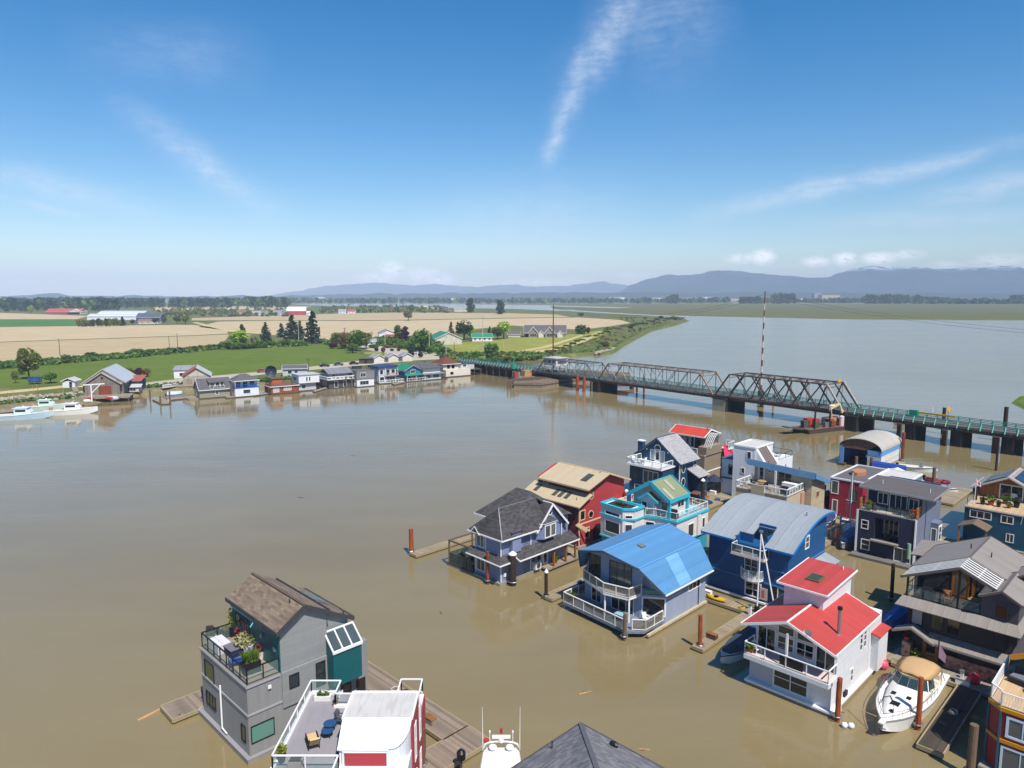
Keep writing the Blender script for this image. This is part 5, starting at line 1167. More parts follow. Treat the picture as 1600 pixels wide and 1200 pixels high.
for i,(m_,u0,u1) in enumerate(((0,0,.3),(1,.3,.9),(0,.9,1.2))):
    fl.cur = m_;wv = lambda u:(u*.62,.12*math.sin(u*5),-u*.42)
    for k in range(4):
        a,b = u0+(u1-u0)*k/4,u0+(u1-u0)*(k+1)/4;p,q = Vector(wv(a)),Vector(wv(b));fl.poly([p+Vector((.04,0,2.75)),q+Vector((.04,0,2.75)),q+Vector((.04,0,3.4)),p+Vector((.04,0,3.4))])
fl.cur = 0;c = Vector(wv(.6))+Vector((.04,0,3.07))
for s in (-1,1):
    fl.poly([c+Vector((x*.6,s*.012+.12*(math.sin((x+.6)*5)-math.sin(3))*1.,z-x*.42)) for x,z in ((0,.24),(.06,.13),(.12,.15),(.11,.06),(.22,.05),(.16,-.02),(.12,-.1),(.02,-.09),(.02,-.2),(-.02,-.2),(-.02,-.09),(-.12,-.1),(-.16,-.02),(-.22,.05),(-.11,.06),(-.12,.15),(-.06,.13))])
fl.build('flag',[RED_F,mat('flag white','#dedede',.7,bump=0)],o)
T5 = lambda x,y:(lambda ab:AB(*ab,5.1))(inab(x,y,5.1))
put('hottub',lambda:(lambda o:(MB().box(-.7,.7,-.7,.7,0,.7).build('shell',WOOD,o),MB().box(-.74,.74,-.74,.74,.7,.82).build('cover',mat('grey cover','#8a8c94',.5),o),o)[-1])(thing('hot_tub','x','hot tub')),T5(1530,770),R(-45),'covered wooden hot tub beside the flagpole')
put('ovtable',mk_table(mat('grey glass table','#8f93a2',.2),BLACK,.7,.74),T5(1562,777),0,'round grey table before the wooden gable of the teal house')
o = put('adiron',mk_chair(mat('pale blue paint','#a8c0d2',.5),mat('pale blue paint','#a8c0d2',.5),True),T5(1586,783),R(120),'pale blue armchair on the teal house terrace',scale=1.2)
for i,(x,y,s,t) in enumerate(((1535,788,1,'pot of plants nearest the flagpole on the teal house terrace'),(1548,789,1.3,'dark bushy pot in the middle of the teal house terrace'),(1560,792,.9,'terracotta pot right of the dark bushy pot'),(1577,794,.9,'low dark pot at the terrace edge below the pale blue chair'),(1588,793,1.3,'tall dark pot by the right end of the teal house terrace'),(1571,787,1.2,'green tub behind the terracotta pot on the teal terrace'))):
    put(('porchpot','tpot','lowgreen')[0] if i % 2 else 'darkpot',mk_pot(POTB,mat('leaves dark','#32301c',pat='leaf',var=.3,col2='#4a4a24'),'round',.3,.5,.5,.42,80,.2),T5(x,y),i,t,'pots on the teal house terrace',s)

# ---- dark shingled house with the slatted gable
CHAR = mat('charcoal siding','#2d2a2d',.65,'lap',.2,var=.06,bump=.35);CHARL = mat('charcoal side siding','#4c464e',.65,'lap',.2,var=.06,bump=.3)
TAUP = mat('taupe metal roof','#847c75',.6,'seam',.42,var=.07,bump=.5,dirt=.15);AMBER = mat('amber wood','#8a5a1e',.5,var=.12)
STONE = mat('river stones','#8a7264',.9,'stone',.3,var=.2,col2='#c9a890',bump=1.)
H = mthing('floating_home','dark charcoal floating home with taupe metal roofs, a slatted white gable and stone base','floating home',-18.2,69)
floatbase(H,-18.6,-9.2,67.2,80.5,.5,TIMB)
bx(H,'wall',CHAR,-18.1,-9.9,69,79.5,.5,5.6);MB().box(-17.9,-9.9,72.6,79.5,5.6,7.7).prism('y',[(-17.9,7.6),(-14.3,9.4),(-10.4,7.6)],72.6,79.4).build('upper_wall',CHAR,H)
bx(H,'stone_base',STONE,-14.9,-9.85,68.8,69.02,.5,1.6);bx(H,'stone_pier',STONE,-18.2,-17.5,68.3,69,.5,1.9)
slope = lambda a:9.75-abs(a+14.3)*.455
gable(H,'y',72.3,80.2,-18.9,slope(-18.9),-14.3,9.75,-9.6,slope(-9.6),TAUP,.14,mat('taupe fascia','#5d5452',.6),fw=.22)
mb = MB()
for k in range(7):
    b = 69.3+k*.5;mb.bar((-18.8,b,slope(-18.8)-.02),(-14.3,b,9.73),.2,.05);mb.bar((-14.3,b,9.73),(-11.6,b,slope(-11.6)-.02),.2,.05)
for a in (-18.7,-16.5,-14.35,-13,-11.7):mb.bar((a,69.1,slope(a)-.14),(a,72.6,slope(a)-.14),.1,.14)
mb.build('slatted_gable',mat('white slats','#d4cfc8',.5),H)
fb_ = MB();fb_.bar((-18.9,69.05,slope(-18.9)-.1),(-14.3,69.05,9.62),.1,.22).bar((-14.3,69.05,9.62),(-11.5,69.05,slope(-11.5)-.1),.1,.22);fb_.build('gable_fascia',mat('taupe fascia','#5d5452',.6),H)
for a,b in ((-18.3,69.2),(-14.3,69.2),(-11.8,69.2)):MB().bar((a,b,5.7),(a,b,slope(a)-.2),.16).build('terrace_post',BLACK,H)
bx(H,'terrace_floor',TIMBD,-18.1,-12.6,69,72.6,5.6,5.72)
sk = roofpoly(H,[[(-18.9,67.9,5.35),(-9.4,67.9,5.35),(-9.9,69.0,5.95),(-18.6,69.0,5.95)],[(-9.4,67.9,5.35),(-9.4,79.8,5.35),(-9.9,79.8,5.95),(-9.9,69,5.95)],[(-18.9,67.9,5.35),(-18.6,69,5.95),(-18.6,72,5.95),(-18.9,72,5.35)]],TAUP,.1,name='skirt_roof')
lk = roofpoly(H,[[(-16.4,68.0,2.7),(-9.5,68.0,2.7),(-9.9,69.0,3.2),(-16.2,69.0,3.2)],[(-18.9,67.8,2.9),(-17.4,67.8,3.6),(-17.4,69,3.6),(-18.9,69,2.9)],[(-17.4,67.8,3.6),(-15.6,67.8,2.65),(-15.6,69,2.65),(-17.4,69,3.6)]],TAUP,.1,name='porch_roof')
trim(lk,[((-18.95,67.75,2.85),(-17.4,67.75,3.55)),((-17.4,67.75,3.55),(-15.6,67.75,2.6)),((-15.6,67.75,2.6),(-15.6,68,2.62)),((-15.6,67.97,2.64),(-9.5,67.97,2.64))],mat('grey beige fascia','#8d857c',.6),.1,.2,'fascia')
rail(H,[(-18.3,72.2,5.95),(-18.3,69.05,5.95),(-14.3,69.05,5.95),(-12.6,69.05,5.95)],1.05,1.4,BLACK,CLEAR,.05)
door(H,'-y',72.6,-15.5,-14.3,5.75,8.2,AMBER,True,AMBER);door(H,'-y',72.6,-13.9,-12.9,5.75,7.9,AMBER,True,AMBER)
MB().box(-12.6,-9.9,69.05,72.6,5.6,7.6).prism('y',[(-12.6,7.55),(-11.1,8.35),(-9.9,7.55)],69.05,72.6).build('dormer',CHARL,H)
gable(H,'y',68.6,74.5,-12.7,7.8,-11.1,8.65,-9.6,7.8,TAUP,.1,mat('taupe fascia','#5d5452',.6),name='dormer_roof',fw=.18)
win(H,'-y',69.05,-11.5,-10.7,6.2,7.3,0,0,CHARL,.1,mat('amber brown glass','#4a2a14',.1))  # pane in one even dark amber brown
gable(H,'y',73.5,77.0,-11.3,8.3,-10.3,8.9,-9.2,8.2,TAUP,.1,mat('taupe fascia','#5d5452',.6),name='small_dormer_roof',fw=.18)
MB().slab([(-20.8,78.8,6.6),(-17.6,78.8,7.0),(-17.6,82.6,7.6),(-20.8,82.6,7.2)],.12).build('wing_roof',TAUP,H);bx(H,'wing_wall',CHAR,-20.3,-17.6,79,82.2,.5,6.6)
for u0,u1,gl in ((-17.7,-16.9,mat('white blind','#a8a4a4',.5)),(-16.1,-15.3,OLIVEGL),(-14.9,-14.0,GLASS)):win(H,'-y',69,u0,u1,3.6,5.0,0,0,BLACK,.07,gl)
win(H,'-y',69,-11.4,-10.6,3.5,5.2,0,1,BLACK,.08);win(H,'-y',69,-14.6,-14.0,1.5,2.5,0,0,BLACK,.08)
door(H,'-y',69,-16.6,-15.5,.55,2.7,AMBER,True,AMBER)
for a,b in ((-15.0,76),(-13.2,75.2)):vents(H,[(a,b,slope(a)-.05)],.5,.05,BLACK)
MB().tube((-10.2,78.6,7.6),(-10.2,78.6,8.7),.16,n=10).build('chimney_pipe',STEEL,H)
MB().bar((-9.87,69,.5),(-9.87,69,5.5),.1).build('corner_board',BLACK,H)
put('porchyel',mk_pot(POTB,LEAFY,'round',.32,.45,.6,.5,110,.2),AB(-17.0,68.4,.5),0,'yellow green potted plant between the stone pier and the amber door')
put('porchred',mk_pot(TERRA,LEAFR,'round',.22,.4,.5,.32,70,.16),AB(-17.9,68.65,1.9),0,'small red potted plant standing on the stone pier')
put('bbq',None,AB(-16.9,70.3,5.72),R(-45),'barbecue on the covered terrace under the white slats')
put('adw',mk_chair(WOOD,WOOD),AB(-15.3,70.2,5.72),R(-20),'brown wooden armchair on the covered terrace under the white slats',scale=1.2)
put('wtable',None,AB(-13.4,71.2,5.72),0,'wooden table near the right amber door of the covered terrace',scale=.9)
o = thing('banner','pale pink banner on a black post by the stone wall','banner',AB(-15.1,67.5,.5),R(-45))
MB().tube((0,0,0),(0,0,3.1),.05).build('post',BLACK,o);MB().poly([(.03,0,1.3),(.55,.1,.9),(.6,.1,1.6),(.03,0,2.6)]).build('cloth',mat('faded banner','#b08a9c',.8,var=.3,nscale=3),o)

# ---- red and mustard house in the corner
MUST = mat('mustard trim','#b8801a',.55,var=.06);BRED = mat('brick red siding','#8a2026',.6,'lap',.22,var=.06,bump=.35);TEALT = mat('teal trim','#1c5a6e',.55)
H = mthing('floating_home','red floating home with mustard bands, a white railed terrace, at the right edge','floating home',-9.4,56.4)
floatbase(H,-9.5,2,55.6,66.5)
MB().prism('z',[(-9.3,56.6),(-8.5,55.9),(1.5,55.9),(1.5,66),(-9.3,66)],.4,4.9).build('wall',BRED,H)
for z in (2.55,4.8):MB().prism('z',[(-9.4,56.55),(-8.55,55.8),(1.6,55.8),(1.6,66.1),(-9.4,66.1)],z,z+.26).build('mustard_band',MUST,H)
bx(H,'terrace_floor',mat('tan deck boards','#b59a78',.8,'plank',.2),-9.2,1.4,56.6,65.9,5.06,5.12)
MB().prism('z',[(-9.2,56.6),(-8.5,55.95),(1.4,55.95),(1.4,56.7),(-9.2,56.7)],5.06,5.11).build('terrace_edge',mat('tan deck boards','#b59a78',.8,'plank',.2),H)
rail(H,[(-9.25,62.0,5.1),(-9.25,56.6,5.1)],1.1,1.8,WHITE,mat('white rail panel','#c9cbd0',.5),.07)
rail(H,[(-9.25,56.6,5.1),(-8.55,56.0,5.1)],1.1,2,WHITE,CLEAR,.07);rail(H,[(-8.5,55.95,5.1),(1.4,55.95,5.1)],1.0,2,WHITE,None,.06,bars=.16)
MB().box(-8.2,1.4,61.5,66,5.1,7.2).build('upper_wall',BRED,H)
rf = MB().slab([(-8.9,60.3,7.0),(-4,60.3,9.6),(-4,66.4,9.6),(-8.9,66.4,7.0)],.16).slab([(-4,60.3,9.6),(1.8,60.3,6.6),(1.8,66.4,6.6),(-4,66.4,9.6)],.16).build('roof',mat('brown grey roofing','#5f5250',.85,'shingle',.3,var=.12),H)
trim(rf,[((-8.9,60.25,6.85),(-4,60.25,9.45))],MUST,.1,.36,'fascia')
win(H,'-y',55.9,-8.0,-6.4,3.2,4.4,1,0,mat('pale blue frame','#c2d4e2',.5),.16);win(H,'-y',55.9,-8.2,-6.2,.6,2.2,1,0,mat('pale blue frame','#c2d4e2',.5),.14)
trim(H,[((-8.5,55.84,.4),(-8.5,55.84,4.8))],TEALT,.12,.12,'corner_board');trim(H,[((-9.34,56.58,.4),(-9.34,56.58,4.8))],TEALT,.12,.12,'corner_board')
bx(H,'yellow_panel',MUST,-9.33,-9.29,63,65.5,5.0,5.5)
o = thing('lounge_set','grey wicker lounge seat on the tan terrace of the red and mustard house','lounge seat',AB(-8.0,60.2,5.12),R(-60));MB().box(-.8,.8,-.45,.45,.0,.4).build('base',WICK,o);MB().box(-.75,.75,-.4,.4,.4,.52).build('cushion',mat('grey cushion','#6a6c74',.8),o);MB().slab([(-.8,.35,.4),(.8,.35,.4),(.8,.5,.95),(-.8,.5,.95)],.1).build('backrest',WICK,o)
put('wickchair',None,AB(-6.9,59.2,5.12),1,'dark wicker chair behind the bars of the red and mustard terrace')
put('bbq',None,AB(-7.1,61.0,5.12),R(-45),'covered barbecue under the mustard eave')

# ---- boathouse
H = mthing('boathouse','white boathouse with a blue band and pale arched roof, open toward the marina','boathouse',-43.9,142.8)
SBL = mat('sky blue paint','#5f92c4',.6,var=.1);WEA = mat('weathered pale sheet','#aaa49a',.6,'corr',1.2,var=.06,bump=.2,dirt=.3)
pr = [(-47.6+4.0*math.cos(math.pi*(1-i/14)),3.7+2.0*math.sin(math.pi*i/14)) for i in range(15)]
mb = MB()
for p,q in zip(pr,pr[1:]):mb.slab([(p[0],142.4,p[1]),(p[0],154.4,p[1]),(q[0],154.4,q[1]),(q[0],142.4,q[1])],.12) if abs(p[0]-q[0]) > .02 else None
mb.build('roof',WEA,H)
bx(H,'side_wall',mat('white plank wall','#c9c7c2',.7,'lap',.3,dirt=.3),-43.9,-43.75,142.6,154.2,.3,3.6);bx(H,'blue_band',SBL,-43.75,-43.68,142.6,154.2,2.8,3.65)
bx(H,'side_wall',SBL,-51.45,-51.3,142.6,154.2,.3,3.6);bx(H,'back_wall',SBL,-51.4,-43.8,154,154.2,.3,3.7)
bx(H,'front_wall',mat('white plank wall','#c9c7c2',.7,'lap',.3,dirt=.3),-46.2,-43.8,142.6,142.75,.3,2.7);bx(H,'front_wall',SBL,-46.2,-43.8,142.55,142.75,2.7,3.6);bx(H,'front_wall',SBL,-51.4,-50.6,142.6,142.75,.3,3.6)
bx(H,'inner_float',TIMBD,-51.5,-50.2,142,154,.05,.4);bx(H,'inner_float',TIMBD,-46.2,-43.6,142,154,.05,.4)
mb = MB();mb.ext([(-50.6,142.7,3.5),(-46.2,142.7,3.5)]+[(p[0],142.7,p[1]-.12) for p in pr[::-1] if -51.2 < p[0] < -44.2],(0,.08,0)); 
mb.build('gable_boards',mat('brown gable boards','#6a4a3c',.8,'batten',.4),H)
# ================================================================== DOCKS, PILINGS, BOATS OF THE MARINA
def dock(label,a0,a1,b0,b1,z=.42,m=None,rot=0,name='floating_dock'):
    """a float with its own deck, fascia timbers and drums below"""
    ca,cb = (a0+a1)/2,(b0+b1)/2
    o = thing(name,label,'dock',AB(ca,cb),R(-45)+rot);la,lb = (a1-a0)/2,(b1-b0)/2
    m = m or DOCK
    mb = MB()
    if la > lb:mb.box(-la,la,-lb,lb,z-.1,z)
    else:mb.box(-la,la,-lb,lb,z-.1,z)
    mb.build('deck',m if la <= lb else DOCKX,o)
    mb = MB();mb.box(-la-.06,la+.06,-lb-.1,-lb,z-.28,z+.03);mb.box(-la-.06,la+.06,lb,lb+.1,z-.28,z+.03);mb.box(-la-.1,-la,-lb,lb,z-.28,z+.03);mb.box(la,la+.1,-lb,lb,z-.28,z+.03)
    mb.build('edge_timber',mat('pale edge timber','#9a8a6c',.85,var=.2,dirt=.4),o)
    MB().box(-la+.05,la-.05,-lb+.05,lb-.05,-.3,z-.1).build('float',TIMBD,o);return o
DOCK = mat('dock planks','#8f8069',.85,'lap',.2,var=.2,bump=.4,dirt=.3);DOCKX = mat('walkway planks','#94866f',.85,'plank',.2,var=.2,bump=.4,dirt=.3)
DOCKB = mat('brown dock planks','#847464',.85,'lap',.22,var=.25,bump=.4,dirt=.3)
w0 = dock('long brown walkway behind the grey house with teal panels',-56,-38.2,31.0,33.4,m=DOCKB);w0.children[0].data.materials[0] = DOCKB
d = dock('brown dock leg between the red and white house and the white yacht',-38.1,-35.6,22,33.4,m=DOCKB)
bx(d,'red_cleat',mat('red paint','#b03024',.5),.85,1.2,5.2,5.6,.42,.52)
dock('short brown float tied to the left side of the grey house',-57.5,-54.95,17.8,21.0,m=DOCKB)
dock('main walkway between the bright blue roof and the royal blue house',-56,-18.6,66.9,68.4)
dock('walkway before the stone base of the dark charcoal house',-18.4,-9.3,66.5,67.1);dock('walkway behind the red and mustard house',-9.2,0,66.8,68.4)
dock('left end of the main walkway beyond the blue grey house',-71.5,-56.2,66.9,68.4)
dock('narrow finger dock left of the blue grey house, reaching out to an orange piling',-71.0,-69.7,52.6,66.8)
dock('finger dock between the blue grey house and the bright blue roof',-50.2,-48.9,55.0,66.8)
dock('finger dock beside the covered runabout, left of the white house',-32.6,-31.6,56.6,66.8)
dock('dark finger dock beside the white motor cruiser',-13.2,-11.6,55.2,66.4,m=TIMBD)
dock('second walkway in front of the tan and white houses',-61,-31.6,103.6,105.2);dock('walkway at the foot of the teal house',-31.4,-12,105.4,107.2,.42)
dock('short dock with clutter behind the turquoise trimmed house',-57.8,-54,92,103.4)
dock('long far dock behind the boats beyond the navy house',-38.5,-14,136.5,138.2);dock('wide pale float on the far dock left of the flagpole',-30.2,-27.8,126,136.4)
dock('short dock beside the white boathouse',-43.4,-42.2,136,152)
dock('small pale deck beside the boat lift, left of the navy house',-37.2,-34.6,92.6,96)
def piling(p,h,r=.28,m=RUST,cap=None,label='',name='piling',hoop=True,group=None):
    o = thing(name,label,'piling',(p[0],p[1],0),rnd.uniform(0,6),group)
    MB().tube((0,0,-1),(rnd.uniform(-.05,.05),rnd.uniform(-.05,.05),h),r,r*.95,n=12).build('post',m,o)
    if cap:MB().lathe((0,0,h),[(r*1.15,-.05),(r*1.15,.06),(.02,.4)],12).build('cap',cap,o)
    if hoop:
        mb = MB()
        for i in range(10):
            a,b = i*.6283,(i+1)*.6283;mb.tube(((r+.14)*math.cos(a),(r+.14)*math.sin(a),.5),((r+.14)*math.cos(b),(r+.14)*math.sin(b),.5),.05,n=5)
        mb.build('hoop',STEEL,o)
    return o
WETP = mat('old timber pile','#6a5544',.9,'bark');DKP = mat('dark brown steel','#3a2a24',.7,'rust',col2='#2a1e1a');ORR = mat('orange rusty steel','#a04c22',.85,'rust',col2='#7a3a20',bump=.3)
piling(AB(-71.4,53.1),3.3,.3,ORR,None,'orange rusty piling at the far left tip of the narrow finger dock')
piling(AB(-57.45,53.5),3.9,.2,RUST,None,'rusty piling at the left front corner of the blue grey house')
piling(AB(-55.2,55.3),3.7,.42,DKP,PLW,'thick dark piling with a white cone cap before the blue grey house')
piling(AB(-49.9,55.2),3.1,.2,DKP,PLW,'slim dark piling at the tip of the finger dock beside the blue grey house')
piling(AB(-38.3,53.6),2.7,.2,WETP,None,'old timber piling at the front corner of the bright blue roofed house')
piling(AB(-32.2,57.2),3.4,.2,ORR,None,'orange rusty piling by the covered runabout')
piling(AB(-18.7,54.6),3.6,.2,ORR,None,'rusty piling at the near corner of the white house with red roofs')
piling(AB(-13.9,57.9),4.2,.2,ORR,None,'rusty piling standing beside the bow of the white motor cruiser')
piling(AB(-9.7,54.4),3.9,.28,WETP,None,'weathered timber piling before the red and mustard house')
piling(AB(-22.95,81.2),4.3,.2,DKP,None,'dark piling in open water left of the dark charcoal house')
piling(AB(-55.3,97.4),4.4,.3,DKP,PLW,'dark piling with a white cap behind the turquoise trimmed house')
piling(AB(-43.2,153.5),6.0,.32,RUST,None,'tall rusty piling at the far corner of the boathouse')
piling(AB(-28.3,158.4),6.4,.22,DKP,None,'slim black piling alone in the water beyond the teal house',hoop=False)
piling(AB(-41.0,108.5),4.4,.2,WETP,None,'slim timber piling left of the crimson house')
piling(AB(-33.4,137.2),3.4,.3,WETP,None,'stout timber piling beside the orange inflatable');piling(AB(-45.0,141.4),2.6,.3,WETP,None,'stout timber piling before the boathouse mouth')
piling(AB(-47.6,141.0),2.4,.3,WETP,None,'left timber piling of the pair before the boathouse mouth')
piling(AB(-37.2,28.2),3.0,.3,WETP,None,'thick grey timber pile inside the angle of the brown docks');piling(AB(-22.1,112.3),6.5,.16,DKP,None,'tall dark post behind the flagpole',hoop=False)
o = thing('log','pale floating log tied to the brown float','log',G(253,1108),0);MB().tube((0,0,.05),G(215,1126)-G(253,1108),.14,.1,n=9).build('trunk',WOODL,o)
# small dock things
def buoy(p,r,m,label):
    o = thing('mooring_buoy',label,'buoy',(p[0],p[1],p[2]),0);MB().blob((0,0,r*.8),r,(1,1,1),12,8).build('ball',m,o,True);MB().tube((0,0,r*1.7),(0,0,r*2.0),r*.15).build('eye',STEEL,o)
PKB = mat('pink buoy plastic','#d8506a',.45,bump=0);RDB = mat('red buoy plastic','#d01c38',.45,bump=0)
buoy(AB(-18.9,65.6,.0),.5,PKB,'pink buoy at the rear corner of the white house with red roofs');buoy(AB(-12.35,67.6,.42),.5,RDB,'bright red buoy lying before the stone wall of the charcoal house')
for i,(a,b,t) in enumerate(((-18.0,54.2,'left white fender at the foot of the rusty piling by the white house'),(-17.6,54.5,'right white fender at the foot of the rusty piling by the white house'))):buoy(AB(a,b,0),.24,PLW,t)
o = thing('kayak','yellow kayak lying on the walkway beside the light blue house','kayak',AB(-36.1,67.2,.5),R(-45));mb = MB();rows = []
for k in range(9):t_ = k/8;w = .33*math.sin(math.pi*t_)**.7+.01;rows.append([mb.p((t_*2.4-1.2,w*math.cos(x),.2+.2*math.sin(x))) for x in [i*.7854 for i in range(8)]])
for A_,B_ in zip(rows,rows[1:]):
    for i in range(8):mb.face((A_[i],A_[(i+1) % 8],B_[(i+1) % 8],B_[i]))
mb.build('hull',mat('yellow kayak plastic','#c8a018',.4),o);MB().lathe((0,0,.36),[(.24,0),(.28,.06),(.2,.06)],12).build('cockpit_rim',BLACK,o)
def chest(a,b,s,m,lm,label,rot=0.,name='dock_box',z=.42):
    o = thing(name,label,'dock box',AB(a,b,z),R(-45)+rot);MB().box(-s,s,-s*.5,s*.5,0,s*.9).build('body',m,o);MB().box(-s*1.05,s*1.05,-s*.55,s*.55,s*.9,s*1.0).build('lid',lm,o);return o
chest(-37.6,68.0,.45,PLW,PLW,'white box on the walkway under the left corner of the royal blue house');chest(-31.6,68.0,.4,PLW,STEEL,'pale meter box on the walkway near the signboard of the royal blue house')
chest(-60.2,104.8,1.1,WOODL,WOOD,'tall pale wooden locker before the tan house',name='locker');chest(-57.5,104.6,.5,PLW,PLW,'white box right of the pale wooden locker')
chest(-56.9,96.0,.5,mat('brown box','#5a4436',.8),WOOD,'brown box on the cluttered dock behind the turquoise house');chest(-55.3,94.2,.6,CONC,WOOD,'grey box at the near end of the cluttered dock',.4);chest(-56.3,93.0,.35,PLW,STEEL,'small white box at the near end of the cluttered dock',.8)
chest(-13.0,66.9,.5,PLW,mat('grey lid','#8a8886',.6),'white and grey dock box beside the cruiser stern')
put('bigpot',None,AB(-62.4,104.6,.42),0,'potted shrub on the second walkway beside the dark blue house');put('bigpot',None,AB(-52.6,104.3,.42),2,'potted shrub on the second walkway by the grey white wall',scale=.7)
o = thing('umbrella','navy folded patio umbrella on the dock before the tall white house','umbrella',AB(-58.1,105.9,.42),0);MB().tube((0,0,0),(0,0,2.6),.05).build('pole',STEEL,o)
mb = MB(); 
for i in range(8):a,b = i*.7854,(i+1)*.7854;mb.poly([(0,0,3.0),(1.5*math.cos(a),1.5*math.sin(a),2.0),(1.5*math.cos(b),1.5*math.sin(b),2.0)])
mb.build('canopy',NAVY,o)
o = thing('shed_roof','rusty brown lean-to float beside the dark blue house','shed',AB(-59.0,101.0,0),R(-45));MB().box(-1.6,1.6,-.9,.9,0,1.1).build('wall',TIMBD,o);MB().slab([(-1.8,-1.1,1.15),(1.8,-1.1,1.15),(1.8,1.1,1.5),(-1.8,1.1,1.5)],.08).build('roof',mat('brown sheet roof','#6e4434',.8,'seam',.4),o)

# ------------------------------------------------------------------ boats
def hull_rows(mb,L,B,F,draft=.35,fine=1.7,sheer=.35,stern=.85,n=14,flare=1.):
    rows = []
    for k in range(n+1):
        t = k/n;x = -L/2+L*t
        w = B/2*(stern+(1-stern)*min(1,t/.35)) if t < .35 else B/2*max(.015,1-((t-.35)/.65)**fine)
        zs = F*(1+sheer*t*t);zk = -draft+(draft+F*.55)*max(0,(t-.72)/.28)**2
        ch = min(1,.86-.35*max(0,t-.5))
        rows.append([(x,0,zk),(x,w*ch*.97,zk+(.16+zk*-.2)*(1-.0)),(x,w,zs),(x,w*.9,zs+.02),(x,-w*.9,zs+.02),(x,-w,zs),(x,-w*ch*.97,zk+(.16+zk*-.2))])
    return rows
def hull(parent,L,B,F,m,dm,name='hull',stripe=None,**k):
    mb = MB();rows = hull_rows(mb,L,B,F,**k);ids = [[mb.p(q) for q in r] for r in rows]
    for a,b in zip(ids,ids[1:]):
        for i,j in ((0,1),(1,2),(2,3),(4,5),(5,6),(6,0)):mb.face((a[i],b[i],b[j],a[j]))
    mb.face(ids[0]);h = mb.build(name,m,parent)
    mb = MB();ids = [[mb.p((r[3][0],r[3][1],r[3][2]-.03)),mb.p((r[4][0],r[4][1],r[4][2]-.03))] for r in rows]
    for a,b in zip(ids,ids[1:]):mb.face((a[0],b[0],b[1],a[1]))
    mb.build('deck',dm,h)
    if stripe:
        mb = MB()
        for a,b in zip(rows,rows[1:]):
            for s in (2,5):p,q = Vector(a[s]),Vector(b[s]);mb.bar(p-Vector((0,0,.06)),q-Vector((0,0,.06)),.07,.1)
        mb.build('rub_rail',stripe,h)
    return h,rows
GEL = mat('white gelcoat','#dcd9d4',.25,var=.04,bump=0);GELC = mat('cream deck','#cfc6b4',.5,var=.05)
BIM = mat('tan canvas','#b8966c',.85,bump=.2)
def loft(rows,close=True):
    mb = MB();ids = [[mb.p(q) for q in r] for r in rows];n = len(rows[0])
    for a,b in zip(ids,ids[1:]):
        for i in range(n if close else n-1):j = (i+1) % n;mb.face((a[i],a[j],b[j],b[i]))
    mb.face(ids[0]);mb.face(ids[-1]);return mb
# white motor cruiser
o = thing('motor_cruiser','white motor cruiser with a tan canvas top moored beside the dark finger dock','motor cruiser',AB(-15.5,60.6),R(-135));L = 11.6
h,rows = hull(o,L,3.7,1.05,GEL,GEL,stripe=mat('grey rub rail','#8f8d8a',.4),fine=2.9,stern=.9,sheer=.3)
cab = loft([[(x,-w,z0),(x,-w*.86,z1),(x,0,z1+.12),(x,w*.86,z1),(x,w,z0)] for x,w,z0,z1 in ((-1.0,1.45,1.05,1.62),(.5,1.4,1.08,1.62),(2.0,1.15,1.12,1.55),(3.6,.75,1.2,1.42),(4.6,.35,1.28,1.34))]).build('foredeck_cabin',GEL,o,True)
for x,y in ((1.6,.55),(1.6,-.55)):MB().box(x-.22,x+.22,y-.16,y+.16,1.6,1.68).build('hatch',BLACK,cab)
MB().box(2.7,3.3,-.3,.3,1.5,1.62).build('hatch',BLACK,cab)
ws = MB();wp = [(-1.6,-1.55),(-.6,-1.35),(.1,-.75),(.3,0),(.1,.75),(-.6,1.35),(-1.6,1.55)];wt = [(-1.9,-1.3),(-1.1,-1.1),(-.6,-.6),(-.45,0),(-.6,.6),(-1.1,1.1),(-1.9,1.3)]
fr = MB()
for i in range(6):ws.poly([(*wp[i],1.62),(*wp[i+1],1.62),(*wt[i+1],2.3),(*wt[i],2.3)]);fr.bar((*wp[i],1.62),(*wt[i],2.3),.05);fr.bar((*wt[i],2.3),(*wt[i+1],2.3),.06)
fr.bar((*wp[6],1.62),(*wt[6],2.3),.05);f_ = fr.build('windscreen_frame',STEEL,o);ws.build('windscreen',mat('tinted windscreen','#2a3c3c',.05,spec=.8,bump=0),f_)
loft([[(x,-w,z),(x,-w*.6,z+.2),(x,0,z+.26),(x,w*.6,z+.2),(x,w,z),(x,0,z-.02)] for x,w,z in ((-.7,.85,2.3),(-1.2,1.35,2.34),(-2.4,1.55,2.4),(-3.6,1.5,2.38),(-4.1,1.3,2.32))]).build('bimini_top',BIM,o,True)
mb = MB()
for s in (-1,1):mb.tube((-1.8,s*1.5,1.3),(-1.2,s*1.3,2.34),.03);mb.tube((-3.2,s*1.6,1.2),(-3.5,s*1.5,2.4),.03);mb.tube((-4.4,s*1.6,1.1),(-4.0,s*1.3,2.3),.03)
mb.build('bimini_frame',STEEL,o)
MB().box(-5.0,-1.6,-1.4,1.4,.9,1.14).build('cockpit_floor',GELC,o);MB().box(-4.7,-4.0,-1.3,1.3,1.1,1.55).build('stern_seat',GELC,o);MB().box(-6.4,-5.75,-1.5,1.5,.3,.42).build('swim_platform',GEL,o)
mb = MB();rl = [Vector(r[2])*1.0+Vector((0,-.1,.55)) for r in rows[5:]];rr = [Vector((p.x,-p.y,p.z)) for p in rl]
for P in (rl,rr):
    for p,q in zip(P,P[1:]):mb.tube(p,q,.022,n=5);mb.tube(p,p-Vector((0,0,.5)),.016,n=5)
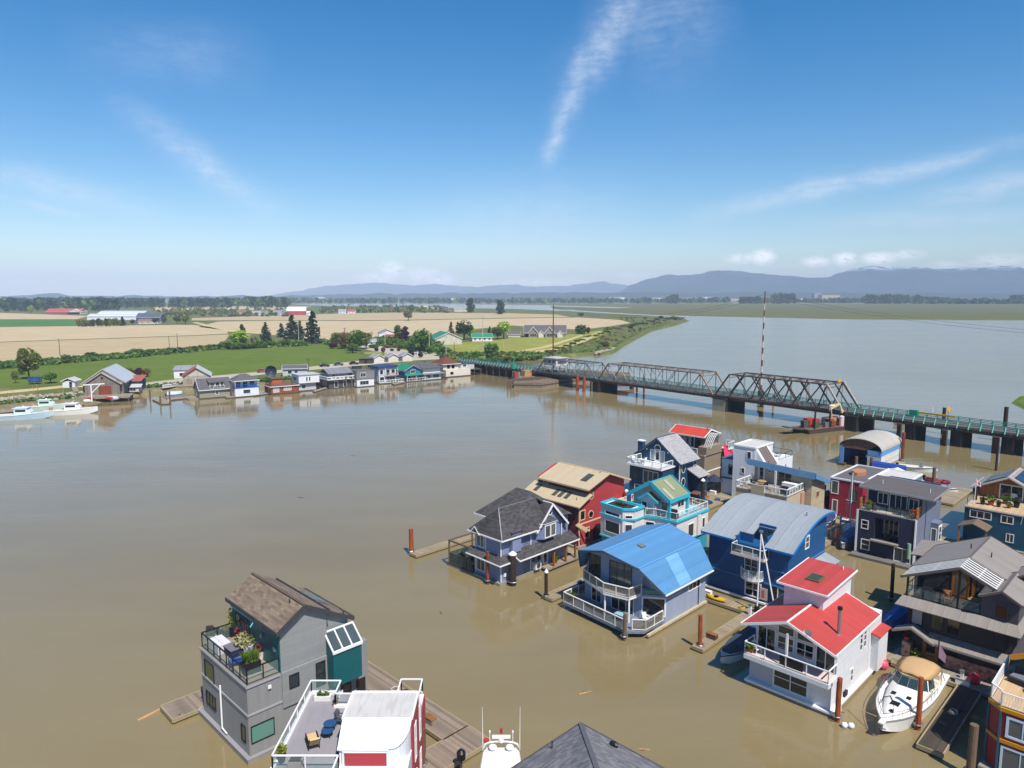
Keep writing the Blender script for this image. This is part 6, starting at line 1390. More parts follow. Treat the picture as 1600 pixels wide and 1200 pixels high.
mb.build('bow_rail',STEEL,o);MB().box(5.5,6.25,-.2,.2,1.32,1.42).build('bow_pulpit',GEL,o);MB().bar((6.1,0,1.3),(6.1,0,.8),.08).bar((5.9,-.25,.85),(5.9,.25,.85),.07).build('anchor',STEEL,o)
MB().tube((4.2,.1,1.42),(4.2,.1,1.6),.16).build('windlass',BLACK,o)
mb = MB();pts = [(3.4,-.9,1.42),(2.6,-1.0,1.5),(2.2,-.6,1.62),(2.9,-.2,1.64),(3.6,.1,1.5),(4.3,.2,1.46)];mb.path(pts,.03);mb.build('bow_line',BLACK,o)
MB().path([(5.4,-.6,1.3),(3.9,-2.9,.5)],.03).build('mooring_line',mat('rope','#b8ae9a',.9),o)
# covered runabout + blue runabouts
def runabout(label,a,b,rot,L=6.2,B=2.3,hm=None,cover=None,z=0.,cz=.55,name='runabout',ws=True,full=True,motor=True):
    o = thing(name,label,'boat',AB(a,b,z),rot);h,rows = hull(o,L,B,.75,hm or GEL,GELC,stripe=DARKG,fine=2.)
    if cover:
        k0,k1 = (-.46,.34) if full else (-.46,.05)
        R_ = []
        for i in range(6):t_ = k0+(k1-k0)*i/5;x = t_*L;w = B/2*.95*(1 if t_ < .1 else 1-(t_-.1)*2.2);R_.append([(x,-w,.78),(x,-w*.55,.8+cz*.8),(x,0,.8+cz),(x,w*.55,.8+cz*.8),(x,w,.78)])
        loft(R_).build('boat_cover',cover,o)
    if ws and not full:MB().poly([(.08*L,-B*.42,.8),(.14*L,-B*.2,.85),(.1*L,-B*.2,1.35),(.02*L,-B*.4,1.3)]).poly([(.14*L,-B*.2,.85),(.14*L,B*.2,.85),(.1*L,B*.2,1.35),(.1*L,-B*.2,1.35)]).poly([(.14*L,B*.2,.85),(.08*L,B*.42,.8),(.02*L,B*.4,1.3),(.1*L,B*.2,1.35)]).build('windscreen',GLASS,o)
    if motor:MB().box(-L/2-.45,-L/2-.02,-.22,.22,.3,1.1).build('outboard_motor',BLACK,o)
    return o
SLATE = mat('slate cover','#3a4450',.8,bump=.5,nscale=1.5);BLUC = mat('blue cover','#1a5cc0',.7,bump=.3);DKC = mat('dark blue cover','#232c44',.8,bump=.5,nscale=1.5)
runabout('white hulled boat under a dark slate cover, left of the white balcony',-29.3,59.0,R(-135),6.6,2.4,GEL,SLATE,0,.8)
o = thing('covered_boat','small boat under a bright blue cover with a white flat top','boat',AB(-29.2,63.8),R(-135));hull(o,5.2,2.2,.7,GEL,GELC);loft([[(x,-w,.75),(x,-w*.4,1.7),(x,w*.4,1.7),(x,w,.75)] for x,w in ((-2.4,1.05),(0,1.1),(2.2,.8))]).build('boat_cover',BLUC,o);MB().box(.8,2.3,-1.1,1.0,1.75,1.83).build('flat_top',PLW,o)
chest(-32.1,59.2,.5,mat('brown box','#5a4436',.8),WOOD,'brown box on the finger dock behind the orange piling')
runabout('blue cabin boat in the shadow between the white and the charcoal house',-20.6,74.6,R(-135),6.4,2.5,mat('blue hull','#1c4f8a',.4),mat('mid blue cover','#2a66a8',.7,bump=.4),0,1.0)
runabout('boat under a pale blue grey cover at the foot of the navy house',-33.0,96.8,R(-130),6.8,2.5,mat('grey hull','#8a8c90',.4),mat('blue grey cover','#66758f',.75,bump=.5),0,.75)
runabout('boat under a dark blue cover between the beige and the crimson house',-41.4,108.8,R(45),7.2,2.8,DARKG,DKC,0,2.2)
runabout('blue covered runabout hoisted on the pale boat lift',-36.6,98.2,R(35),5.0,2.0,GEL,mat('navy boat cover','#27365c',.7,bump=.4),1.5,.5)
o = thing('boat_lift','pale boat lift frame between the royal blue and the crimson house','boat lift',AB(-36.6,98.0),R(-45));mb = MB()
for x in (-1.4,1.4):
    for y in (-1.6,1.6):mb.bar((x,y,.4),(x,y,3.0),.18)
    mb.bar((x,-1.8,1.5),(x,1.8,1.5),.16)
mb.build('frame',mat('pale grey steel','#a8a29c',.5),o)
o = thing('paddle_boat','deep blue paddle boat with a seat back, on the cluttered dock','paddle boat',AB(-55.8,99.0,.42),R(-60));MB().box(-1.1,1.1,-.6,.6,0,.45).build('hull',mat('deep blue plastic','#14466e',.5),o);MB().slab([(-.3,-.5,.45),(-.3,.5,.45),(-.75,.5,1.3),(-.75,-.5,1.3)],.3).build('seat',mat('deep blue plastic','#14466e',.5),o)
def sailboat(label,a,b,rot,L,H_,hm,boomz=1.9):
    o = thing('sailboat',label,'sailboat',AB(a,b),rot);hull(o,L,L*.32,.85,hm,GELC,fine=1.9,stern=.7,stripe=DARKG)
    loft([[(x,-w,.9),(x,-w*.8,z),(x,w*.8,z),(x,w,.9)] for x,w,z in ((-.8,.8,1.35),(.6,.75,1.35),(1.8,.4,1.1))]).build('cabin',GEL,o)
    m_ = MB().tube((.5,0,.9),(.5,0,H_),.085,.06,n=8).build('mast',PLW,o);MB().bar((.5,-.7,H_*.55),(.5,.7,H_*.55),.05).build('spreader',PLW,m_);MB().box(.35,.65,-.12,.12,H_,H_+.2).build('masthead',STEEL,m_)
    mb = MB()
    for p in ((L*.47,0,1.1),(-L*.48,0,1.0),(.4,L*.15,.9),(.4,-L*.15,.9)):mb.tube((.5,0,H_-.1),p,.025,n=5)
    mb.build('rigging',STEEL,o);MB().tube((.5,0,boomz),(-L*.4,0,boomz),.06).build('boom',PLW,o);return o
o = thing('mast_stay','tall white mast with a leaning stay on the walkway before the royal blue house','mast',AB(-31.7,67.6,.42),R(-45));m_ = MB().tube((0,0,0),(.1,0,8.6),.09,.07,n=8).build('mast',PLW,o);MB().tube((.1,0,8.4),(1.9,.3,.2),.07,n=6).build('stay',PLW,o);MB().box(-.08,.28,-.1,.1,8.6,8.8).build('masthead',STEEL,m_);MB().box(-.2,.2,-.2,.2,0,.7).build('foot',BLACK,m_)
sailboat('small sailboat with a raked white mast between the crimson and the navy house',-34.3,100.9,R(-130),6.4,9.0,GEL)
# the moored boats beyond the crimson house
runabout('white runabout with a dark outboard, nearest the boathouse corner',-38.8,147.8,R(-35),6.5,2.6,GEL,None,0,.5,ws=True,full=False)
runabout('white boat with a blue canopy before the boathouse',-41.4,141.2,R(-45),7.0,2.6,GEL,mat('royal canopy','#1c3f8a',.7,bump=.4),0,1.3)
o = runabout('white cabin boat with a swept windscreen behind the crimson house',-39.2,138.4,R(-45),7.5,2.7,GEL,None,0,.5,full=False);loft([[(x,-w,.8),(x,-w*.7,z),(x,w*.7,z),(x,w,.8)] for x,w,z in ((-2.4,1.1,1.3),(-.6,1.05,2.0),(1.0,.8,1.5))]).build('cabin',GEL,o)
o = runabout('pale grey workboat behind the boats with blue canopy',-42.6,143.5,R(-45),6,2.4,mat('grey hull','#8a8c90',.4),None,0,.5,full=False)
def inflatable(label,a,b,m,rot):
    o = thing('inflatable_boat',label,'inflatable boat',AB(a,b),rot);mb = MB();P = [(-1.8,-.75,.45),(.9,-.75,.45),(1.7,-.35,.55),(1.95,0,.6),(1.7,.35,.55),(.9,.75,.45),(-1.8,.75,.45)]
    mb.path(P,.3,10);mb.build('tube',m,o,True);MB().box(-1.8,1.5,-.6,.6,.2,.32).build('floor',DARKG,o);MB().box(-2.2,-1.8,-.2,.2,.4,1.2).build('outboard_motor',BLACK,o)
inflatable('orange inflatable boat behind the navy house roof',-35.4,134.8,mat('orange rubber','#e0531a',.5,bump=0),R(-40));inflatable('maroon inflatable boat beside the orange one',-33.6,139.8,mat('maroon rubber','#7a1830',.5,bump=0),R(-45))
o = runabout('white speedboat with a red stripe next to the orange inflatable',-37.4,136.2,R(-45),6,2.3,GEL,None,0,.5,full=False);MB().box(-2,1.2,-1.17,-1.1,.45,.62).build('red_stripe',mat('red paint','#b03024',.5),o)
runabout('small white dinghy with black outboard at the end of the boat row',-31.0,134.4,R(-45),4,1.7,GEL,None,0,.5,full=False)
# white yacht at the bottom edge
o = thing('yacht','white yacht at the bottom edge with antennas, radar and a hardtop','yacht',(-.7,38.1,0),R(90));L = 12
h,rows = hull(o,L,3.9,1.4,GEL,GEL,stripe=DARKG,fine=2.1)
loft([[(x,-w,1.4),(x,-w*.9,z),(x,w*.9,z),(x,w,1.4)] for x,w,z in ((-3.5,1.6,2.5),(1,1.65,2.5),(3.4,1.2,2.3))]).build('cabin',GEL,o)
loft([[(x,-w,z),(x,-w*.94,z+.1),(x,w*.94,z+.1),(x,w,z),(x,w*.9,z-.1),(x,-w*.9,z-.1)] for x,w,z in ((-2.0,1.35,3.7),(3.2,1.3,3.7),(4.6,1.2,3.66),(5.0,1.0,3.62))]).build('hardtop',GEL,o,False)
mb = MB()
for x in (-1.6,2.6):
    for y in (-1.2,1.2):mb.bar((x,y,2.4),(x,y,3.65),.09)
mb.build('hardtop_post',STEEL,o)
mb = MB();ar = [(5.0,1.15*math.cos(math.pi*i/8),3.7+.45*math.sin(math.pi*i/8)**.6) for i in range(9)];mb.path(ar,.06);arch = mb.build('radar_arch',GEL,o)
for y in (-1.2,1.2):MB().tube((4.9,y,3.6),(4.9,y*1.02,6.6),.035,.015).build('antenna',GEL,arch)
for y in (-.75,.75):MB().tube((5.0,y,4.1),(5.0,y,4.75),.025).lathe((5.0,y,4.75),[(.06,0),(.06,.14),(.02,.18)],8).build('small_antenna',GEL,arch)
MB().tube((5.0,0,4.15),(5.0,0,4.35),.18,n=12).box(4.9,5.1,-.6,.6,4.4,4.55).build('radar',GEL,arch);MB().bar((5.2,-.06,4.1),(5.2,-.06,5.0),.03).poly([(5.2,-.06,4.6),(5.2,-.06,5.0),(5.25,.1,4.85),(5.25,.1,4.55)]).build('small_flag',mat('flag red','#b8142a',.7),arch)
for y in (-.55,.55):MB().blob((4.7,y,3.95),.28,(1,1,.6),10,6).build('dome',PLW,arch,True)
MB().box(-3.2,1.0,1.55,1.62,1.7,2.3).build('side_window',GLASS,o);MB().box(3.4,4.2,-1.0,1.0,1.5,2.0).build('cockpit_seat',GELC,o)
o = thing('outboard_motor','black covered outboard on the brown dock beside the yacht','outboard motor',AB(-34.9,29.9,.42),0);MB().lathe((0,0,.5),[(.1,0),(.3,.1),(.32,.6),(.15,.8)],12).build('cowling',BLACK,o);MB().box(-.08,.08,-.14,.14,0,.5).build('leg',DARKG,o)

# odds and ends along the docks
def coil(a,b,r,m,label,z=.42):
    o = thing('hose_coil',label,'hose',AB(a,b,z),0);mb = MB()
    for k in range(3):mb.path([(r*(1-.1*k)*math.cos(i*.6283),r*(1-.1*k)*math.sin(i*.6283),.05+.08*k) for i in range(11)],.045,5)
    mb.build('coil',m,o);MB().bar((r,0,.06),(r+.6,.2,.06),.05).build('nozzle',BLACK,o)
coil(-45.2,67.6,.35,LEAFG if False else mat('green hose','#2f6a3a',.5),'green hose coiled on the walkway behind the bright blue roof');coil(-33.2,67.3,.3,mat('yellow hose','#b89a2a',.5),'yellow hose coiled near the foot of the tall white mast');coil(-49.5,60.5,.3,mat('blue rope','#2a4a7a',.8),'blue rope coil halfway along the finger dock by the blue grey house');coil(-12.4,61.5,.32,mat('rope','#b8ae9a',.9),'pale rope coil on the dark finger dock by the cruiser');coil(-46,32.3,.4,mat('rope','#b8ae9a',.9),'pale rope coil on the brown walkway behind the grey house')
chest(-43.5,32.7,.4,PLW,PLW,'small white box on the brown walkway behind the grey house');chest(-40.5,31.6,.5,TIMB,WOOD,'wooden box near the corner of the brown docks');chest(-52.8,67.6,.5,mat('green lid','#3a5a44',.6),BLACK,'green bin on the walkway right of the wooden porch');chest(-42.0,67.8,.45,mat('brown box','#5a4436',.8),STEEL,'brown box on the walkway between the bright blue and royal blue houses');chest(-24.2,67.7,.5,TIMB,WOODL,'timber chest on the walkway behind the white house');chest(-36.2,104.4,.5,mat('blue plastic','#2a5a9a',.5),PLW,'blue and white cooler on the second walkway before the crimson house');chest(-34.0,104.2,.35,mat('orange plastic','#c8641c',.5),PLW,'small orange box on the second walkway before the crimson house')
chest(-55.0,97.9,.45,mat('grey lid','#8a8886',.6),BLACK,'grey bin beside the paddle boat',.3);chest(-56.6,100.8,.5,WOODL,WOOD,'pale crate behind the paddle boat',.9);chest(-55.0,101.6,.4,mat('blue plastic','#2a5a9a',.5),STEEL,'blue crate at the far end of the cluttered dock',.5)
def meter(a,b,label):
    o = thing('power_pedestal',label,'power pedestal',AB(a,b,.42),R(-45));MB().box(-.12,.12,-.12,.12,0,1.0).build('post',PLW,o);MB().box(-.15,.15,-.15,.15,1.0,1.2).build('lamp_head',STEEL,o)
meter(-48.9,66.4,'white power pedestal at the root of the finger dock by the blue grey house');meter(-31.9,66.5,'white power pedestal beside the tall white mast');meter(-40.2,66.5,'white power pedestal on the walkway right of the yellow kayak');meter(-22.0,66.4,'white power pedestal behind the white house with red roofs');meter(-13.1,66.9,'white power pedestal at the stern of the motor cruiser');meter(-41.5,31.3,'white power pedestal on the brown walkway');meter(-52.5,103.9,'white power pedestal before the tall white house');meter(-44.5,103.9,'white power pedestal on the second walkway behind the beige house')
def moor(p,q,label):
    o = thing('mooring_line',label,'rope',p);mb = MB();d = q-p;mb.path([d*(i/6)-Vector((0,0,.35*4*(i/6)*(1-i/6))) for i in range(7)],.035,5);mb.build('rope',mat('rope','#b8ae9a',.9),o);mb = MB();mb.lathe((0,0,-.04),[(.1,0),(.12,.08),(.06,.1)],8);mb.build('cleat',STEEL,o)
moor(AB(-55.3,20.9,.5),AB(-54.4,22.5,.6),'slack rope between the brown float and the grey house');moor(AB(-55.2,18.4,.5),AB(-54.8,20,.6),'short rope from the near edge of the brown float to the grey house');moor(AB(-37.2,66.9,.5),AB(-37,65.4,.5),'rope from the walkway to the light blue house');moor(AB(-18.5,55.2,.6),AB(-19.1,56.4,.5),'rope around the rusty piling of the white house')
for i,(x,y,t) in enumerate(((474,778,'dark drifting stick alone in the middle of the open water'),(548,712,'second drifting stick, far out left of the red house'),(905,1085,'pale bit of driftwood in the open water left of the white house'),(1015,1172,'tiny pale driftwood right of the grey hip roof'),(690,960,'drifting branch left of the bright blue roofed house'))):
    o = thing('driftwood',t,'driftwood',G(x,y,0),rnd.uniform(0,3));MB().tube((0,0,.02),(rnd.uniform(.6,1.2),.1,.03),.06,.03,n=6).build('stick',WOODL if 'pale' in t else WETP,o);MB().tube((.3,0,.03),(.6,.35,.08),.03,.015,n=5).build('twig',WETP,o)
# ================================================================== THE SWING BRIDGE
def BP(s,off=0.,z=0.):return Vector((65.5-.605*s+.796*off,206.7+.796*s+.605*off,z))
NE,FE,DZ = -6.4,.6,4.55
GRS = mat('green bridge rail','#1c8474',.5,var=.12);GRL = mat('pale green brace','#6db7a2',.55,var=.12)
STD = mat('dark brown steelwork','#4a433e',.7,'rust',col2='#574840',bump=.2);STG = mat('grey flaking steelwork','#8a827c',.7,'rust',col2='#5d4a40',bump=.2);STB = mat('blue grey steelwork','#6c7480',.6,'rust',col2='#5a5450',bump=.2)
ASPH = mat('bridge deck asphalt','#5c5a58',.9,var=.15,bump=.2);PIERM = mat('tarred pier','#2b2724',.9,'batten',.45,var=.2,bump=.5);PIERC = mat('pier concrete','#a39a86',.9,var=.2,dirt=.5)
PILE = mat('bridge timber','#5a4a3c',.9,'bark')
o = thing('swing_bridge','long low swing bridge of steel trusses with green railings crossing the river','bridge',BP(0));o['o'] = tuple(BP(0))
def bbar(mb,a,b,w=.3,h=None):mb.bar(BP(*a),BP(*b),w,h)
for s0,s1,nm in ((-120,-37,'approach_deck'),(-37,2,'truss_deck'),(2,51,'truss_deck'),(51,85,'swing_deck'),(85,140,'approach_deck')):
    a,b = s0+.03,s1-.03
    d = MB().ext([BP(a,NE,DZ),BP(b,NE,DZ),BP(b,FE,DZ),BP(a,FE,DZ)],(0,0,-.35)).build(nm,ASPH,o)
    g = MB()
    for off in (NE+.4,-2.9,FE-.4):g.bar(BP(a,off,DZ-.75),BP(b,off,DZ-.75),.35,.8)
    for k in range(int((b-a)/4)+1):g.bar(BP(a+k*4,NE-.3,DZ-.6),BP(a+k*4,FE+.3,DZ-.6),.25,.5)
    g.build('floor_beams',STD,d)
    c = MB();c.bar(BP(a,NE-.05,DZ-.12),BP(b,NE-.05,DZ-.12),.12,.5).bar(BP(a,FE+.05,DZ-.12),BP(b,FE+.05,DZ-.12),.12,.5);c.build('kerb_beam',STG if 'truss' in nm else mat('pale concrete fascia','#6a655e',.85),d)
def brail(s0,s1,off,step,m,zt=1.1):
    mb = MB();n = int((s1-s0)/step)
    for z in (.45,.8,zt):mb.bar(BP(s0,off,DZ+z),BP(s1,off,DZ+z),.1,.13)
    for i in range(n+1):s = s0+(s1-s0)*i/n;mb.bar(BP(s,off,DZ-.1),BP(s,off,DZ+zt),.14)
    mb.build('railing',m,o)
for s0,s1,st in ((-120,-37,2.2),(-37,2,2.4),(2,51,2.4),(51,85,2.2),(85,139,2.0)):brail(s0,s1,NE+.25,st,GRS);brail(s0,s1,FE-.25,st,GRS)
for s0,s1,n,h in ((-120,-38,36,1.0),(86,139,26,1.1)):
    for i in range(n):
        s = s0+(s1-s0)*(i+.5)/n
        MB().bar(BP(s,NE-.7,DZ-.35),BP(s+.1,NE+.2,DZ+h),.16).build('rail_brace',GRL,o)
def truss(s0,s1,zt,n,mchord,mdiag,mend,style,inset=None,w=.36):
    step = (s1-s0)/n;zb = DZ-.2
    for off in (NE-.25,FE+.25):
        ch = MB();ch.bar(BP(s0+step,off,zt),BP(s1-step,off,zt),w*1.25,w*1.2).bar(BP(s0,off,zb),BP(s1,off,zb),w*1.1,w*1.2);t_ = ch.build('truss_chord',mchord,o)
        for a,b in (((s0,zb),(s0+step,zt)),((s1,zb),(s1-step,zt))):MB().bar(BP(a[0],off,a[1]),BP(b[0],off,b[1]),w*1.3).build('end_post',mend,t_)
        dg = MB()
        for i in range(1,n):
            s = s0+i*step
            if style == 'pratt':
                MB().bar(BP(s,off,zb),BP(s,off,zt),w*.8).build('vertical',STB,t_)
                if i < n/2:dg.bar(BP(s,off,zt),BP(s+step,off,zb),w*.55)
                if i >= n/2 and i > 1:dg.bar(BP(s,off,zt),BP(s-step,off,zb),w*.55)
                if abs(i-n/2) < 1.6 and i < n-1:dg.bar(BP(s,off,zb),BP(s+step,off,zt),w*.4)
            else:
                if i < n-1:dg.bar(BP(s-step*.5,off,zb),BP(s+step*.5,off,zt),w*.95);dg.bar(BP(s+step*.5,off,zb),BP(s-step*.0,off,zt),w*.95) if i % 2 else dg.bar(BP(s+step,off,zb),BP(s,off,zt),w*.95)
                MB().bar(BP(s,off,zb),BP(s,off,zt),w*.3).build('vertical',mdiag,t_)
        dg.build('diagonals',mdiag,t_)
    tp = MB()
    for i in range(1,n):s = s0+i*step;tp.bar(BP(s,NE-.25,zt),BP(s,FE+.25,zt),w*.7,w*.9)
    for i in range(1,n-1):s = s0+i*step;tp.bar(BP(s,NE-.25,zt),BP(s+step,FE+.25,zt),w*.35);tp.bar(BP(s,FE+.25,zt),BP(s+step,NE-.25,zt),w*.35)
    for s in (s0+step,s1-step):tp.bar(BP(s,NE,zt-.9),BP(s,FE,zt-.9),w*.6)
    tp.build('top_bracing',mchord,o)
PALEST = mat('pale end post','#b8b4ae',.6,'rust',col2='#8a7a6c',bump=.2)
truss(-36.5,2.2,10.8,8,mat('brown top chord','#6a5d54',.7,'rust',col2='#4a3c34',bump=.2),STD,STD,'warren',w=.28)
truss(2.8,50.5,10.2,10,STG,PALEST,mat('tan end post','#a5866c',.7,'rust',col2='#7a5a48'),'pratt',w=.27)
truss(51.5,84,9.3,7,STB,PALEST,STB,'pratt',w=.26)
for k in (NE-.6,FE+.6):MB().bar(BP(-36.4,k,DZ-.2),BP(-31.7,k,11.0),.45).build('white_end_post',PALEST,o)
bxs = MB();bxs.ext([BP(-31.4,-1.2,10.6),BP(-31.4,.4,10.6),BP(-31.4,.4,11.7),BP(-31.4,-1.2,11.7)],(.08,-.1,0));bxs.build('portal_sign',mat('yellow sign','#d0a020',.5),o)
for s,w_,m in ((0,4.6,0),(-38.5,3.0,1),(-52,2.2,1),(-61.7,2.2,1),(-71.5,2.2,1),(-83,2.2,1),(-96,2.2,1),(-110,2.2,1),(51,3,1)):
    N_,F_ = (NE-1.0,FE+1.2) if s > -40 else (NE-.2,FE-1.2)
    p = MB().ext([BP(s-w_/2,N_,-.5),BP(s+w_/2,N_,-.5),BP(s+w_/2,F_,-.5),BP(s-w_/2,F_,-.5)],(0,0,4.0)).build('pier',PIERM,o)
    MB().ext([BP(s-w_/2-.2,N_-.3,3.5),BP(s+w_/2+.2,N_-.3,3.5),BP(s+w_/2+.2,F_+.2,3.5),BP(s-w_/2-.2,F_+.2,3.5)],(0,0,.35)).build('pier_cap',PIERM,p)
    if s == 0:MB().ext([BP(-2.1,NE-1.08,-.5),BP(2.3,NE-1.08,-.5),BP(2.3,NE-1,-.5),BP(-2.1,NE-1,-.5)],(0,0,3.9)).build('concrete_face',PIERC,p)
    else:
        for k in range(3):MB().tube(BP(s+w_/2+.35+k*.5,NE-1.2+k*.3,-.5),BP(s+w_/2+.35+k*.5,NE-1.2+k*.3,3.6),.22,n=8).build('fender_pile',PILE,p)
for i in range(12):
    s = 86+i*4.5;mb = MB()
    for off in (NE+.2,-4.4,-2.8,-1.2,FE-.2):mb.tube(BP(s,off,-.5),BP(s,off,3.9),.24,n=7)
    mb.bar(BP(s,NE-.6,3.7),BP(s,FE+.6,3.7),.4);mb.bar(BP(s,NE,.6),BP(s,FE,3.4),.2);mb.bar(BP(s,FE,.6),BP(s,NE,3.4),.2);mb.build('pile_bent',PILE,o)
mb = MB();mb.ext([BP(90,NE+1.3,.1),BP(138,NE+1.3,.1),BP(138,NE+1.5,.1),BP(90,NE+1.5,.1)],(0,0,3.4));mb.build('timber_wall',PIERM,o)
ch = MB().ext([BP(73.5,-6.0,DZ+2.6),BP(80.5,-6.0,DZ+2.6),BP(80.5,0,DZ+2.6),BP(73.5,0,DZ+2.6)],(0,0,2.6)).build('control_house',mat('white weathered cabin','#c2c0bc',.7,'lap',.3,dirt=.5),o)
MB().ext([BP(73.2,-6.4,DZ+5.25),BP(80.8,-6.4,DZ+5.25),BP(80.8,.4,DZ+5.25),BP(73.2,.4,DZ+5.25)],(0,0,.22)).build('roof',mat('pale roof sheet','#b0b0ae',.6),ch)
for s in (74.2,76.6,79.0):MB().ext([BP(s,-6.03,DZ+3.6),BP(s+1.1,-6.03,DZ+3.6),BP(s+1.1,-6.03,DZ+4.7),BP(s,-6.03,DZ+4.7)],(-.03,-.02,0)).build('pane',GLASS,ch)
MB().ext([BP(73.45,-5.2,DZ+3.4),BP(73.45,-1,DZ+3.4),BP(73.45,-1,DZ+4.8),BP(73.45,-5.2,DZ+4.8)],(.03,-.03,0)).build('pane',GLASS,ch)
b = BP(98,NE-.6,0)
MB().tube(b+Vector((0,0,4.2)),b+Vector((0,0,6.4)),.9,n=12).tube(b+Vector((0,0,6.4)),b+Vector((0,0,7.6)),.3,n=8).build('signal_drum',mat('signal green','#1d8a70',.5),o)
# fender pier below the swing span
FTM = mat('fender timbers','#7d705e',.9,'lap',.5,var=.3,bump=.6);FTT = mat('old timber decking','#7a6552',.9,'lap',.6,var=.35,bump=.6)
o = thing('fender_pier','long weathered timber fender pier below the swing span, with sheds and a white board','fender pier',(0,0,0))
P = [G(803,606),G(845,607),G(895,599.5),G(960,594),G(985,591),G(905,585.5),G(830,590),G(806,600)]
m_ = MB().ext([p+Vector((0,0,-.3)) for p in P],(0,0,2.5)).build('crib',FTM,o)
MB().ext([p+Vector((0,0,2.2)) for p in P],(0,0,.12)).build('decking',FTT,o)
for z in (.15,.6,1.05,1.5,1.95):
    k_ = MB()
    for p,q in zip(P,P[1:4]):k_.bar(p+Vector((0,-.15,z)),q+Vector((0,-.15,z)),.3,.3)
    k_.build('wale',TIMB if z != 1.05 else PILE,m_)
for i in range(60):
    t_ = i/59;a = P[0].lerp(P[2],t_) if t_ < .5 else P[0].lerp(P[2],t_);a = a+Vector((rnd.uniform(-1,1),4+rnd.uniform(-4,3),0)); 
    MB().bar(a+Vector((0,0,2.45)),a+Vector((rnd.uniform(2,6),rnd.uniform(1,6),2.5)),.3).build('loose_timber',PILE,m_)
def lbox(o,nm,p,w,d,h,m,rot=.64,z=2.32): 
    c,s_ = math.cos(rot),math.sin(rot);q = lambda x,y:p+Vector((x*c-y*s_,x*s_+y*c,z))
    return MB().ext([q(0,0),q(w,0),q(w,d),q(0,d)],(0,0,h)).build(nm,m,o)
lbox(o,'board',G(812,600),.2,4.5,2.2,mat('white board','#b9bcbd',.6));lbox(o,'tan_shed',G(820,597.5),4,2.4,2.2,WOODL);lbox(o,'tan_shed',G(852,591),2.4,2.4,2.0,WOODL);lbox(o,'red_tank',G(804.5,600),1.2,1.2,2.3,mat('red oxide','#a33a28',.7));lbox(o,'notice',G(806.5,605.2),2.2,.1,1.0,PLW,0,1.0);lbox(o,'dark_mark',G(819.5,605.6),3.0,.1,1.5,BLACK,0,.8)
piling(G(793.5,607.5),3.0,.3,WETP,None,'left timber piling of the pair before the fender pier',hoop=False);piling(G(798,608),3.1,.35,WETP,None,'right timber piling of the pair before the fender pier',hoop=False)
piling(G(902,610),5.3,.55,ORR,None,'left of the two tall orange rusty piles before the bridge',hoop=False);piling(G(912.5,612),5.3,.55,ORR,None,'right of the two tall orange rusty piles before the bridge',hoop=False)
o = thing('work_float','rusty red steel work platform under the left truss','work platform',G(930,608));mb = MB();mb.box(0,14,0,5,.9,1.5);mb.build('platform',RUST,o)
for x,y in ((.3,.2),(7,.2),(13.5,.2),(.3,4.8),(13.5,4.8)):MB().tube((x,y,-.5),(x,y,2.8 if x < 1 else 1),.5,n=9).build('leg',RUST,o)
MB().box(2.5,7,1,4,1.5,3.2).build('container',ORR,o);MB().box(7.5,12,1.5,4,1.5,2.6).build('dark_crate',STD,o)
piling(G(995,612),3.9,.35,RUST,None,'left rusty pile under the middle truss',hoop=False);piling(G(1006,614),6.5,.35,RUST,None,'right rusty pile under the middle truss, rising through it',hoop=False)
piling(G(1190,636),3.4,.6,DKP,None,'dark pile under the right hand truss, in front of the striped mast',hoop=False);piling(G(1208,634),3.2,.3,WETP,None,'thin timber pile right of the dark pile under the truss',hoop=False)
piling(G(1476,672),2.4,.5,WETP,None,'short timber stump in the water below the green approach',hoop=False);piling(Vector((103.5,168,0)),6.4,.4,DKP,None,'dark pile rising behind the approach rail under the yellow sign',hoop=False);piling(Vector((112,159,0)),8.0,.45,DKP,None,'tall dark pile rising behind the approach rail at the right edge',hoop=False)
# masts and cables
o = thing('striped_mast','tall mast banded in red and white behind the bridge','mast',G(1188,628));y = G(1188,628).y;Hm = CAM_H+7/1110*y
MB().tube((0,0,-.5),(0,0,3.5),.9,n=10).build('base',DKP,o)
MR = mat('mast red','#6e403a',.6);MW = mat('mast white','#bcb6b2',.6)
for i in range(16):z0 = 3.5+(Hm-3.5)*i/16;MB().tube((0,0,z0),(0,0,z0+(Hm-3.5)/16),.36-.013*i,n=8).build('band',MW if i % 2 and i < 15 else MR,o)
o = thing('brown_mast','tall rusty brown mast rising from the fender pier at the swing span','mast',G(864,585.5));yb = G(864,585.5).y;H2 = CAM_H-14/1110*yb
MB().tube((0,0,0),(0,0,H2),.34,.2,n=8).build('pole',RUST,o);MB().bar((-.8,0,H2-1),(.8,0,H2-1),.2).build('crossarm',RUST,o)
top1 = G(1188,628)+Vector((0,0,Hm-1));top2 = G(864,585.5)+Vector((0,0,H2-.9))
o = thing('power_cable','thin power cables sagging from the striped mast toward the right and left','power cable')
mb = MB()
def sag(p,q,k,r=.035):
    pts = [p.lerp(q,i/14)-Vector((0,0,k*4*(i/14)*(1-i/14))) for i in range(15)];mb.path(pts,r,4)
far_r = Vector((230,150,24))
for dz in (0,-.9):sag(top1+Vector((0,0,dz)),far_r+Vector((0,0,dz)),6);sag(top1+Vector((0,0,dz)),top2+Vector((0,0,dz*.6)),5)
mb.build('cable',mat('cable grey','#4a4a4c',.6,bump=0),o)
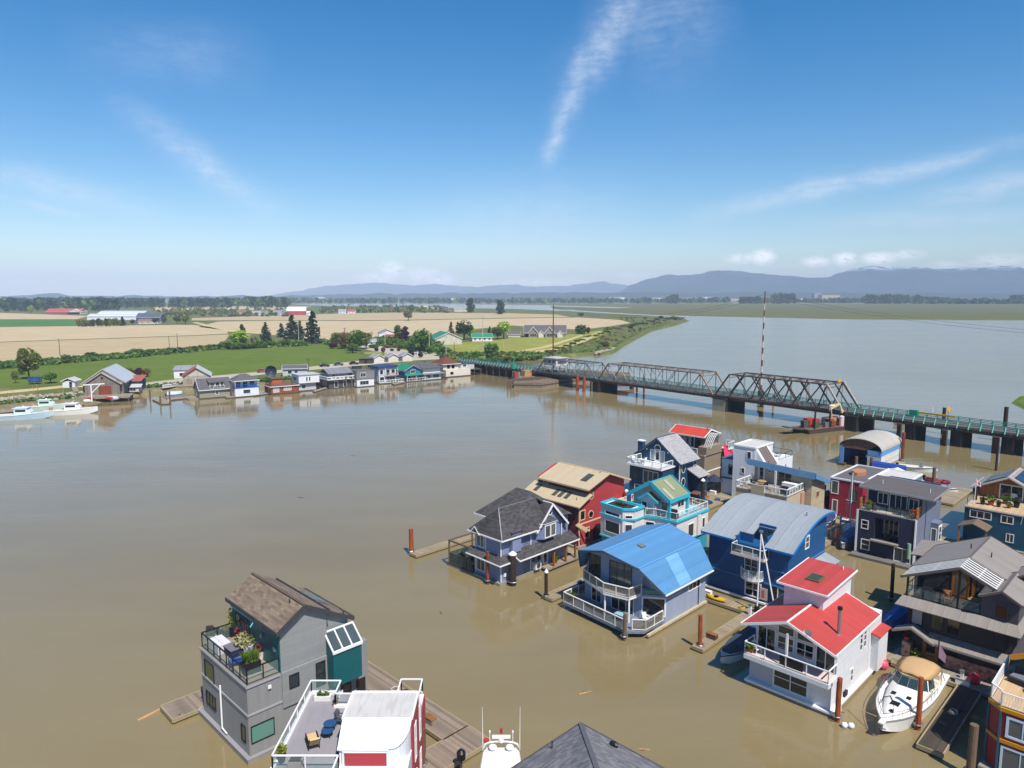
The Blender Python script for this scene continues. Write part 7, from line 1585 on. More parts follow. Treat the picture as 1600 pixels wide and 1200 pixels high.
# traffic gate, sign on the approach
o = thing('traffic_gate','teal traffic gate with a lowered yellow arm on the right hand approach','traffic gate',BP(-50,-.2,DZ),math.atan2(.796,-.605));MB().box(-.9,.9,-.5,.5,0,1.5).build('cabinet',mat('signal green','#1d8a70',.5),o);MB().bar((-1,0,1.1),(-9,0,1.1),.3,.35).build('arm',mat('yellow sign','#d0a020',.5),o)
o = thing('road_sign','yellow diamond road sign on the far rail of the approach','road sign',BP(-57,.9,DZ),.5);MB().tube((0,0,-.5),(0,0,2.4),.07).build('post',STEEL,o);MB().ext([(0,-.06,1.7),(.75,-.06,2.5),(0,-.06,3.3),(-.75,-.06,2.5)],(0,-.06,0)).build('panel',mat('yellow sign','#d0a020',.5),o)
o = thing('lamp_pole','small white pole on the far rail of the approach left of the yellow sign','pole',BP(-53.5,1.2,DZ));MB().tube((0,0,-.5),(0,0,2.6),.1,.06).build('pole',PLW,o)
# crane barge
o = thing('crane_barge','low work barge with a cream crane, yellow tank and long dark bow ramp','crane barge',G(1285,672),math.atan2(7,15)); 
MB().prism('y',[(-7,-.3),(7,-.3),(7.6,1.0),(-7.6,1.0)],-2.6,2.6).build('hull',mat('rust dark hull','#4a3a32',.8,'rust',col2='#3a2e2a'),o);MB().box(-7.4,7.4,-2.5,2.5,1.0,1.08).build('deck',mat('barge deck','#6a5a4c',.9,'plank',.4),o)
MB().slab([(-7.4,-1.2,1.0),(-12.5,-1.0,1.9),(-12.5,1.0,1.9),(-7.4,1.2,1.0)],.25).build('ramp',STD,o)
for x in (-5.2,-.2):MB().bar((x,-2.2,1),(x,-2.2,5.6 if x < -1 else 5.0),.3).build('spud',DKP,o)
MB().box(.8,3.2,-1.2,1.2,1.1,3.0).build('engine_house',mat('tan machine','#a08a6a',.6),o);CRE = mat('cream crane','#cbb894',.5)
MB().bar((2.2,-.5,2.8),(1.2,-1.0,5.4),.5).bar((1.2,-1.0,5.4),(3.6,-1.6,6.6),.45).bar((3.6,-1.6,6.6),(4.6,-1.6,4.2),.35).build('crane_arm',CRE,o)
MB().blob((2.0,-.8,5.9),.8,(1.3,.8,.7),8,5,.1).build('grapple',CRE,o);MB().lathe((5.0,-2.0,1.08),[(.6,0),(.6,1.8),(.3,2.0)],12).build('yellow_tank',mat('bright yellow','#d8b820',.5),o);MB().lathe((4.0,-2.1,1.08),[(.55,0),(.55,2.4),(.2,2.6)],12).build('pink_white_tank',mat('pinkish white','#d8bcc0',.5),o)
for i in range(16):x,y = rnd.uniform(-6.5,6.8),rnd.uniform(-1.8,1.9);s_ = rnd.uniform(.4,1.1);MB().box(x-s_,x+s_,y-s_*.6,y+s_*.6,1.08,1.08+s_*2.0).build('machinery',[RUST,STD,mat('red oxide','#a33a28',.7),STEEL][i % 4],o)
runabout('small grey workboat moored at the third bridge pier',*[(lambda g:((g.x-g.y)*R2,(g.x+g.y)*R2))(G(1412,664))][0],R(170),5,2,mat('grey hull','#8a8c90',.4),None,full=False)
# ================================================================== FAR SHORE
def fthing(name,label,cat,px,py,rot=38.,z=0.,group=None):
    return thing(name,label,cat,G(px,py,z),R(rot),group)
PX = lambda py:1110/(G(800,py).y+4)
def W8(H,x0,x1,z0,z1,y=0.,side='-y',**k):return win(H,side,y,x0,x1,z0,z1,fw=.12,**k)
def box(H,nm,m,*c):return MB().box(*c).build(nm,m,H)
SLAT = mat('slate roof','#5e5a5e',.9,'shingle',.4,var=.12);BRN = mat('brown roof','#6e4a40',.9,'shingle',.4,var=.12)
def hip(H,x0,x1,y0,y1,ze,zr,m,over=.4,fasc=WHITE):
    x0 -= over;x1 += over;y0 -= over;y1 += over;w = min(x1-x0,y1-y0)/2;cx0,cx1,cy0,cy1 = x0+w,x1-w,y0+w,y1-w
    if cx0 > cx1:cx0 = cx1 = (cx0+cx1)/2
    if cy0 > cy1:cy0 = cy1 = (cy0+cy1)/2
    e = .05
    A,B,C_,D = (x0,y0,ze),(x1,y0,ze),(x1,y1,ze),(x0,y1,ze);a,b,c,d = (cx0-e,cy0-e,zr),(cx1+e,cy0-e,zr),(cx1+e,cy1+e,zr),(cx0-e,cy1+e,zr)
    r = roofpoly(H,[[A,B,b,a],[B,C_,c,b],[C_,D,d,c],[D,A,a,d]],m,.14)
    for s in ((A,B),(B,C_),(D,A)):trim(r,[tuple((p[0],p[1],p[2]-.06) for p in s)],fasc,.1,.2,'gutter')
    return r
GFH = 'floating homes along the far shore'
OLG = mat('olive grey siding','#8f8a78',.65,'lap',.25,var=.05)
H = fthing('floating_home','greenish grey floating home with a slate roof and recessed balcony, leftmost on the far shore','floating home',312,624,38,group=GFH)
box(H,'float_base',TIMBD,-.3,10.3,-.3,6.3,-.3,.3);box(H,'wall',OLG,0,10,0,6,.3,3.0);MB().prism('x',[(0,3),(3,5.9),(6,3)],.1,9.9).build('gable_wall',OLG,H)
gable(H,'x',-.3,10.3,-.6,2.9,3,6.4,6.6,2.9,SLAT,.15,WHITE);box(H,'dormer',OLG,3.2,7.8,.3,3,3.2,5.2);MB().slab([(2.9,-.2,5.2),(8.1,-.2,5.2),(8.1,3,6.3),(2.9,3,6.3)],.12).build('dormer_roof',SLAT,H)
W8(H,3.5,4.8,3.4,5.0,.3);W8(H,5.2,6.4,3.3,5.0,.3,gl=GLASS);W8(H,6.7,7.6,3.4,5.0,.3);W8(H,5.0,5.9,1.2,2.3);W8(H,2,3.4,1,2.4,0,'-x');rail(H,[(3.2,-.3,3.2),(7.8,-.3,3.2)],.9,1.2,WHITE,None,.07);box(H,'deck',TIMB,-3.3,-.3,0,6,-.1,.4)
H = fthing('floating_home','white two storey floating home with a grey hip roof and bright blue balcony trim','floating home',368,621.5,38,group=GFH)
BLT = mat('bright blue trim','#1f55b0',.5);SHW = mat('pale blue siding','#a8b6c6',.6,'lap',.25)
box(H,'float_base',TIMBD,-.6,8,-.6,6.5,-.3,.3);box(H,'wall',WHS,0,7.6,0,6,.3,3.1);box(H,'upper_wall',WHS,0,7.6,1.6,6,3.1,5.4);hip(H,0,7.6,.2,6,5.4,7.4,SLAT);rail(H,[(0,6,3.15),(0,.05,3.15),(7.6,.05,3.15)],1.0,1.3,BLT,None,.1)
box(H,'balcony_edge',BLT,-.1,7.7,-.1,1.6,2.95,3.15);win(H,'-y',1.6,.8,2.2,3.2,5.1);win(H,'-y',1.6,3.2,4.4,3.2,5.1,1,0,BLACK);win(H,'-y',1.6,5.2,6.8,3.6,5.0);W8(H,2.6,4.8,1.2,2.4);win(H,'-x',0,1.2,2.6,1,2.4);win(H,'-x',0,3.6,5.2,3.6,4.8)
for x in (.1,7.5):MB().bar((x,.15,3.1),(x,.15,5.4),.14).build('post',WHITE,H)
CED = mat('cedar siding','#8a4a26',.65,'lap',.25,var=.1)
H = fthing('floating_home','low cedar brown floating home with a small roof cabin','floating home',424,617.5,38,group=GFH)
box(H,'float_base',TIMBD,-.5,9.8,-.5,7,-.3,.35);box(H,'wall',CED,0,9.3,0,6.4,.35,2.9);hip(H,0,9.3,0,6.4,2.8,4.0,BRN);box(H,'roof_cabin',mat('orange cedar siding','#a85a2c',.65,'lap',.25),1.2,4.6,2.2,4.8,3.0,5.2);MB().slab([(.9,1.9,5.2),(4.9,1.9,5.2),(4.9,5.1,5.5),(.9,5.1,5.5)],.15).build('cabin_roof',BRN,H)
W8(H,.8,2.6,.9,2.3,nv=2,gl=mat('white blind','#a8a4a4',.5));W8(H,4.4,6.8,1.3,2.4,nv=2,gl=mat('white blind','#a8a4a4',.5));win(H,'-x',0,1,2.4,.8,2.3);win(H,'-x',1.2,2.8,4.2,3.6,4.8);rail(H,[(.2,.2,3.1),(.2,6,3.1)],.8,1,CED,None,.1)
o = thing('satellite_dish','big dark satellite dish standing behind the cedar brown floating home','satellite dish',G(424,598,LZ),.3);mb = MB();rows = []
for r,z in ((.05,1.0),(1.3,.6),(2.1,0)):rows.append([mb.p((r*math.cos(i*.3927),z,4.2+r*math.sin(i*.3927))) for i in range(16)])
for a,b in zip(rows,rows[1:]):
    for i in range(16):mb.face((a[i],a[(i+1) % 16],b[(i+1) % 16],b[i]))
mb.build('dish',mat('dark mesh','#2a3446',.6),o);MB().tube((0,.9,0),(0,.9,4.2),.15).build('mount',STEEL,o)
H = fthing('floating_home','white box shaped floating home with an overhanging flat roofed upper storey','floating home',468,612,38,group=GFH)
box(H,'float_base',TIMBD,-.6,8.2,-.8,7,-.3,.3);box(H,'wall',mat('grey white siding','#b9b7b6',.6,'lap',.25),0,6.2,.4,6.4,.3,2.9);box(H,'upper_wall',WHS,-.2,7.2,-.3,6.4,2.9,5.7);box(H,'roof',mat('pale roof sheet','#b0b0ae',.6),-.5,7.5,-.6,6.7,5.7,5.9);box(H,'lower_roof',mat('slate flat','#6a6668',.8),-.4,7.4,-.5,0,2.75,2.9)
W8(H,2.4,2.9,3.6,5.0,-.3);W8(H,3.4,3.9,3.6,5.0,-.3);box(H,'dark_shed',mat('dark brown door','#2a1c16',.5),6.2,7.6,.4,3,.3,2.6);win(H,'-x',-.2,2,4.4,3.5,4.8,1);W8(H,1,2.4,1,2.3,.4)
CHG = mat('dark grey siding','#4a4c54',.6,'lap',.25)
H = fthing('floating_home','dark grey floating home wrapped by a white panelled upper balcony','floating home',514,607.5,38,group=GFH)
box(H,'float_base',TIMBD,-.5,11.5,-.8,9,-.3,.3);box(H,'wall',CHG,0,9.6,0,8.2,.3,3.0);box(H,'balcony',WHITE,-.9,10.2,-1,8.6,3.0,3.2);rail(H,[(-.9,8.5,3.2),(-.9,-1,3.2),(10.1,-1,3.2),(10.1,6,3.2)],1.0,1.5,WHITE,None,.28);box(H,'upper_wall',mat('grey siding far','#7c8088',.6,'lap',.25),.6,8.4,.8,7.6,3.2,5.5)
MB().slab([(-.2,-.3,5.3),(9.4,-.3,5.3),(9.4,4.2,6.9),(-.2,4.2,6.9)],.15).slab([(-.2,8.4,5.3),(9.4,8.4,5.3),(9.4,4.2,6.9),(-.2,4.2,6.9)],.15).build('roof',mat('grey sheet roof','#77777c',.6,'seam',.6),H)
W8(H,1.6,3.0,3.5,5.0,.8);W8(H,4.4,6.6,3.5,5.0,.8,nv=2);W8(H,2.2,3.4,.4,2.4);W8(H,5.6,6.8,.4,2.4);win(H,'-x',0,2,5,.9,2.3,2)
H = fthing('floating_home','grey and white boxy floating home with a roof terrace','floating home',558,605.5,38,group=GFH)
box(H,'float_base',TIMBD,-.5,7.3,-.5,9,-.3,.3);box(H,'wall',WHS,0,6.8,0,8.5,.3,2.8);box(H,'upper_wall',mat('grey lap far','#7d7b7c',.65,'lap',.25),-.15,6.95,-.15,8.5,2.8,5.9);box(H,'roof',mat('slate flat','#6a6668',.8),0,6.8,0,8.4,5.9,5.98);rail(H,[(0,8,5.9),(0,0,5.9),(6.8,0,5.9),(6.8,8,5.9)],.8,1.4,DARKG,None,.08)
W8(H,1.4,3.4,3.8,5.1,-.15,nv=2);W8(H,1.2,4.6,.9,2.2,nv=2);win(H,'-x',-.15,3,6,3.6,5,1);win(H,'-x',0,2,3.2,.4,2.3)
put('roofbox',lambda:(lambda o:(MB().box(-1.6,1.6,-1,1,0,.9).build('body',DARKG,o),MB().box(-1.7,1.7,-1.1,1.1,.9,1.0).build('lid',BLACK,o),o)[-1])(thing('roof_shelter','x','roof shelter')),G(560,602.5)+Vector((-1,3,5.98)),.66,'dark shelter on the roof terrace of the grey and white home')
H = fthing('floating_home','pale floating home with a navy roof terrace and white ground floor veranda','floating home',592,600,38,group=GFH)
PBL = mat('pale blue grey','#b4bcc4',.6,'lap',.25)
box(H,'float_base',TIMBD,-.6,10.3,-1.6,8,-.3,.35);box(H,'wall',PBL,0,7.4,0,7.4,.35,3.0);box(H,'upper_wall',PBL,0,7.4,0,7.4,3.0,5.9);MB().prism('y',[(-.5,5.9),(-.5,6.5),(7.9,6.7),(7.9,5.9)],-.5,7.9).build('roof',mat('navy roof','#2a3e66',.6),H);rail(H,[(-.4,-1.5,.4),(9.8,-1.5,.4),(9.8,5,.4)],1.0,1.1,WHITE,None,.16);rail(H,[(2.6,-.8,3.05),(7.8,-.8,3.05)],.9,1.1,mat('pinkish rail','#c09a88',.6),None,.12)
box(H,'balcony',mat('pinkish deck','#b0988a',.7),2.4,8,-.9,0,2.9,3.05);W8(H,.6,1.8,3.6,5.2);W8(H,3.2,4.6,3.2,5.2);W8(H,5.4,6.8,3.6,5.2);W8(H,.5,2.2,.8,2.5);W8(H,3.2,6.8,.4,2.5,nv=2);win(H,'-x',0,1.4,2.8,1,2.4);win(H,'-x',0,4.4,5.8,3.6,4.8)
for x in (2.5,7.7):MB().bar((x,-.8,3.05),(x,-.8,5.9),.14).build('post',WHITE,H)
H = fthing('floating_home','teal blue floating home with a green gabled roof','floating home',633,597,38,group=GFH)
TBL = mat('teal blue siding','#3f6f8e',.6,'lap',.25);GRF = mat('green metal roof','#2f7a5c',.5,'seam',.5,var=.06)
box(H,'float_base',TIMBD,-.5,9.6,-1.2,9,-.3,.3);box(H,'wall',TBL,0,7,0,8.6,.3,4.4);MB().prism('y',[(0,4.4),(3.5,6.0),(7,4.4)],.1,8.5).build('gable_wall',TBL,H);gable(H,'y',-.5,9,-.5,4.3,3.5,6.4,7.5,4.3,GRF,.14,mat('blue white fascia','#8fa8ba',.5));MB().slab([(-.2,-1.4,2.5),(8.6,-1.4,2.5),(8.6,0,3.0),(-.2,0,3.0)],.12).build('porch_roof',GRF,H)
rail(H,[(.2,-1.1,.35),(9.2,-1.1,.35),(9.2,4,.35)],1.0,1.2,WHITE,None,.12);W8(H,2.6,4.4,3.3,4.4,nv=1);W8(H,1,2.6,.8,2.2);W8(H,3.6,5.6,.4,2.3);win(H,'-x',0,2,4,1,2.2,1)
for x in (.3,4.2,8.4):MB().bar((x,-1.2,.3),(x,-1.2,2.5),.14).build('post',WHITE,H)
H = fthing('floating_home','long low white floating home under a broad slate roof','floating home',662,595,38,group=GFH)
box(H,'float_base',TIMBD,-.5,10.5,-.9,10,-.3,.3);box(H,'wall',PBL,0,8,0,9.4,.3,2.7);box(H,'upper_wall',WHS,0,8,.4,9.4,2.7,4.9);MB().slab([(-.8,-.6,4.9),(8.8,-.6,4.9),(8.8,10,6.2),(-.8,10,6.2)],.2).build('roof',SLAT,H);MB().slab([(-.4,-1,2.5),(9.4,-1,2.5),(9.4,.4,2.9),(-.4,.4,2.9)],.12).build('porch_roof',mat('grey sheet roof','#77777c',.6,'seam',.6),H)
W8(H,.8,3.2,.9,2.2,nv=2);W8(H,4.4,7,.9,2.2,nv=2);win(H,'-x',0,2,5,3.2,4.3,2);win(H,'-x',0,3,4,.4,2.3)
H = fthing('floating_home','cream floating home with a brown pyramid roof next to the bridge approach','floating home',697,590,38,group=GFH)
CRM = mat('cream siding','#d0c6b8',.6,'lap',.25)
box(H,'float_base',TIMBD,-1.2,13,-.6,9,-.3,.35);box(H,'wall',CRM,0,12,0,8.4,.35,3.0);box(H,'upper_wall',CRM,-1,6.4,.6,8.4,3.0,5.5);hip(H,-1,6.4,.6,8.4,5.4,8.2,mat('red brown roof','#6e3c30',.9,'shingle',.4,var=.12),.8);rail(H,[(6.5,.1,3.05),(11.9,.1,3.05),(11.9,8,3.05)],.9,1.4,WHITE,None,.1)
win(H,'-y',.6,1.0,2.2,3.6,5.0,0,0,BLACK);win(H,'-y',.6,3.2,4.4,3.6,5.0,0,0,BLACK);W8(H,2,3.6,1,2.2);win(H,'-x',-1,2,4,3.5,4.8,1)
for i,b in enumerate((3.4,5.6)):MB().bar((-1.1,b,.3),(-1.1,b,3),.2).build('post',WOOD,H)
# small cabins and sheds on the bank
for i,(x,y,t) in enumerate(((584.5,568,'leftmost of three small pale cabins behind the navy roofed home'),(607,566.5,'middle of three small pale cabins behind the navy roofed home'),(629,565,'rightmost of three small pale cabins behind the navy roofed home'))):
    H = fthing('cabin',t,'cabin',x,y,30,LZ,'small pale cabins on the bank');box(H,'wall',CRM,0,5,0,6,0,2.8);MB().prism('y',[(0,2.8),(2.5,4.0),(5,2.8)],.05,5.95).build('gable_wall',CRM,H);gable(H,'y',-.4,6.4,-.4,2.6,2.5,4.2,5.4,2.6,mat('pale slate','#8a8a90',.8,'seam',.5),.12,WHITE);win(H,'-x',0,1,2.4,.9,2.1);win(H,'-x',0,3.4,4.8,.9,2.1)
H = fthing('shed','long grey white shed with a slate roof beside the road on the far bank','shed',442,588,12,LZ);box(H,'wall',mat('grey white siding','#b9b7b6',.6,'lap',.25),0,9.2,0,4,0,3.2);gable(H,'x',-.3,9.5,-.5,3.0,2,4.3,4.5,3.0,SLAT,.14,WHITE);W8(H,2,3.4,1,2.2);MB().box(4.6,5.6,-.04,0,0,2.1).build('door',mat('dark brown door','#2a1c16',.5),H)
H = fthing('shed','dark brown wood shed beside the three pale cabins','shed',561,569,10,LZ);box(H,'wall',TIMBD,0,6.2,0,3,0,2.6);MB().slab([(-.3,-.4,2.6),(6.5,-.4,2.6),(6.5,3.4,3.0),(-.3,3.4,3.0)],.1).build('roof',SLAT,H);MB().box(2.5,3.6,-.04,0,0,2.0).build('door',BLACK,H)
H = fthing('shed','small dark flat shed on stilts at the left end of the bridge','shed',720,577,25,2.6);box(H,'wall',mat('grey white siding','#b9b7b6',.6,'lap',.25),0,6,0,4,0,2.4);box(H,'roof',DARKG,-.3,6.3,-.4,4.4,2.4,2.6);box(H,'platform',TIMBD,-2,9,-1.5,5,-.3,0);W8(H,1,2.4,.8,1.9)
for x in (-1.5,2,5.5,8.5):MB().tube((x,-1.2,-3),(x,-1.2,-.3),.22).build('stilt',PILE,H)
# boat barn on its pier
H = fthing('boat_barn','weathered grey boat barn with a metal roof standing on a timber pier','barn',131,626,18,0)
BARN = mat('weathered boards','#7d7168',.85,'batten',.3,var=.16,dirt=.3)
box(H,'wall',BARN,0,11.4,0,20,1.8,5.4);MB().prism('y',[(0,5.4),(5.7,9.3),(11.4,5.4)],0,20).build('gable_wall',BARN,H);MB().prism('y',[(.8,5),(.8,5.6),(5.7,8.6),(10.6,5.6),(10.6,5)],-1.2,0).build('front_wall',BARN,H)
gable(H,'y',.5,20.5,-.7,5.3,5.7,9.8,12.1,5.3,mat('galvanised roof','#a9adb4',.45,'seam',.6,var=.05,dirt=.2),.15,mat('pale barge board','#a8a49c',.7),fw=.3);gable(H,'y',-1.6,.4,.2,5.1,5.7,8.9,11.2,5.1,mat('galvanised roof','#a9adb4',.45,'seam',.6),.12,mat('pale barge board','#a8a49c',.7),name='lower_roof')
box(H,'front_boards',BARN,.8,10.6,-1.2,0,1.8,5.2);box(H,'door',mat('red brown barn door','#7a3c26',.8,'batten',.4),4.6,8.2,-1.28,-1.2,1.9,4.6)
box(H,'pier_deck',TIMB,-.6,14.4,-6.4,0,1.4,1.8)
for x in (0,4.6,9.2,13.8):
    for y in (-6,-3,0):MB().tube((x,y,-1),(x,y,1.4),.24).build('pier_pile',PILE,H)
MB().box(-.6,14.4,-6.45,-6.35,1.2,1.9).build('pier_beam',TIMB,H);MB().box(5.5,6,-1.32,-1.2,6.8,7.4).build('owl_hole',BLACK,H)
o = fthing('davit','white timber davit crane on the pier before the boat barn','davit',144,628,18,1.8);MB().bar((0,0,0),(0,0,5.2),.3).build('post',WHITE,o);MB().bar((-2,0,5.1),(3.6,0,5.3),.3).bar((0,0,2.6),(2.4,0,5.1),.22).build('boom',WHITE,o)
RK = mat('red kayak','#c02028',.5)
for i,(px,py,z,t) in enumerate(((171.5,621.5,4.0,'red kayak hung on the boat barn wall, right of the brown door'),(142,622,2.6,'red dinghy leaning behind the white davit'))):
    o = fthing('kayak',t,'kayak',px,py,18,z);MB().blob((0,-.9,0),1.0,(1.1,.25,.45),10,6).build('hull',RK,o);MB().blob((0,-1.1,.05),.35,(1,.3,.5)).build('cockpit_rim',BLACK,o)
o = fthing('dinghy','upturned white dinghy on the right end of the barn pier','dinghy',177,624,18,1.9);MB().blob((0,0,.3),1.6,(1,.4,.4)).build('hull',mat('pale blue grey','#b4bcc4',.6),o);MB().bar((-1.4,0,.9),(1.4,0,.9),.1).build('keel',WHITE,o)
o = fthing('dinghy','small white dinghy left of the davit on the barn pier','dinghy',136.5,628,18,1.9);MB().blob((0,0,.3),1.1,(1,.4,.4)).build('hull',GEL,o);MB().bar((-1,0,.75),(1,0,.75),.08).build('keel',WHITE,o)
H = fthing('workshop','slate blue workshop with a rusty red roof attached right of the boat barn','workshop',181,612,15,LZ);SBW = mat('slate blue boards','#3f5268',.7,'batten',.4)
box(H,'wall',SBW,0,7.5,0,8,0,3.4);MB().slab([(-2,-.4,3.4),(7.9,-.4,3.4),(7.9,8.4,4.6),(-2,8.4,4.6)],.14).build('roof',mat('rusty red roof','#9a5444',.7,'seam',.5,var=.15),H);box(H,'lean_to',mat('grey white siding','#b9b7b6',.6,'lap',.25),1.5,8,-2.4,0,0,1.6);MB().slab([(1.2,-2.8,1.6),(8.3,-2.8,1.6),(8.3,0,2.4),(1.2,0,2.4)],.1).build('lean_to_roof',mat('pale roof sheet','#b0b0ae',.6),H);win(H,'-y',-2.4,4,6.6,.4,1.3,2,gl=mat('dark garage','#15100e',.6))
H = fthing('shed','little white shed with a dark doorway left of the boat barn ramp','shed',98,606,8,LZ);box(H,'wall',WHS,0,4,0,4,0,2.4);gable(H,'y',-.4,4.4,-.4,2.3,2,3.4,4.4,2.3,mat('pale roof sheet','#b0b0ae',.6),.1,WHITE);MB().box(2.2,3.1,-.04,0,0,2.0).build('door',BLACK,H)
o = fthing('ramp','grey timber ramp climbing from the water beside the boat barn','ramp',121,630,0,0);q0,q1 = G(125,628,.8),G(115,603,LZ+.3);of = G(121,630,0);d_ = (q1-q0).normalized();s_ = Vector((d_.y,-d_.x,0))*.9
MB().slab([q0-of-s_,q0-of+s_,q1-of+s_,q1-of-s_],.15).build('boards',TIMB,o);MB().bar(q0-of-s_+Vector((0,0,1)),q1-of-s_+Vector((0,0,1)),.1).bar(q0-of-s_,q0-of-s_+Vector((0,0,1)),.1).bar(q1-of-s_,q1-of-s_+Vector((0,0,1)),.1).build('handrail',TIMB,o)
# second barn with the half red roof
H = fthing('barn','small pale barn with a half red half white roof on pilings','barn',286,603,22,LZ)
box(H,'wall',mat('grey beige boards','#9a9286',.8,'batten',.4),0,9,0,12,0,3.4);MB().prism('y',[(0,3.4),(4.5,6.0),(9,3.4)],.05,11.95).build('gable_wall',mat('cream boards','#b8ae9c',.8,'batten',.4),H)
MB().slab([(-.5,-.5,3.2),(-.5,12.5,3.2),(4.5,12.5,6.4),(4.5,-.5,6.4)],.14).build('roof',mat('rusty red roof','#9a5444',.7,'seam',.5,var=.15),H);MB().slab([(9.5,-.5,3.2),(9.5,12.5,3.2),(4.5,12.5,6.4),(4.5,-.5,6.4)],.14).build('white_roof',mat('pale roof sheet','#b0b0ae',.6),H);MB().box(1,3,-.05,0,0,2.4).build('door',TIMB,H)
H = fthing('barn','low white barn behind the half red roofed one','barn',272,592,20,LZ);box(H,'wall',WHS,0,8,0,10,0,3.4);MB().slab([(-.4,-.4,3.4),(8.4,-.4,3.4),(8.4,10.4,4.2),(-.4,10.4,4.2)],.14).build('roof',mat('pale slate','#8a8a90',.8,'seam',.5),H);win(H,'-y',0,2,3.4,1,2.2)
o = fthing('landing_stage','timber landing stage on stilts below the half red roofed barn','landing stage',256,612,22,0);MB().box(0,11,-1,6,1.5,1.8).build('deck',TIMB,o)
for x in (.3,3.6,7.2,10.7):MB().tube((x,-.8,-1),(x,-.8,1.5),.2).build('stilt',PILE,o)
runabout('white motorboat propped on the landing stage below the half red roof',*(lambda g:((g.x-g.y)*R2,(g.x+g.y)*R2))(G(266,604.5,1.8)),R(60),6.2,2.4,GEL,None,1.9,.5,full=False)
runabout('small blue grey cabin boat moored at the square dock',*(lambda g:((g.x-g.y)*R2,(g.x+g.y)*R2))(G(275,619.5)),R(20),5.5,2.2,mat('grey hull','#8a8c90',.4),mat('pale canopy','#b0b8c4',.7),0,1.0)
for lb,pts in (('square weathered dock float with pilings, right of the boat barn',[(238,626),(253,633),(268,632),(255,624)]),('long pale dock float leading to the greenish grey home',[(265,624),(267,626.5),(310,621.5),(306,619)]),('dock float before the white hip roofed home',[(350,620.5),(354,623),(368,622.5),(363,619.5)]),('dock float between the hip roofed and the cedar brown home',[(395,618),(397,620),(424,616),(418,614)]),('dock float linking the dark grey and boxy homes',[(488,612.5),(492,614),(512,608),(508,607)]),('dock float before the teal blue home',[(612,601),(616,602.5),(634,598.5),(630,597)])):
    p = [G(*q) for q in pts];o = thing('floating_dock',lb,'dock',p[0]);MB().ext([q-p[0]+Vector((0,0,.3)) for q in p],(0,0,.14)).build('deck',TIMB,o);MB().ext([q-p[0]+Vector((0,0,-.2)) for q in p],(0,0,.46)).build('float',TIMBD,o)
for x,y,h,t in ((235,627,3.6,'left piling of the square weathered dock'),(266,633,4.2,'right piling of the square weathered dock'),(251,634,3.0,'front piling of the square weathered dock'),(219,619,2.6,'short piling between the boat barn and the square dock'),(362,621,5,'dark piling at the corner of the white hip roofed home'),(456,613,4.4,'piling between the cedar brown and the white box home'),(458,614.5,4.4,'second piling beside the white box home'),(541,606,4.2,'piling between the dark grey and boxy homes'),(550,607,4.2,'dark piling before the wall of the boxy home'),(685,592,4.5,'piling left of the cream home with the pyramid roof'),(690,591.5,4.5,'second piling at the corner of the cream home'),(352,618,3.8,'piling between the greenish grey and the hip roofed home')):
    piling(G(x,y),h,.25,WETP,None,t,hoop=False)
# fishing boats
def fishboat(label,px,py,L,hm,cm,rot):
    o = thing('fishing_boat',label,'fishing boat',G(px,py),R(rot));hull(o,L,L*.3,1.25,hm,GELC,sheer=.55,fine=1.8,stripe=WHITE,draft=.4)
    c = loft([[(x,-w,1.2),(x,-w*.92,z),(x,w*.92,z),(x,w,1.2)] for x,w,z in ((-1.2,L*.11,3.0),(1.6,L*.11,3.0),(2.6,L*.09,1.9))]).build('wheelhouse',cm,o)
    for s in (-1,1):MB().box(-.9,1.5,s*L*.105-.02,s*L*.105+.02,2.1,2.7).build('pane',GLASS,c)
    MB().box(-1.6,2.0,-L*.11,L*.11,3.0,3.12).build('roof',cm,c);MB().tube((-1.4,0,3.1),(-1.4,0,7.2),.07).build('mast',STEEL,o);MB().bar((-1.4,-1.3,3.0),(-2.2,-1.5,7.6),.08).bar((-1.4,1.3,3.0),(-2.2,1.5,7.6),.08).build('trolling_pole',WOODL,o);MB().lathe((.6,0,3.12),[(.3,0),(.3,.25),(.1,.35)],10).build('radar_dome',PLW,c)
    MB().box(-L*.42,-2.0,-L*.1,L*.1,.95,1.35).build('hatch',GELC,o);MB().lathe((-L*.36,0,1.2),[(.5,0),(.5,.9)],10).build('net_drum',mat('orange net','#b07a5a',.9),o)
    return o
fishboat('blue hulled fishing boat at the left edge of the far shore',34,654.5,15.5,mat('sky blue hull','#b0c8d6',.4),mat('pale cabin blue','#c6d4dc',.5),17)
fishboat('pale green fishing boat behind the blue hulled one',70,641,10.5,mat('pale green hull','#b8ccc2',.4),mat('mint cabin','#c4d6cc',.5),15)
fishboat('white fishing boat moored nearest the boat barn',111,647,13.5,GEL,GEL,17)
o = thing('floating_dock','low dock behind the fishing boats at the far left','dock',G(-30,652));p0 = G(-30,652);pp = [G(-40,651),G(-38,647),G(128,631),G(132,634)];MB().ext([q-p0+Vector((0,0,.3)) for q in pp],(0,0,.15)).build('deck',TIMB,o);MB().ext([q-p0+Vector((0,0,-.2)) for q in pp],(0,0,.45)).build('float',TIMBD,o)
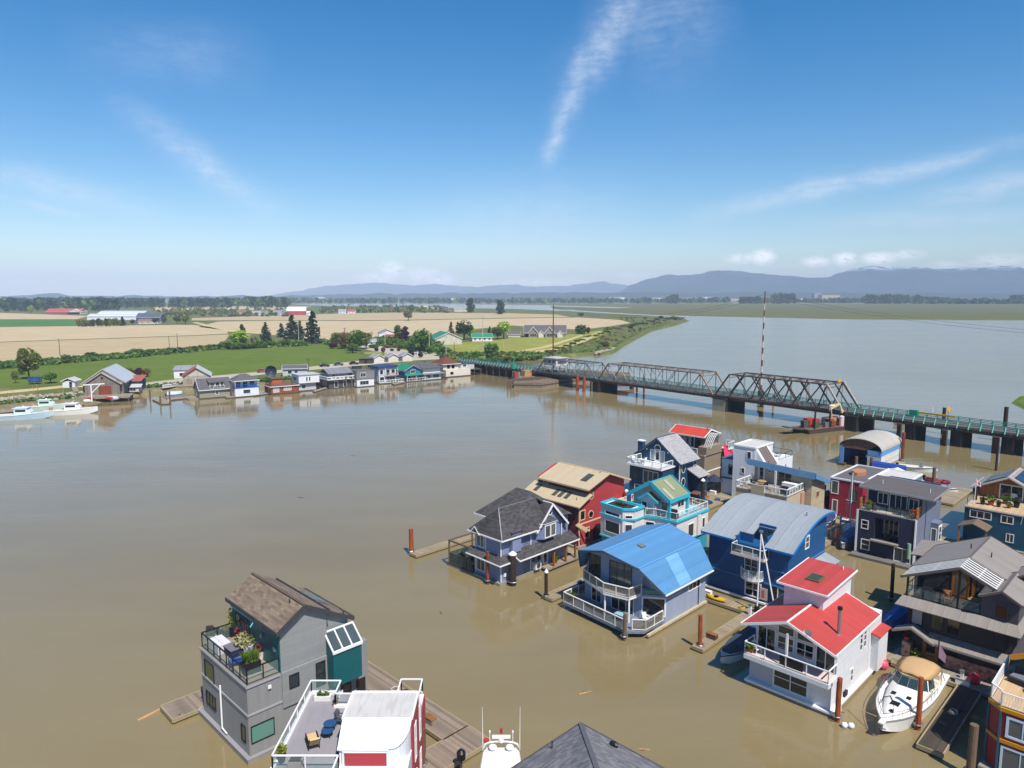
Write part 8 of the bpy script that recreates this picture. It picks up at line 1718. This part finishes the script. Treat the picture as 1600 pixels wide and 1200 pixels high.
# cars
def car(label,px,py,col,rot):
    o = thing('parked_car',label,'car',G(px,py,ROADZ+.02),R(rot));m = mat('car paint '+col,col,.3,spec=.6,bump=0,var=.02)
    MB().prism('y',[(-2.2,.35),(2.2,.35),(2.2,.75),(1.2,.95),(-2.1,1.0),(-2.2,.8)],-.88,.88).build('body',m,o)
    c = MB().prism('y',[(-1.8,.96),(1.0,.94),(.35,1.45),(-1.3,1.48)],-.78,.78).build('cabin_glass',GLASS,o);MB().box(-1.25,.3,-.74,.74,1.45,1.52).build('roof',m,c)
    for x in (-1.4,1.4):
        for y in (-.88,.88):MB().tube((x,y-.1,.34),(x,y+.1,.34),.34,n=12).build('wheel',BLACK,o)
    return o
car('red brown car on the shore road, left of the long shed',410,582,'#8a3c34',15);car('black car, first from the left on the gravel before the lawn',507,573,'#15171c',20);car('grey blue car in the middle of the gravel row',529,571,'#39444f',20);car('black car right of the grey blue one, beside the wood shed',553,569.5,'#101114',18);car('white van parked among the shrubs by the farm lane',653,553,'#c8ccce',30);car('silver car beside the white van',661,553.5,'#8a9298',30)
o = thing('trampoline','blue netted trampoline on the lawn under the tall tree','trampoline',G(55,600,LZ),0);MB().lathe((0,0,.8),[(2.2,0),(2.2,.1)],16).build('bed',BLACK,o);mb = MB(); 
for i in range(16):a,b = i*.3927,(i+1)*.3927;mb.poly([(2.2*math.cos(a),2.2*math.sin(a),.8),(2.2*math.cos(b),2.2*math.sin(b),.8),(2.2*math.cos(b),2.2*math.sin(b),2.5),(2.2*math.cos(a),2.2*math.sin(a),2.5)])
mb.build('net',mat('blue net','#1c4a8e',.8,alpha=.7),o)
for i in range(6):a = i*1.047;MB().tube((2.2*math.cos(a),2.2*math.sin(a),0),(2.2*math.cos(a),2.2*math.sin(a),2.5),.06).build('leg',STEEL,o)
# utility poles
GP = 'utility poles on the far shore'
def pole(px,top,base,label,m=None,arm=True):
    p = G(px,base,LZ);h = (base-top)*(p.y+4)/1110;o = thing('utility_pole',label,'utility pole',p,rnd.uniform(0,1),GP);MB().tube((0,0,-.3),(0,0,h),.2,.13,n=7).build('post',m or PILE,o)
    if arm:MB().bar((-1.1,0,h-.6),(1.1,0,h-.6),.16).build('crossarm',m or PILE,o);MB().tube((.3,0,h-2.0),(.3,0,h-1.2),.22).build('transformer',STEEL,o)
    return p+Vector((0,0,h-.5))
PW = mat('pale pole','#b5b0a6',.8)
a1 = pole(93.8,529,556,'thin dark pole in the hedge at the edge of the left field',arm=False);pole(278,520.6,548,'tall dark pole in the hedge above the half red barn',arm=False);pole(265,526,548.5,'shorter pole left of the tall one above the half red barn',arm=False)
pole(391,522,542,'white pole before the yellow green tree',PW);pole(467,504,537,'pale pole between the two tall spruces',PW);pole(482,560,579,'pole behind the white box home',PILE);pole(539,512,542,'dark pole in the shrubs right of the tall spruces');pole(602,520,540,'pole before the white farmhouse',PW);pole(671,518,553,'pale pole with cross arm before the big round tree',PW);pole(697,522,559,'pale pole in front of the green roofed hall',PW);pole(710,534,561,'short pole right of the green roofed hall',PILE,False)
t1 = pole(754.5,493,561,'tallest pale pole, at the left end of the bridge',PW);pole(787,530,556,'short white post in the meadow behind the trestle',PW,False);pole(599,537,561,'dark pole between the small pale cabins',PILE);pole(581.5,518,537,'pole in the shrubs left of the white farmhouse',PILE)
# ================================================================== FARMS, TREES, WOODS
def farm(label,px,py,w,d,h,hr,wm,rm,rot=0,name='farm_building',cat='building',ax='x',wins=3,fm=None):
    H = fthing(name,label,cat,px,py,rot,LZ);box(H,'wall',wm,0,w,0,d,0,h)
    if ax == 'x':MB().prism('x',[(0,h),(d/2,hr-.15),(d,h)],.05,w-.05).build('gable_wall',wm,H);gable(H,'x',-.5,w+.5,-.5,h-.2,d/2,hr,d+.5,h-.2,rm,.2,fm or WHITE,fw=.3)
    else:MB().prism('y',[(0,h),(w/2,hr-.15),(w,h)],.05,d-.05).build('gable_wall',wm,H);gable(H,'y',-.5,d+.5,-.5,h-.2,w/2,hr,w+.5,h-.2,rm,.2,fm or WHITE,fw=.3)
    for i in range(wins):x = w*(i+.6)/(wins+.2);win(H,'-y',0,x-.6,x+.6,.9,min(h-.4,2.2),1)
    return H
GRN = mat('green metal roof','#2f7a5c',.5);CRW = mat('cream boards','#b8ae9c',.8)
farm('big hall with a green roof and a pale gable end facing the river',680,539,18,22,4.0,8.0,mat('beige hall boards','#c0b8a8',.8,'batten',.5),GRN,20,'hall','hall','y',0)
farm('white house with a green roof right of the round tree',738,533.5,14,10,3.0,5.4,WHS,GRN,8,'farmhouse','house','x',4)
H = farm('wide grey mansion with gabled roofs before the tan field',819,527,32,14,3.6,9.2,mat('taupe stone','#8a7f74',.8),SLAT,-4,'mansion','house','x',6)
for x in (3.5,16):MB().prism('y',[(x,0),(x+7,0),(x+7,3.6),(x+3.5,7.4),(x,3.6)],-2.4,4).build('gable_wing',mat('taupe stone','#8a7f74',.8),H);gable(H,'y',-3,6,x-.6,3.3,x+3.5,8,x+7.6,3.3,SLAT,.2,WHITE,fw=.35);win(H,'-y',-2.4,x+1.2,x+5.8,.6,3.0,3)
for x in (11,25.5):MB().prism('y',[(x,0),(x+4,0),(x+4,3),(x+2,5),(x,3)],-3.4,2).build('porch_wing',CRM,H);gable(H,'y',-3.8,4,x-.5,2.7,x+2,5.4,x+4.5,2.7,SLAT,.2,WHITE,name='porch_roof',fw=.3)
farm('small garage with a grey roof left of the wide mansion',794,527,9,7,2.6,4.6,CRM,SLAT,-4,'garage','garage','x',0)
farm('white farmhouse with a dark roof above the shrubs',592,528,13,10,3.6,6.4,WHS,mat('brown black roof','#4e4644',.9),15,'farmhouse','house','y',2);farm('low red roofed annex of the white farmhouse',603,530.5,10,6,2.4,3.6,WHS,mat('brick red roof','#9a3a34',.8),10,'annex','annex','x',2)
farm('little white hut by the farm lane',574.5,540,5,4,2.6,4.2,WHS,mat('pale slate','#8a8a90',.8),10,'hut','hut','x',1)
farm('long red roofed barn before the left forest',72,491,58,20,4,9.5,RED,mat('red barn roof','#a84c42',.6),0,'barn','barn','x',0);farm('cream domed shed right of the long red barn',106,491,22,20,5,9,CRM,mat('cream roof','#c9bf9c',.7),0,'shed','shed','y',0)
farm('long white greenhouse behind the field hedge',136,500,70,20,5,8,WHS,mat('pale sheet roof','#b4babe',.5),2,'greenhouse','greenhouse','x',0);farm('second white greenhouse, higher and further right',153,496,66,24,6,9.5,WHS,mat('pale sheet roof','#b4babe',.5),2,'greenhouse','greenhouse','x',0)
farm('dark blue farmhouse with a hipped slate roof in the fields',213,503.5,28,16,6,11,mat('dark blue boards','#33456a',.7),mat('slate blue roof','#4c5260',.9),5,'farmhouse','house','x',5);farm('low brown roofed wing before the dark blue farmhouse',216,506,22,10,3,5.6,CRM,mat('brown roof plain','#7a5a4a',.9),5,'annex','annex','x',3)
farm('red barn with a pale metal roof beside the tall spruces',448,492.5,30,22,7,13,RED,mat('white sheet roof','#c8d0d4',.5),12,'barn','barn','x',2);farm('white extension right of the red barn',475,492,12,10,4,6,WHS,mat('white sheet roof','#c8d0d4',.5),10,'shed','shed','x',1)
HR = [(370,492,'white house with a brown roof, leftmost in the row before the orchard','#7a5a4a'),(394,493,'white house second in the row before the orchard','#8a8a90'),(406,492.5,'white house third in the row before the orchard','#6e6a70'),(427,492,'grey roofed house left of the red barn','#77808a'),(437,491.5,'teal roofed house just left of the red barn','#4f7a7c'),(529,489.8,'white house left of the orchard rows beyond the spruces','#8a8a90'),(543,489.5,'white and red house beside the orchard rows','#9a4a40'),(581,480,'white house behind the orchard rows','#8a7a6c'),(608,479.5,'gabled white house at the back of the orchard rows','#6e6a70'),(652,482.5,'long tan building by the far water','#b59a78'),(667,485.5,'white house below the long tan building','#8a8a90'),(690,485,'dark roofed house near the far water','#4a4648'),(710,487,'white farmhouse at the edge of the tan field by the far water','#9a8a80')]
for i,(x,y,t,c) in enumerate(HR):
    big = 'tan' in t;farm(t,x,y,26 if big else 13,9,4.5 if big else 3.6,7 if big else 7.5,CRM if big else WHS,mat('roof '+c,c,.8),rnd.uniform(-10,25),'farmhouse','house','x',2)
# far bank: sheds and mills at the foot of the hills
FW_ = mat('far white sheet','#cfcfcb',.6);FT = mat('far tan sheet','#b8a288',.7);FG = mat('far grey sheet','#8d9298',.7)
FB = [(1237,471.5,190,60,18,FW_),(1284,471,100,50,36,FT),(1305,471.4,150,50,20,FW_),(1272,470.8,40,40,46,FG),(952,470.6,90,40,24,FW_),(940,470.8,50,30,16,FW_),(700,470.8,90,40,18,FW_),(728,471,60,40,14,FG),(575,470.6,60,30,16,FW_),(640,471,70,30,12,FT),(455,472,60,30,16,FW_),(496,471.5,36,30,26,FW_),(1020,470.2,120,40,20,FW_),(1064,469.8,110,40,18,FG),(1098,469.6,70,40,24,FW_),(1140,470,120,40,14,FT),(1480,470.5,140,50,12,FW_),(1180,470.2,60,40,18,FG),(870,471,60,30,12,FW_),(1550,471.6,160,50,10,FG)]
nm = ['leftmost tall white silo shed','low']
for i,(x,y,w,d,h,m) in enumerate(FB):
    H = thing('warehouse',['white','tan','grey'][[FW_,FT,FG].index(m)]+' flat roofed warehouse far off on the opposite bank below the hills','warehouse',G(x,y,1.2),0,'warehouses on the opposite bank');box(H,'wall',m,0,w,0,d,0,h);box(H,'roof',FG if m is not FG else FW_,-1,w+1,-1,d+1,h,h+1)
# ------------------------------------------------------------------ trees
BARK = mat('bark','#4a3c30',.9,'bark')
LM = dict(green=('#476c29','#7da23e'),dark=('#344d27','#527136'),yellow=('#8ba929','#c2da50'),purple=('#492e3b','#744857'),brown=('#725d40','#a2865d'),olive=('#677136','#949a4b'),spruce=('#2b432e','#47623e'),hedge=('#4c7030','#7e9c4c'))
LMAT = {k:mat('foliage '+k,a,pat='leaf',var=.3,col2=b) for k,(a,b) in LM.items()}
def mk_tree(kind,col,n=900):
    def f():
        o = thing({'broad':'broadleaf_tree','spruce':'spruce_tree','column':'columnar_tree','bush':'bush'}[kind],'x','bush' if kind == 'bush' else 'tree');l = MB();t_ = MB()
        if kind == 'broad':
            t_.tube((0,0,-.03),(.01,0,.32),.035,.022,n=7)
            for i in range(7):
                a = rnd.uniform(0,6.28);r = rnd.uniform(.1,.28);z = rnd.uniform(.38,.8);c = (r*math.cos(a),r*math.sin(a),z);t_.tube((.01,0,rnd.uniform(.2,.34)),c,.016,.006,n=5);l.leaves(n//9,c,rnd.uniform(.14,.24),rnd.uniform(.14,.24),rnd.uniform(.12,.2),.075,.5)
            l.leaves(n//5,(0,0,.62),.34,.34,.34,.08,.8)
        elif kind == 'spruce':
            t_.tube((0,0,-.03),(0,0,.95),.03,.005,n=7)
            for k in range(15):
                z = .1+.88*k/15;r = .34*(1-z)**.75*rnd.uniform(.8,1.15)+.015
                for j in range(int(4+9*(1-z))):
                    a = rnd.uniform(0,6.28);rr = r*rnd.uniform(.75,1.1)
                    for q in range(max(5,int(n*.008))):f_ = rnd.uniform(.15,1);l.leaf(Vector((rr*f_*math.cos(a+rnd.uniform(-.15,.15)),rr*f_*math.sin(a+rnd.uniform(-.15,.15)),z-.07*f_+rnd.uniform(-.02,.02))),.07)
        elif kind == 'column':
            t_.tube((0,0,-.03),(0,0,.5),.03,.012,n=6)
            for k in range(8):z = .1+.85*k/8;l.leaves(n//8,(rnd.uniform(-.04,.04),rnd.uniform(-.04,.04),z),.16*math.sin(math.pi*min(.95,.18+z*.8))**.6,.16*math.sin(math.pi*min(.95,.18+z*.8))**.6,.1,.06,.5)
        else:
            for i in range(3):t_.tube((0,0,-.05),(rnd.uniform(-.2,.2),rnd.uniform(-.2,.2),.4),.03,.01,n=5)
            for i in range(6):a = rnd.uniform(0,6.28);r = rnd.uniform(0,.32);l.leaves(n//6,(r*math.cos(a),r*math.sin(a),rnd.uniform(.3,.62)),rnd.uniform(.2,.32),rnd.uniform(.2,.32),rnd.uniform(.24,.38),.13,.5,-.8)
        t_.build('trunk' if kind != 'bush' else 'stems',BARK,o);l.build('crown' if kind != 'bush' else 'foliage',LMAT[col],o);return o
    return f
def tree(kind,col,px,base,top,wpx,label,group=None,z=LZ,n=900):
    p = G(px,base,z);k = (p.y+4)/1110;h = (base-top)*k;w = wpx*k;nat = {'broad':.78,'spruce':.6,'column':.34,'bush':1.1}[kind]
    v = rnd.randrange(2);key = (kind,col,v)
    return put(key,mk_tree(kind,col,n),p,rnd.uniform(0,6.28),label,group,(w/nat,w/nat,h*.98))
tree('broad','olive',46,593,541,33,'tall olive tree by the blue trampoline on the left lawn',n=1500);tree('broad','green',79,599,580,22,'small round tree right of the trampoline');tree('broad','olive',24,599,578,11,'thin sparse tree left of the trampoline')
tree('broad','yellow',373,543,513,32,'bright yellow green tree behind the white pole',n=1200);tree('column','dark',380,541,504,10,'dark pointed tree behind the yellow green one');tree('column','green',400,539,526,7,'little green cypress right of the yellow green tree');tree('column','brown',393,540,527,8,'brown withered cypress beside the white pole')
tree('spruce','spruce',415.6,533,500.5,20,'spruce standing alone, leftmost of the spruces');tree('spruce','spruce',440,527,503,17,'small spruce close to the left of the taller pair');tree('spruce','spruce',457,530,488,28,'tall spruce, left of the two tallest',n=1300);tree('spruce','spruce',469,531,498,18,'spruce hidden between the two tallest ones');tree('spruce','spruce',489,536.5,481.5,30,'tallest spruce, at the lane on the right of the group',n=1300)
for x,b,tp,w,k,c,t in ((557,549,513,30,'broad','green','green tree in the middle of the shrub belt right of the spruces'),(527,541,518,22,'broad','olive','olive tree at the left end of the shrub belt'),(541,545,516,26,'broad','brown','brownish tree in the shrub belt beside the dark pole'),(572,545,518,22,'broad','olive','olive tree at the right end of the shrub belt'),(520,545,533,18,'bush','purple','dark purple bush at the left foot of the shrub belt'),(551,552,535,22,'broad','green','low green tree at the road below the shrub belt'),
    (622,535,506,15,'column','olive','olive green cypress right of the white farmhouse'),(632,536,508,15,'column','purple','dark cypress next to the olive green one'),(660,550,511,36,'broad','green','big round green tree left of the green roofed hall'),(725,531,498,29,'broad','dark','round dark green tree behind the green roofed hall'),(705,530,500,13,'spruce','brown','brown dying spruce behind the green roofed hall'),(736,529,509,16,'broad','yellow','small yellow green tree right of the round dark one'),
    (765,530,508,11,'spruce','spruce','little spruce left of the willow'),(777,531,509,20,'broad','dark','dark tree between the spruce and the willow'),(787,530,500,27,'broad','yellow','pale green willow left of the wide mansion'),(638,501,485,15,'broad','olive','lone tree standing in the tan field'),(643,489,475,10,'broad','green','tree behind the lone field tree'),(735,488,464,14,'column','dark','left of the two dark column trees by the far water'),(782,491,467,14,'column','dark','right of the two dark column trees by the far water'),
    (766,562,535,27,'bush','hedge','big bush behind the tallest pale pole'),(744,562,546,20,'bush','green','bush left of the tallest pale pole'),(693,556,541,30,'bush','hedge','wide bush before the green roofed hall'),(783,560,546,14,'bush','olive','olive bush right of the big one behind the trestle'),(639,552,534,24,'bush','dark','dark bush left of the big round tree'),(615,541,528,24,'bush','green','green bush below the farmhouse'),(670,553,540,18,'bush','green','green bush at the foot of the big round tree'),
    (588,549,541,10,'bush','purple','purple bush left of the lane'),(599,551,540,11,'bush','purple','purple round tree at the lane corner'),(612,549,543,8,'bush','purple','purple bush in the middle of the lane row'),(623,549,543,9,'bush','purple','purple bush right of the middle in the lane row'),(644,558,549,11,'bush','purple','purple bush left of the white van'),(657,559,549,12,'bush','purple','purple bush in front of the white van'),
    (907,522,507,23,'bush','hedge','round bush right of the wide mansion'),(919,521,508,10,'bush','purple','dark purple bush beside the round one'),(948,519,509,10,'bush','olive','olive bush on the dyke right of the mansion'),(986,514,507,10,'bush','dark','dark bush further along the dyke'),(945,542,531,17,'bush','olive','olive bush on the river bank behind the bridge'),(1032,498,493,12,'bush','purple','dark bush on the spit of land'),(1055,500,493,22,'bush','olive','low wide bush at the tip of the spit'),(1008,499,494.5,9,'bush','brown','brown bush at the root of the spit'),(909,494,488,12,'bush','green','green bush at the back edge of the tan field'),(822,527,521,8,'bush','purple','small dark bush before the mansion garage'),
    (104,567,553,20,'bush','hedge','tall bush in the hedge at the thin dark pole'),(140,561,549,26,'bush','dark','dark domed bush in the hedge above the white shed'),(213,555,544,22,'bush','hedge','peaked bush in the hedge above the boat barn'),(228,554,546,16,'bush','green','second bush right of the peaked one'),(275,552,544,14,'bush','dark','dark bush in the hedge under the tall dark pole'),(200,588,573,22,'bush','olive','olive bush right of the boat barn'),(215,591,573,20,'bush','purple','dark reddish bush right of the boat barn'),(228,589,574,16,'bush','brown','brownish bush farthest right of the boat barn'),(35,585,574,16,'bush','green','bush left of the tall olive tree'),
    (192,509,493,11,'spruce','spruce','dark spruce in the field hedge left of the blue farmhouse'),(207,507,498,9,'broad','purple','purple tree beside the dark blue farmhouse'),(244,507,496,12,'broad','dark','dark tree right of the dark blue farmhouse'),(256,505,495,10,'broad','brown','brownish tree further right of the dark blue farmhouse'),(277,506,492,12,'broad','dark','dark tree at the right end of the farm hedge'),(290,507,492,14,'broad','olive','olive tree at the right end of the farm hedge'),(48,490,476,9,'broad','yellow','pale green tree left of the long red barn')):
    tree(k,c,x,b,tp,w,t)
GH = 'bushes in the field hedge'
for x0,x1,y0,y1,n in ((120,186,511,509.5,11),):
    for i in range(n):f = (i+.5)/n;tree('bush',rnd.choice(['dark','hedge','olive']),x0+(x1-x0)*f,y0+(y1-y0)*f,y0+(y1-y0)*f-rnd.uniform(10,15),11,'bush in the dark hedge before the white greenhouses',GH)
GB = 'bushes in the long hedge above the lawn'
hl = [(-40,576),(0,571.5),(60,567.5),(150,560),(260,550.5),(340,544.5),(372,545),(430,541),(480,539)]
for (x0,y0),(x1,y1) in zip(hl,hl[1:]):
    n = max(2,int((x1-x0)/6.5))
    for i in range(n):f = (i+rnd.random()*.7)/n;y = y0+(y1-y0)*f+1.2;tree('bush',rnd.choice(['hedge','hedge','green','dark','olive']),x0+(x1-x0)*f,y,y-rnd.uniform(5,9.5)*(1.5 if x0 > 330 else 1),rnd.uniform(13,20),'low bush in the long hedge between the lawn and the tan field',GB)
GV = 'bushes on the farm bank behind the trestle'
for x,y in ((700,562),(718,563),(732,564),(752,565),(775,564),(792,563),(806,560),(590,538),(604,544),(628,545),(646,543),(680,548),(706,553),(722,556),(650,536),(585,544)):
    tree('bush',rnd.choice(['hedge','green','olive','yellow']),x,y,y-rnd.uniform(5,10),rnd.uniform(14,22),'low green bush on the bank between the farm lane and the trestle',GV)
GS = 'bushes along the river dyke'
for i in range(30):
    f = i/29;x = 850+f*215;y = 556-f*58+10*math.sin(f*3.1)*-1+rnd.uniform(-3,1);tree('bush',rnd.choice(['olive','hedge','brown']),x,y,y-rnd.uniform(2,4),rnd.uniform(12,22),'scrubby bush along the river dyke beyond the bridge',GS)
# far woods: masses
def wood(name,spots,mats,lf):
    l = MB()
    for p,w,h,n in spots:
        l.cur = rnd.randrange(len(mats))
        for _ in range(n):
            a = rnd.uniform(0,6.28);z = rnd.random()**.8;r = w*math.sqrt(rnd.random())*(1-.45*z);l.leaf(p+Vector((r*math.cos(a),r*math.sin(a),h*(.12+.86*z))),lf*rnd.uniform(.7,1.4))
    o = l.build(name,mats);tag(o,kind='stuff');return o
FM = [LMAT['dark'],LMAT['spruce'],LMAT['hedge'],LMAT['dark']]
sp = []
for i in range(330):
    x = rnd.uniform(-120,452);y = rnd.uniform(477.5,487 if x < 190 else 482);p = G(x,y,LZ);k = (p.y+4)/1110;tp = (rnd.uniform(463,470) if x < 170 else rnd.uniform(464.5,467)-(2.2 if 380 < x < 430 else 0));sp.append((p,rnd.uniform(5,9)*k*.8,max(8,(y-tp)*k*.93),60))
wood('woodland',sp,FM,7.)
sp = []
for i in range(520):
    x = rnd.uniform(440,1720);d = 3350+rnd.uniform(-180,150)-(400 if x > 1450 else 0);p = Vector(((x-800)/FPX*d,d,1.2));k = (d+4)/1110
    cl = noise.noise(Vector((x*.02,3,0)))+.6*noise.noise(Vector((x*.06,9,0)));h = (1.6+3.0*max(0,cl+.3)+rnd.uniform(0,1.8))*k+6;sp.append((p,rnd.uniform(3,6)*k,h,26))
for x0,x1,h in ((1205,1238,14),(1345,1430,12),(1155,1185,9),(1040,1056,13),(1430,1475,9),(1575,1640,12)):
    for i in range(int((x1-x0)*.8)):x = rnd.uniform(x0,x1);d = 3000;p = Vector(((x-800)/FPX*d,d,1.2));sp.append((p,rnd.uniform(3,5)*2.7,h*2.7*rnd.uniform(.7,1.05),40))
wood('distant_woods',sp,FM,13.)
sp = []
for i in range(260):
    x = rnd.uniform(240,450);y = rnd.uniform(484,495);p = G(x,y,LZ);k = (p.y+4)/1110;sp.append((p,2.6*k,rnd.uniform(2.5,5)*k,16))
for i in range(260):
    x = rnd.uniform(500,700);y = rnd.uniform(481,489);p = G(x,y,LZ);k = (p.y+4)/1110;sp.append((p,2.6*k,rnd.uniform(2.5,5.5)*k,16))
wood('orchard',sp,[LMAT['olive'],LMAT['hedge'],LMAT['brown']],4.)
# tall grass and reeds along the far bank
l = MB()
for i in range(5200):
    j = rnd.randrange(len(shore)-1);a,b = shore[j],shore[j+1];f = rnd.random();x = a[0]+(b[0]-a[0])*f
    if x < -60:continue
    y = a[1]+(b[1]-a[1])*f-abs(rnd.gauss(0,1))*(2.2 if x < 900 else 1.5)-.3;p = G(x,y,LZ-.2);l.leaf(p+Vector((0,0,rnd.uniform(.1,.7))),rnd.uniform(.7,1.6))
tag(l.build('bank_grass',LMAT['hedge']),kind='stuff')
# low undergrowth
def tufts(name,px,n,zs,ms):
    l = MB();k = 0
    while k < n:
        x = rnd.uniform(min(p[0] for p in px),max(p[0] for p in px));y = rnd.uniform(min(p[1] for p in px),max(p[1] for p in px));c = False
        for (x0,y0),(x1,y1) in zip(px,px[1:]+px[:1]):
            if (y0 > y) != (y1 > y) and x < (x1-x0)*(y-y0)/(y1-y0)+x0:c = not c
        if not c or noise.noise(Vector((x*.09,y*.35,2))) < -.15:continue
        p = G(x,y,LZ);l.cur = int(abs(noise.noise(Vector((x*.05,y*.2,7)))*9)) % len(ms);k += 1
        for _ in range(5):l.leaf(p+Vector((rnd.gauss(0,1),rnd.gauss(0,1),rnd.uniform(0,1)*zs)),rnd.uniform(.8,1.6)*(.6+p.y/500))
    tag(l.build(name,ms),kind='stuff')
UM = [LMAT['hedge'],LMAT['green'],LMAT['olive'],LMAT['dark']]
tufts('undergrowth',[(495,536),(560,532),(640,530),(690,541),(690,552),(640,547),(600,540),(565,540),(540,545)],900,2.6,UM)
tufts('undergrowth',[(690,556),(860,553),(850,558),(740,566),(690,562)],420,1.6,UM)
tufts('undergrowth',[(-20,579),(60,572),(200,560),(340,547),(480,541),(480,536),(340,542),(200,555),(60,566),(-20,572)],1300,1.6,UM)
tufts('undergrowth',[(905,550),(945,544),(985,523),(1040,505),(1070,498.5),(1030,495),(960,497),(985,507),(950,522),(900,538),(850,554)],130,.5,[LMAT['olive'],LMAT['hedge'],LMAT['brown'],LMAT['olive']])
# rocks on the shore
ROCK = mat('shore rock','#9a8f7c',.9,'stone',.6,var=.2)
l = MB()
for i in range(420):
    if i % 3:x = rnd.uniform(-20,130);y = 631-(x+20)*.06+rnd.uniform(-9,0)
    else:j = rnd.uniform(0,1);x = 930+j*30;y = 552-j*8+rnd.uniform(-2,1)
    p = G(x,y,LZ);l.blob(p,rnd.uniform(.35,.9),(1.2,1,.6),5,4,.1)
tag(l.build('shore_rocks',ROCK),kind='stuff')
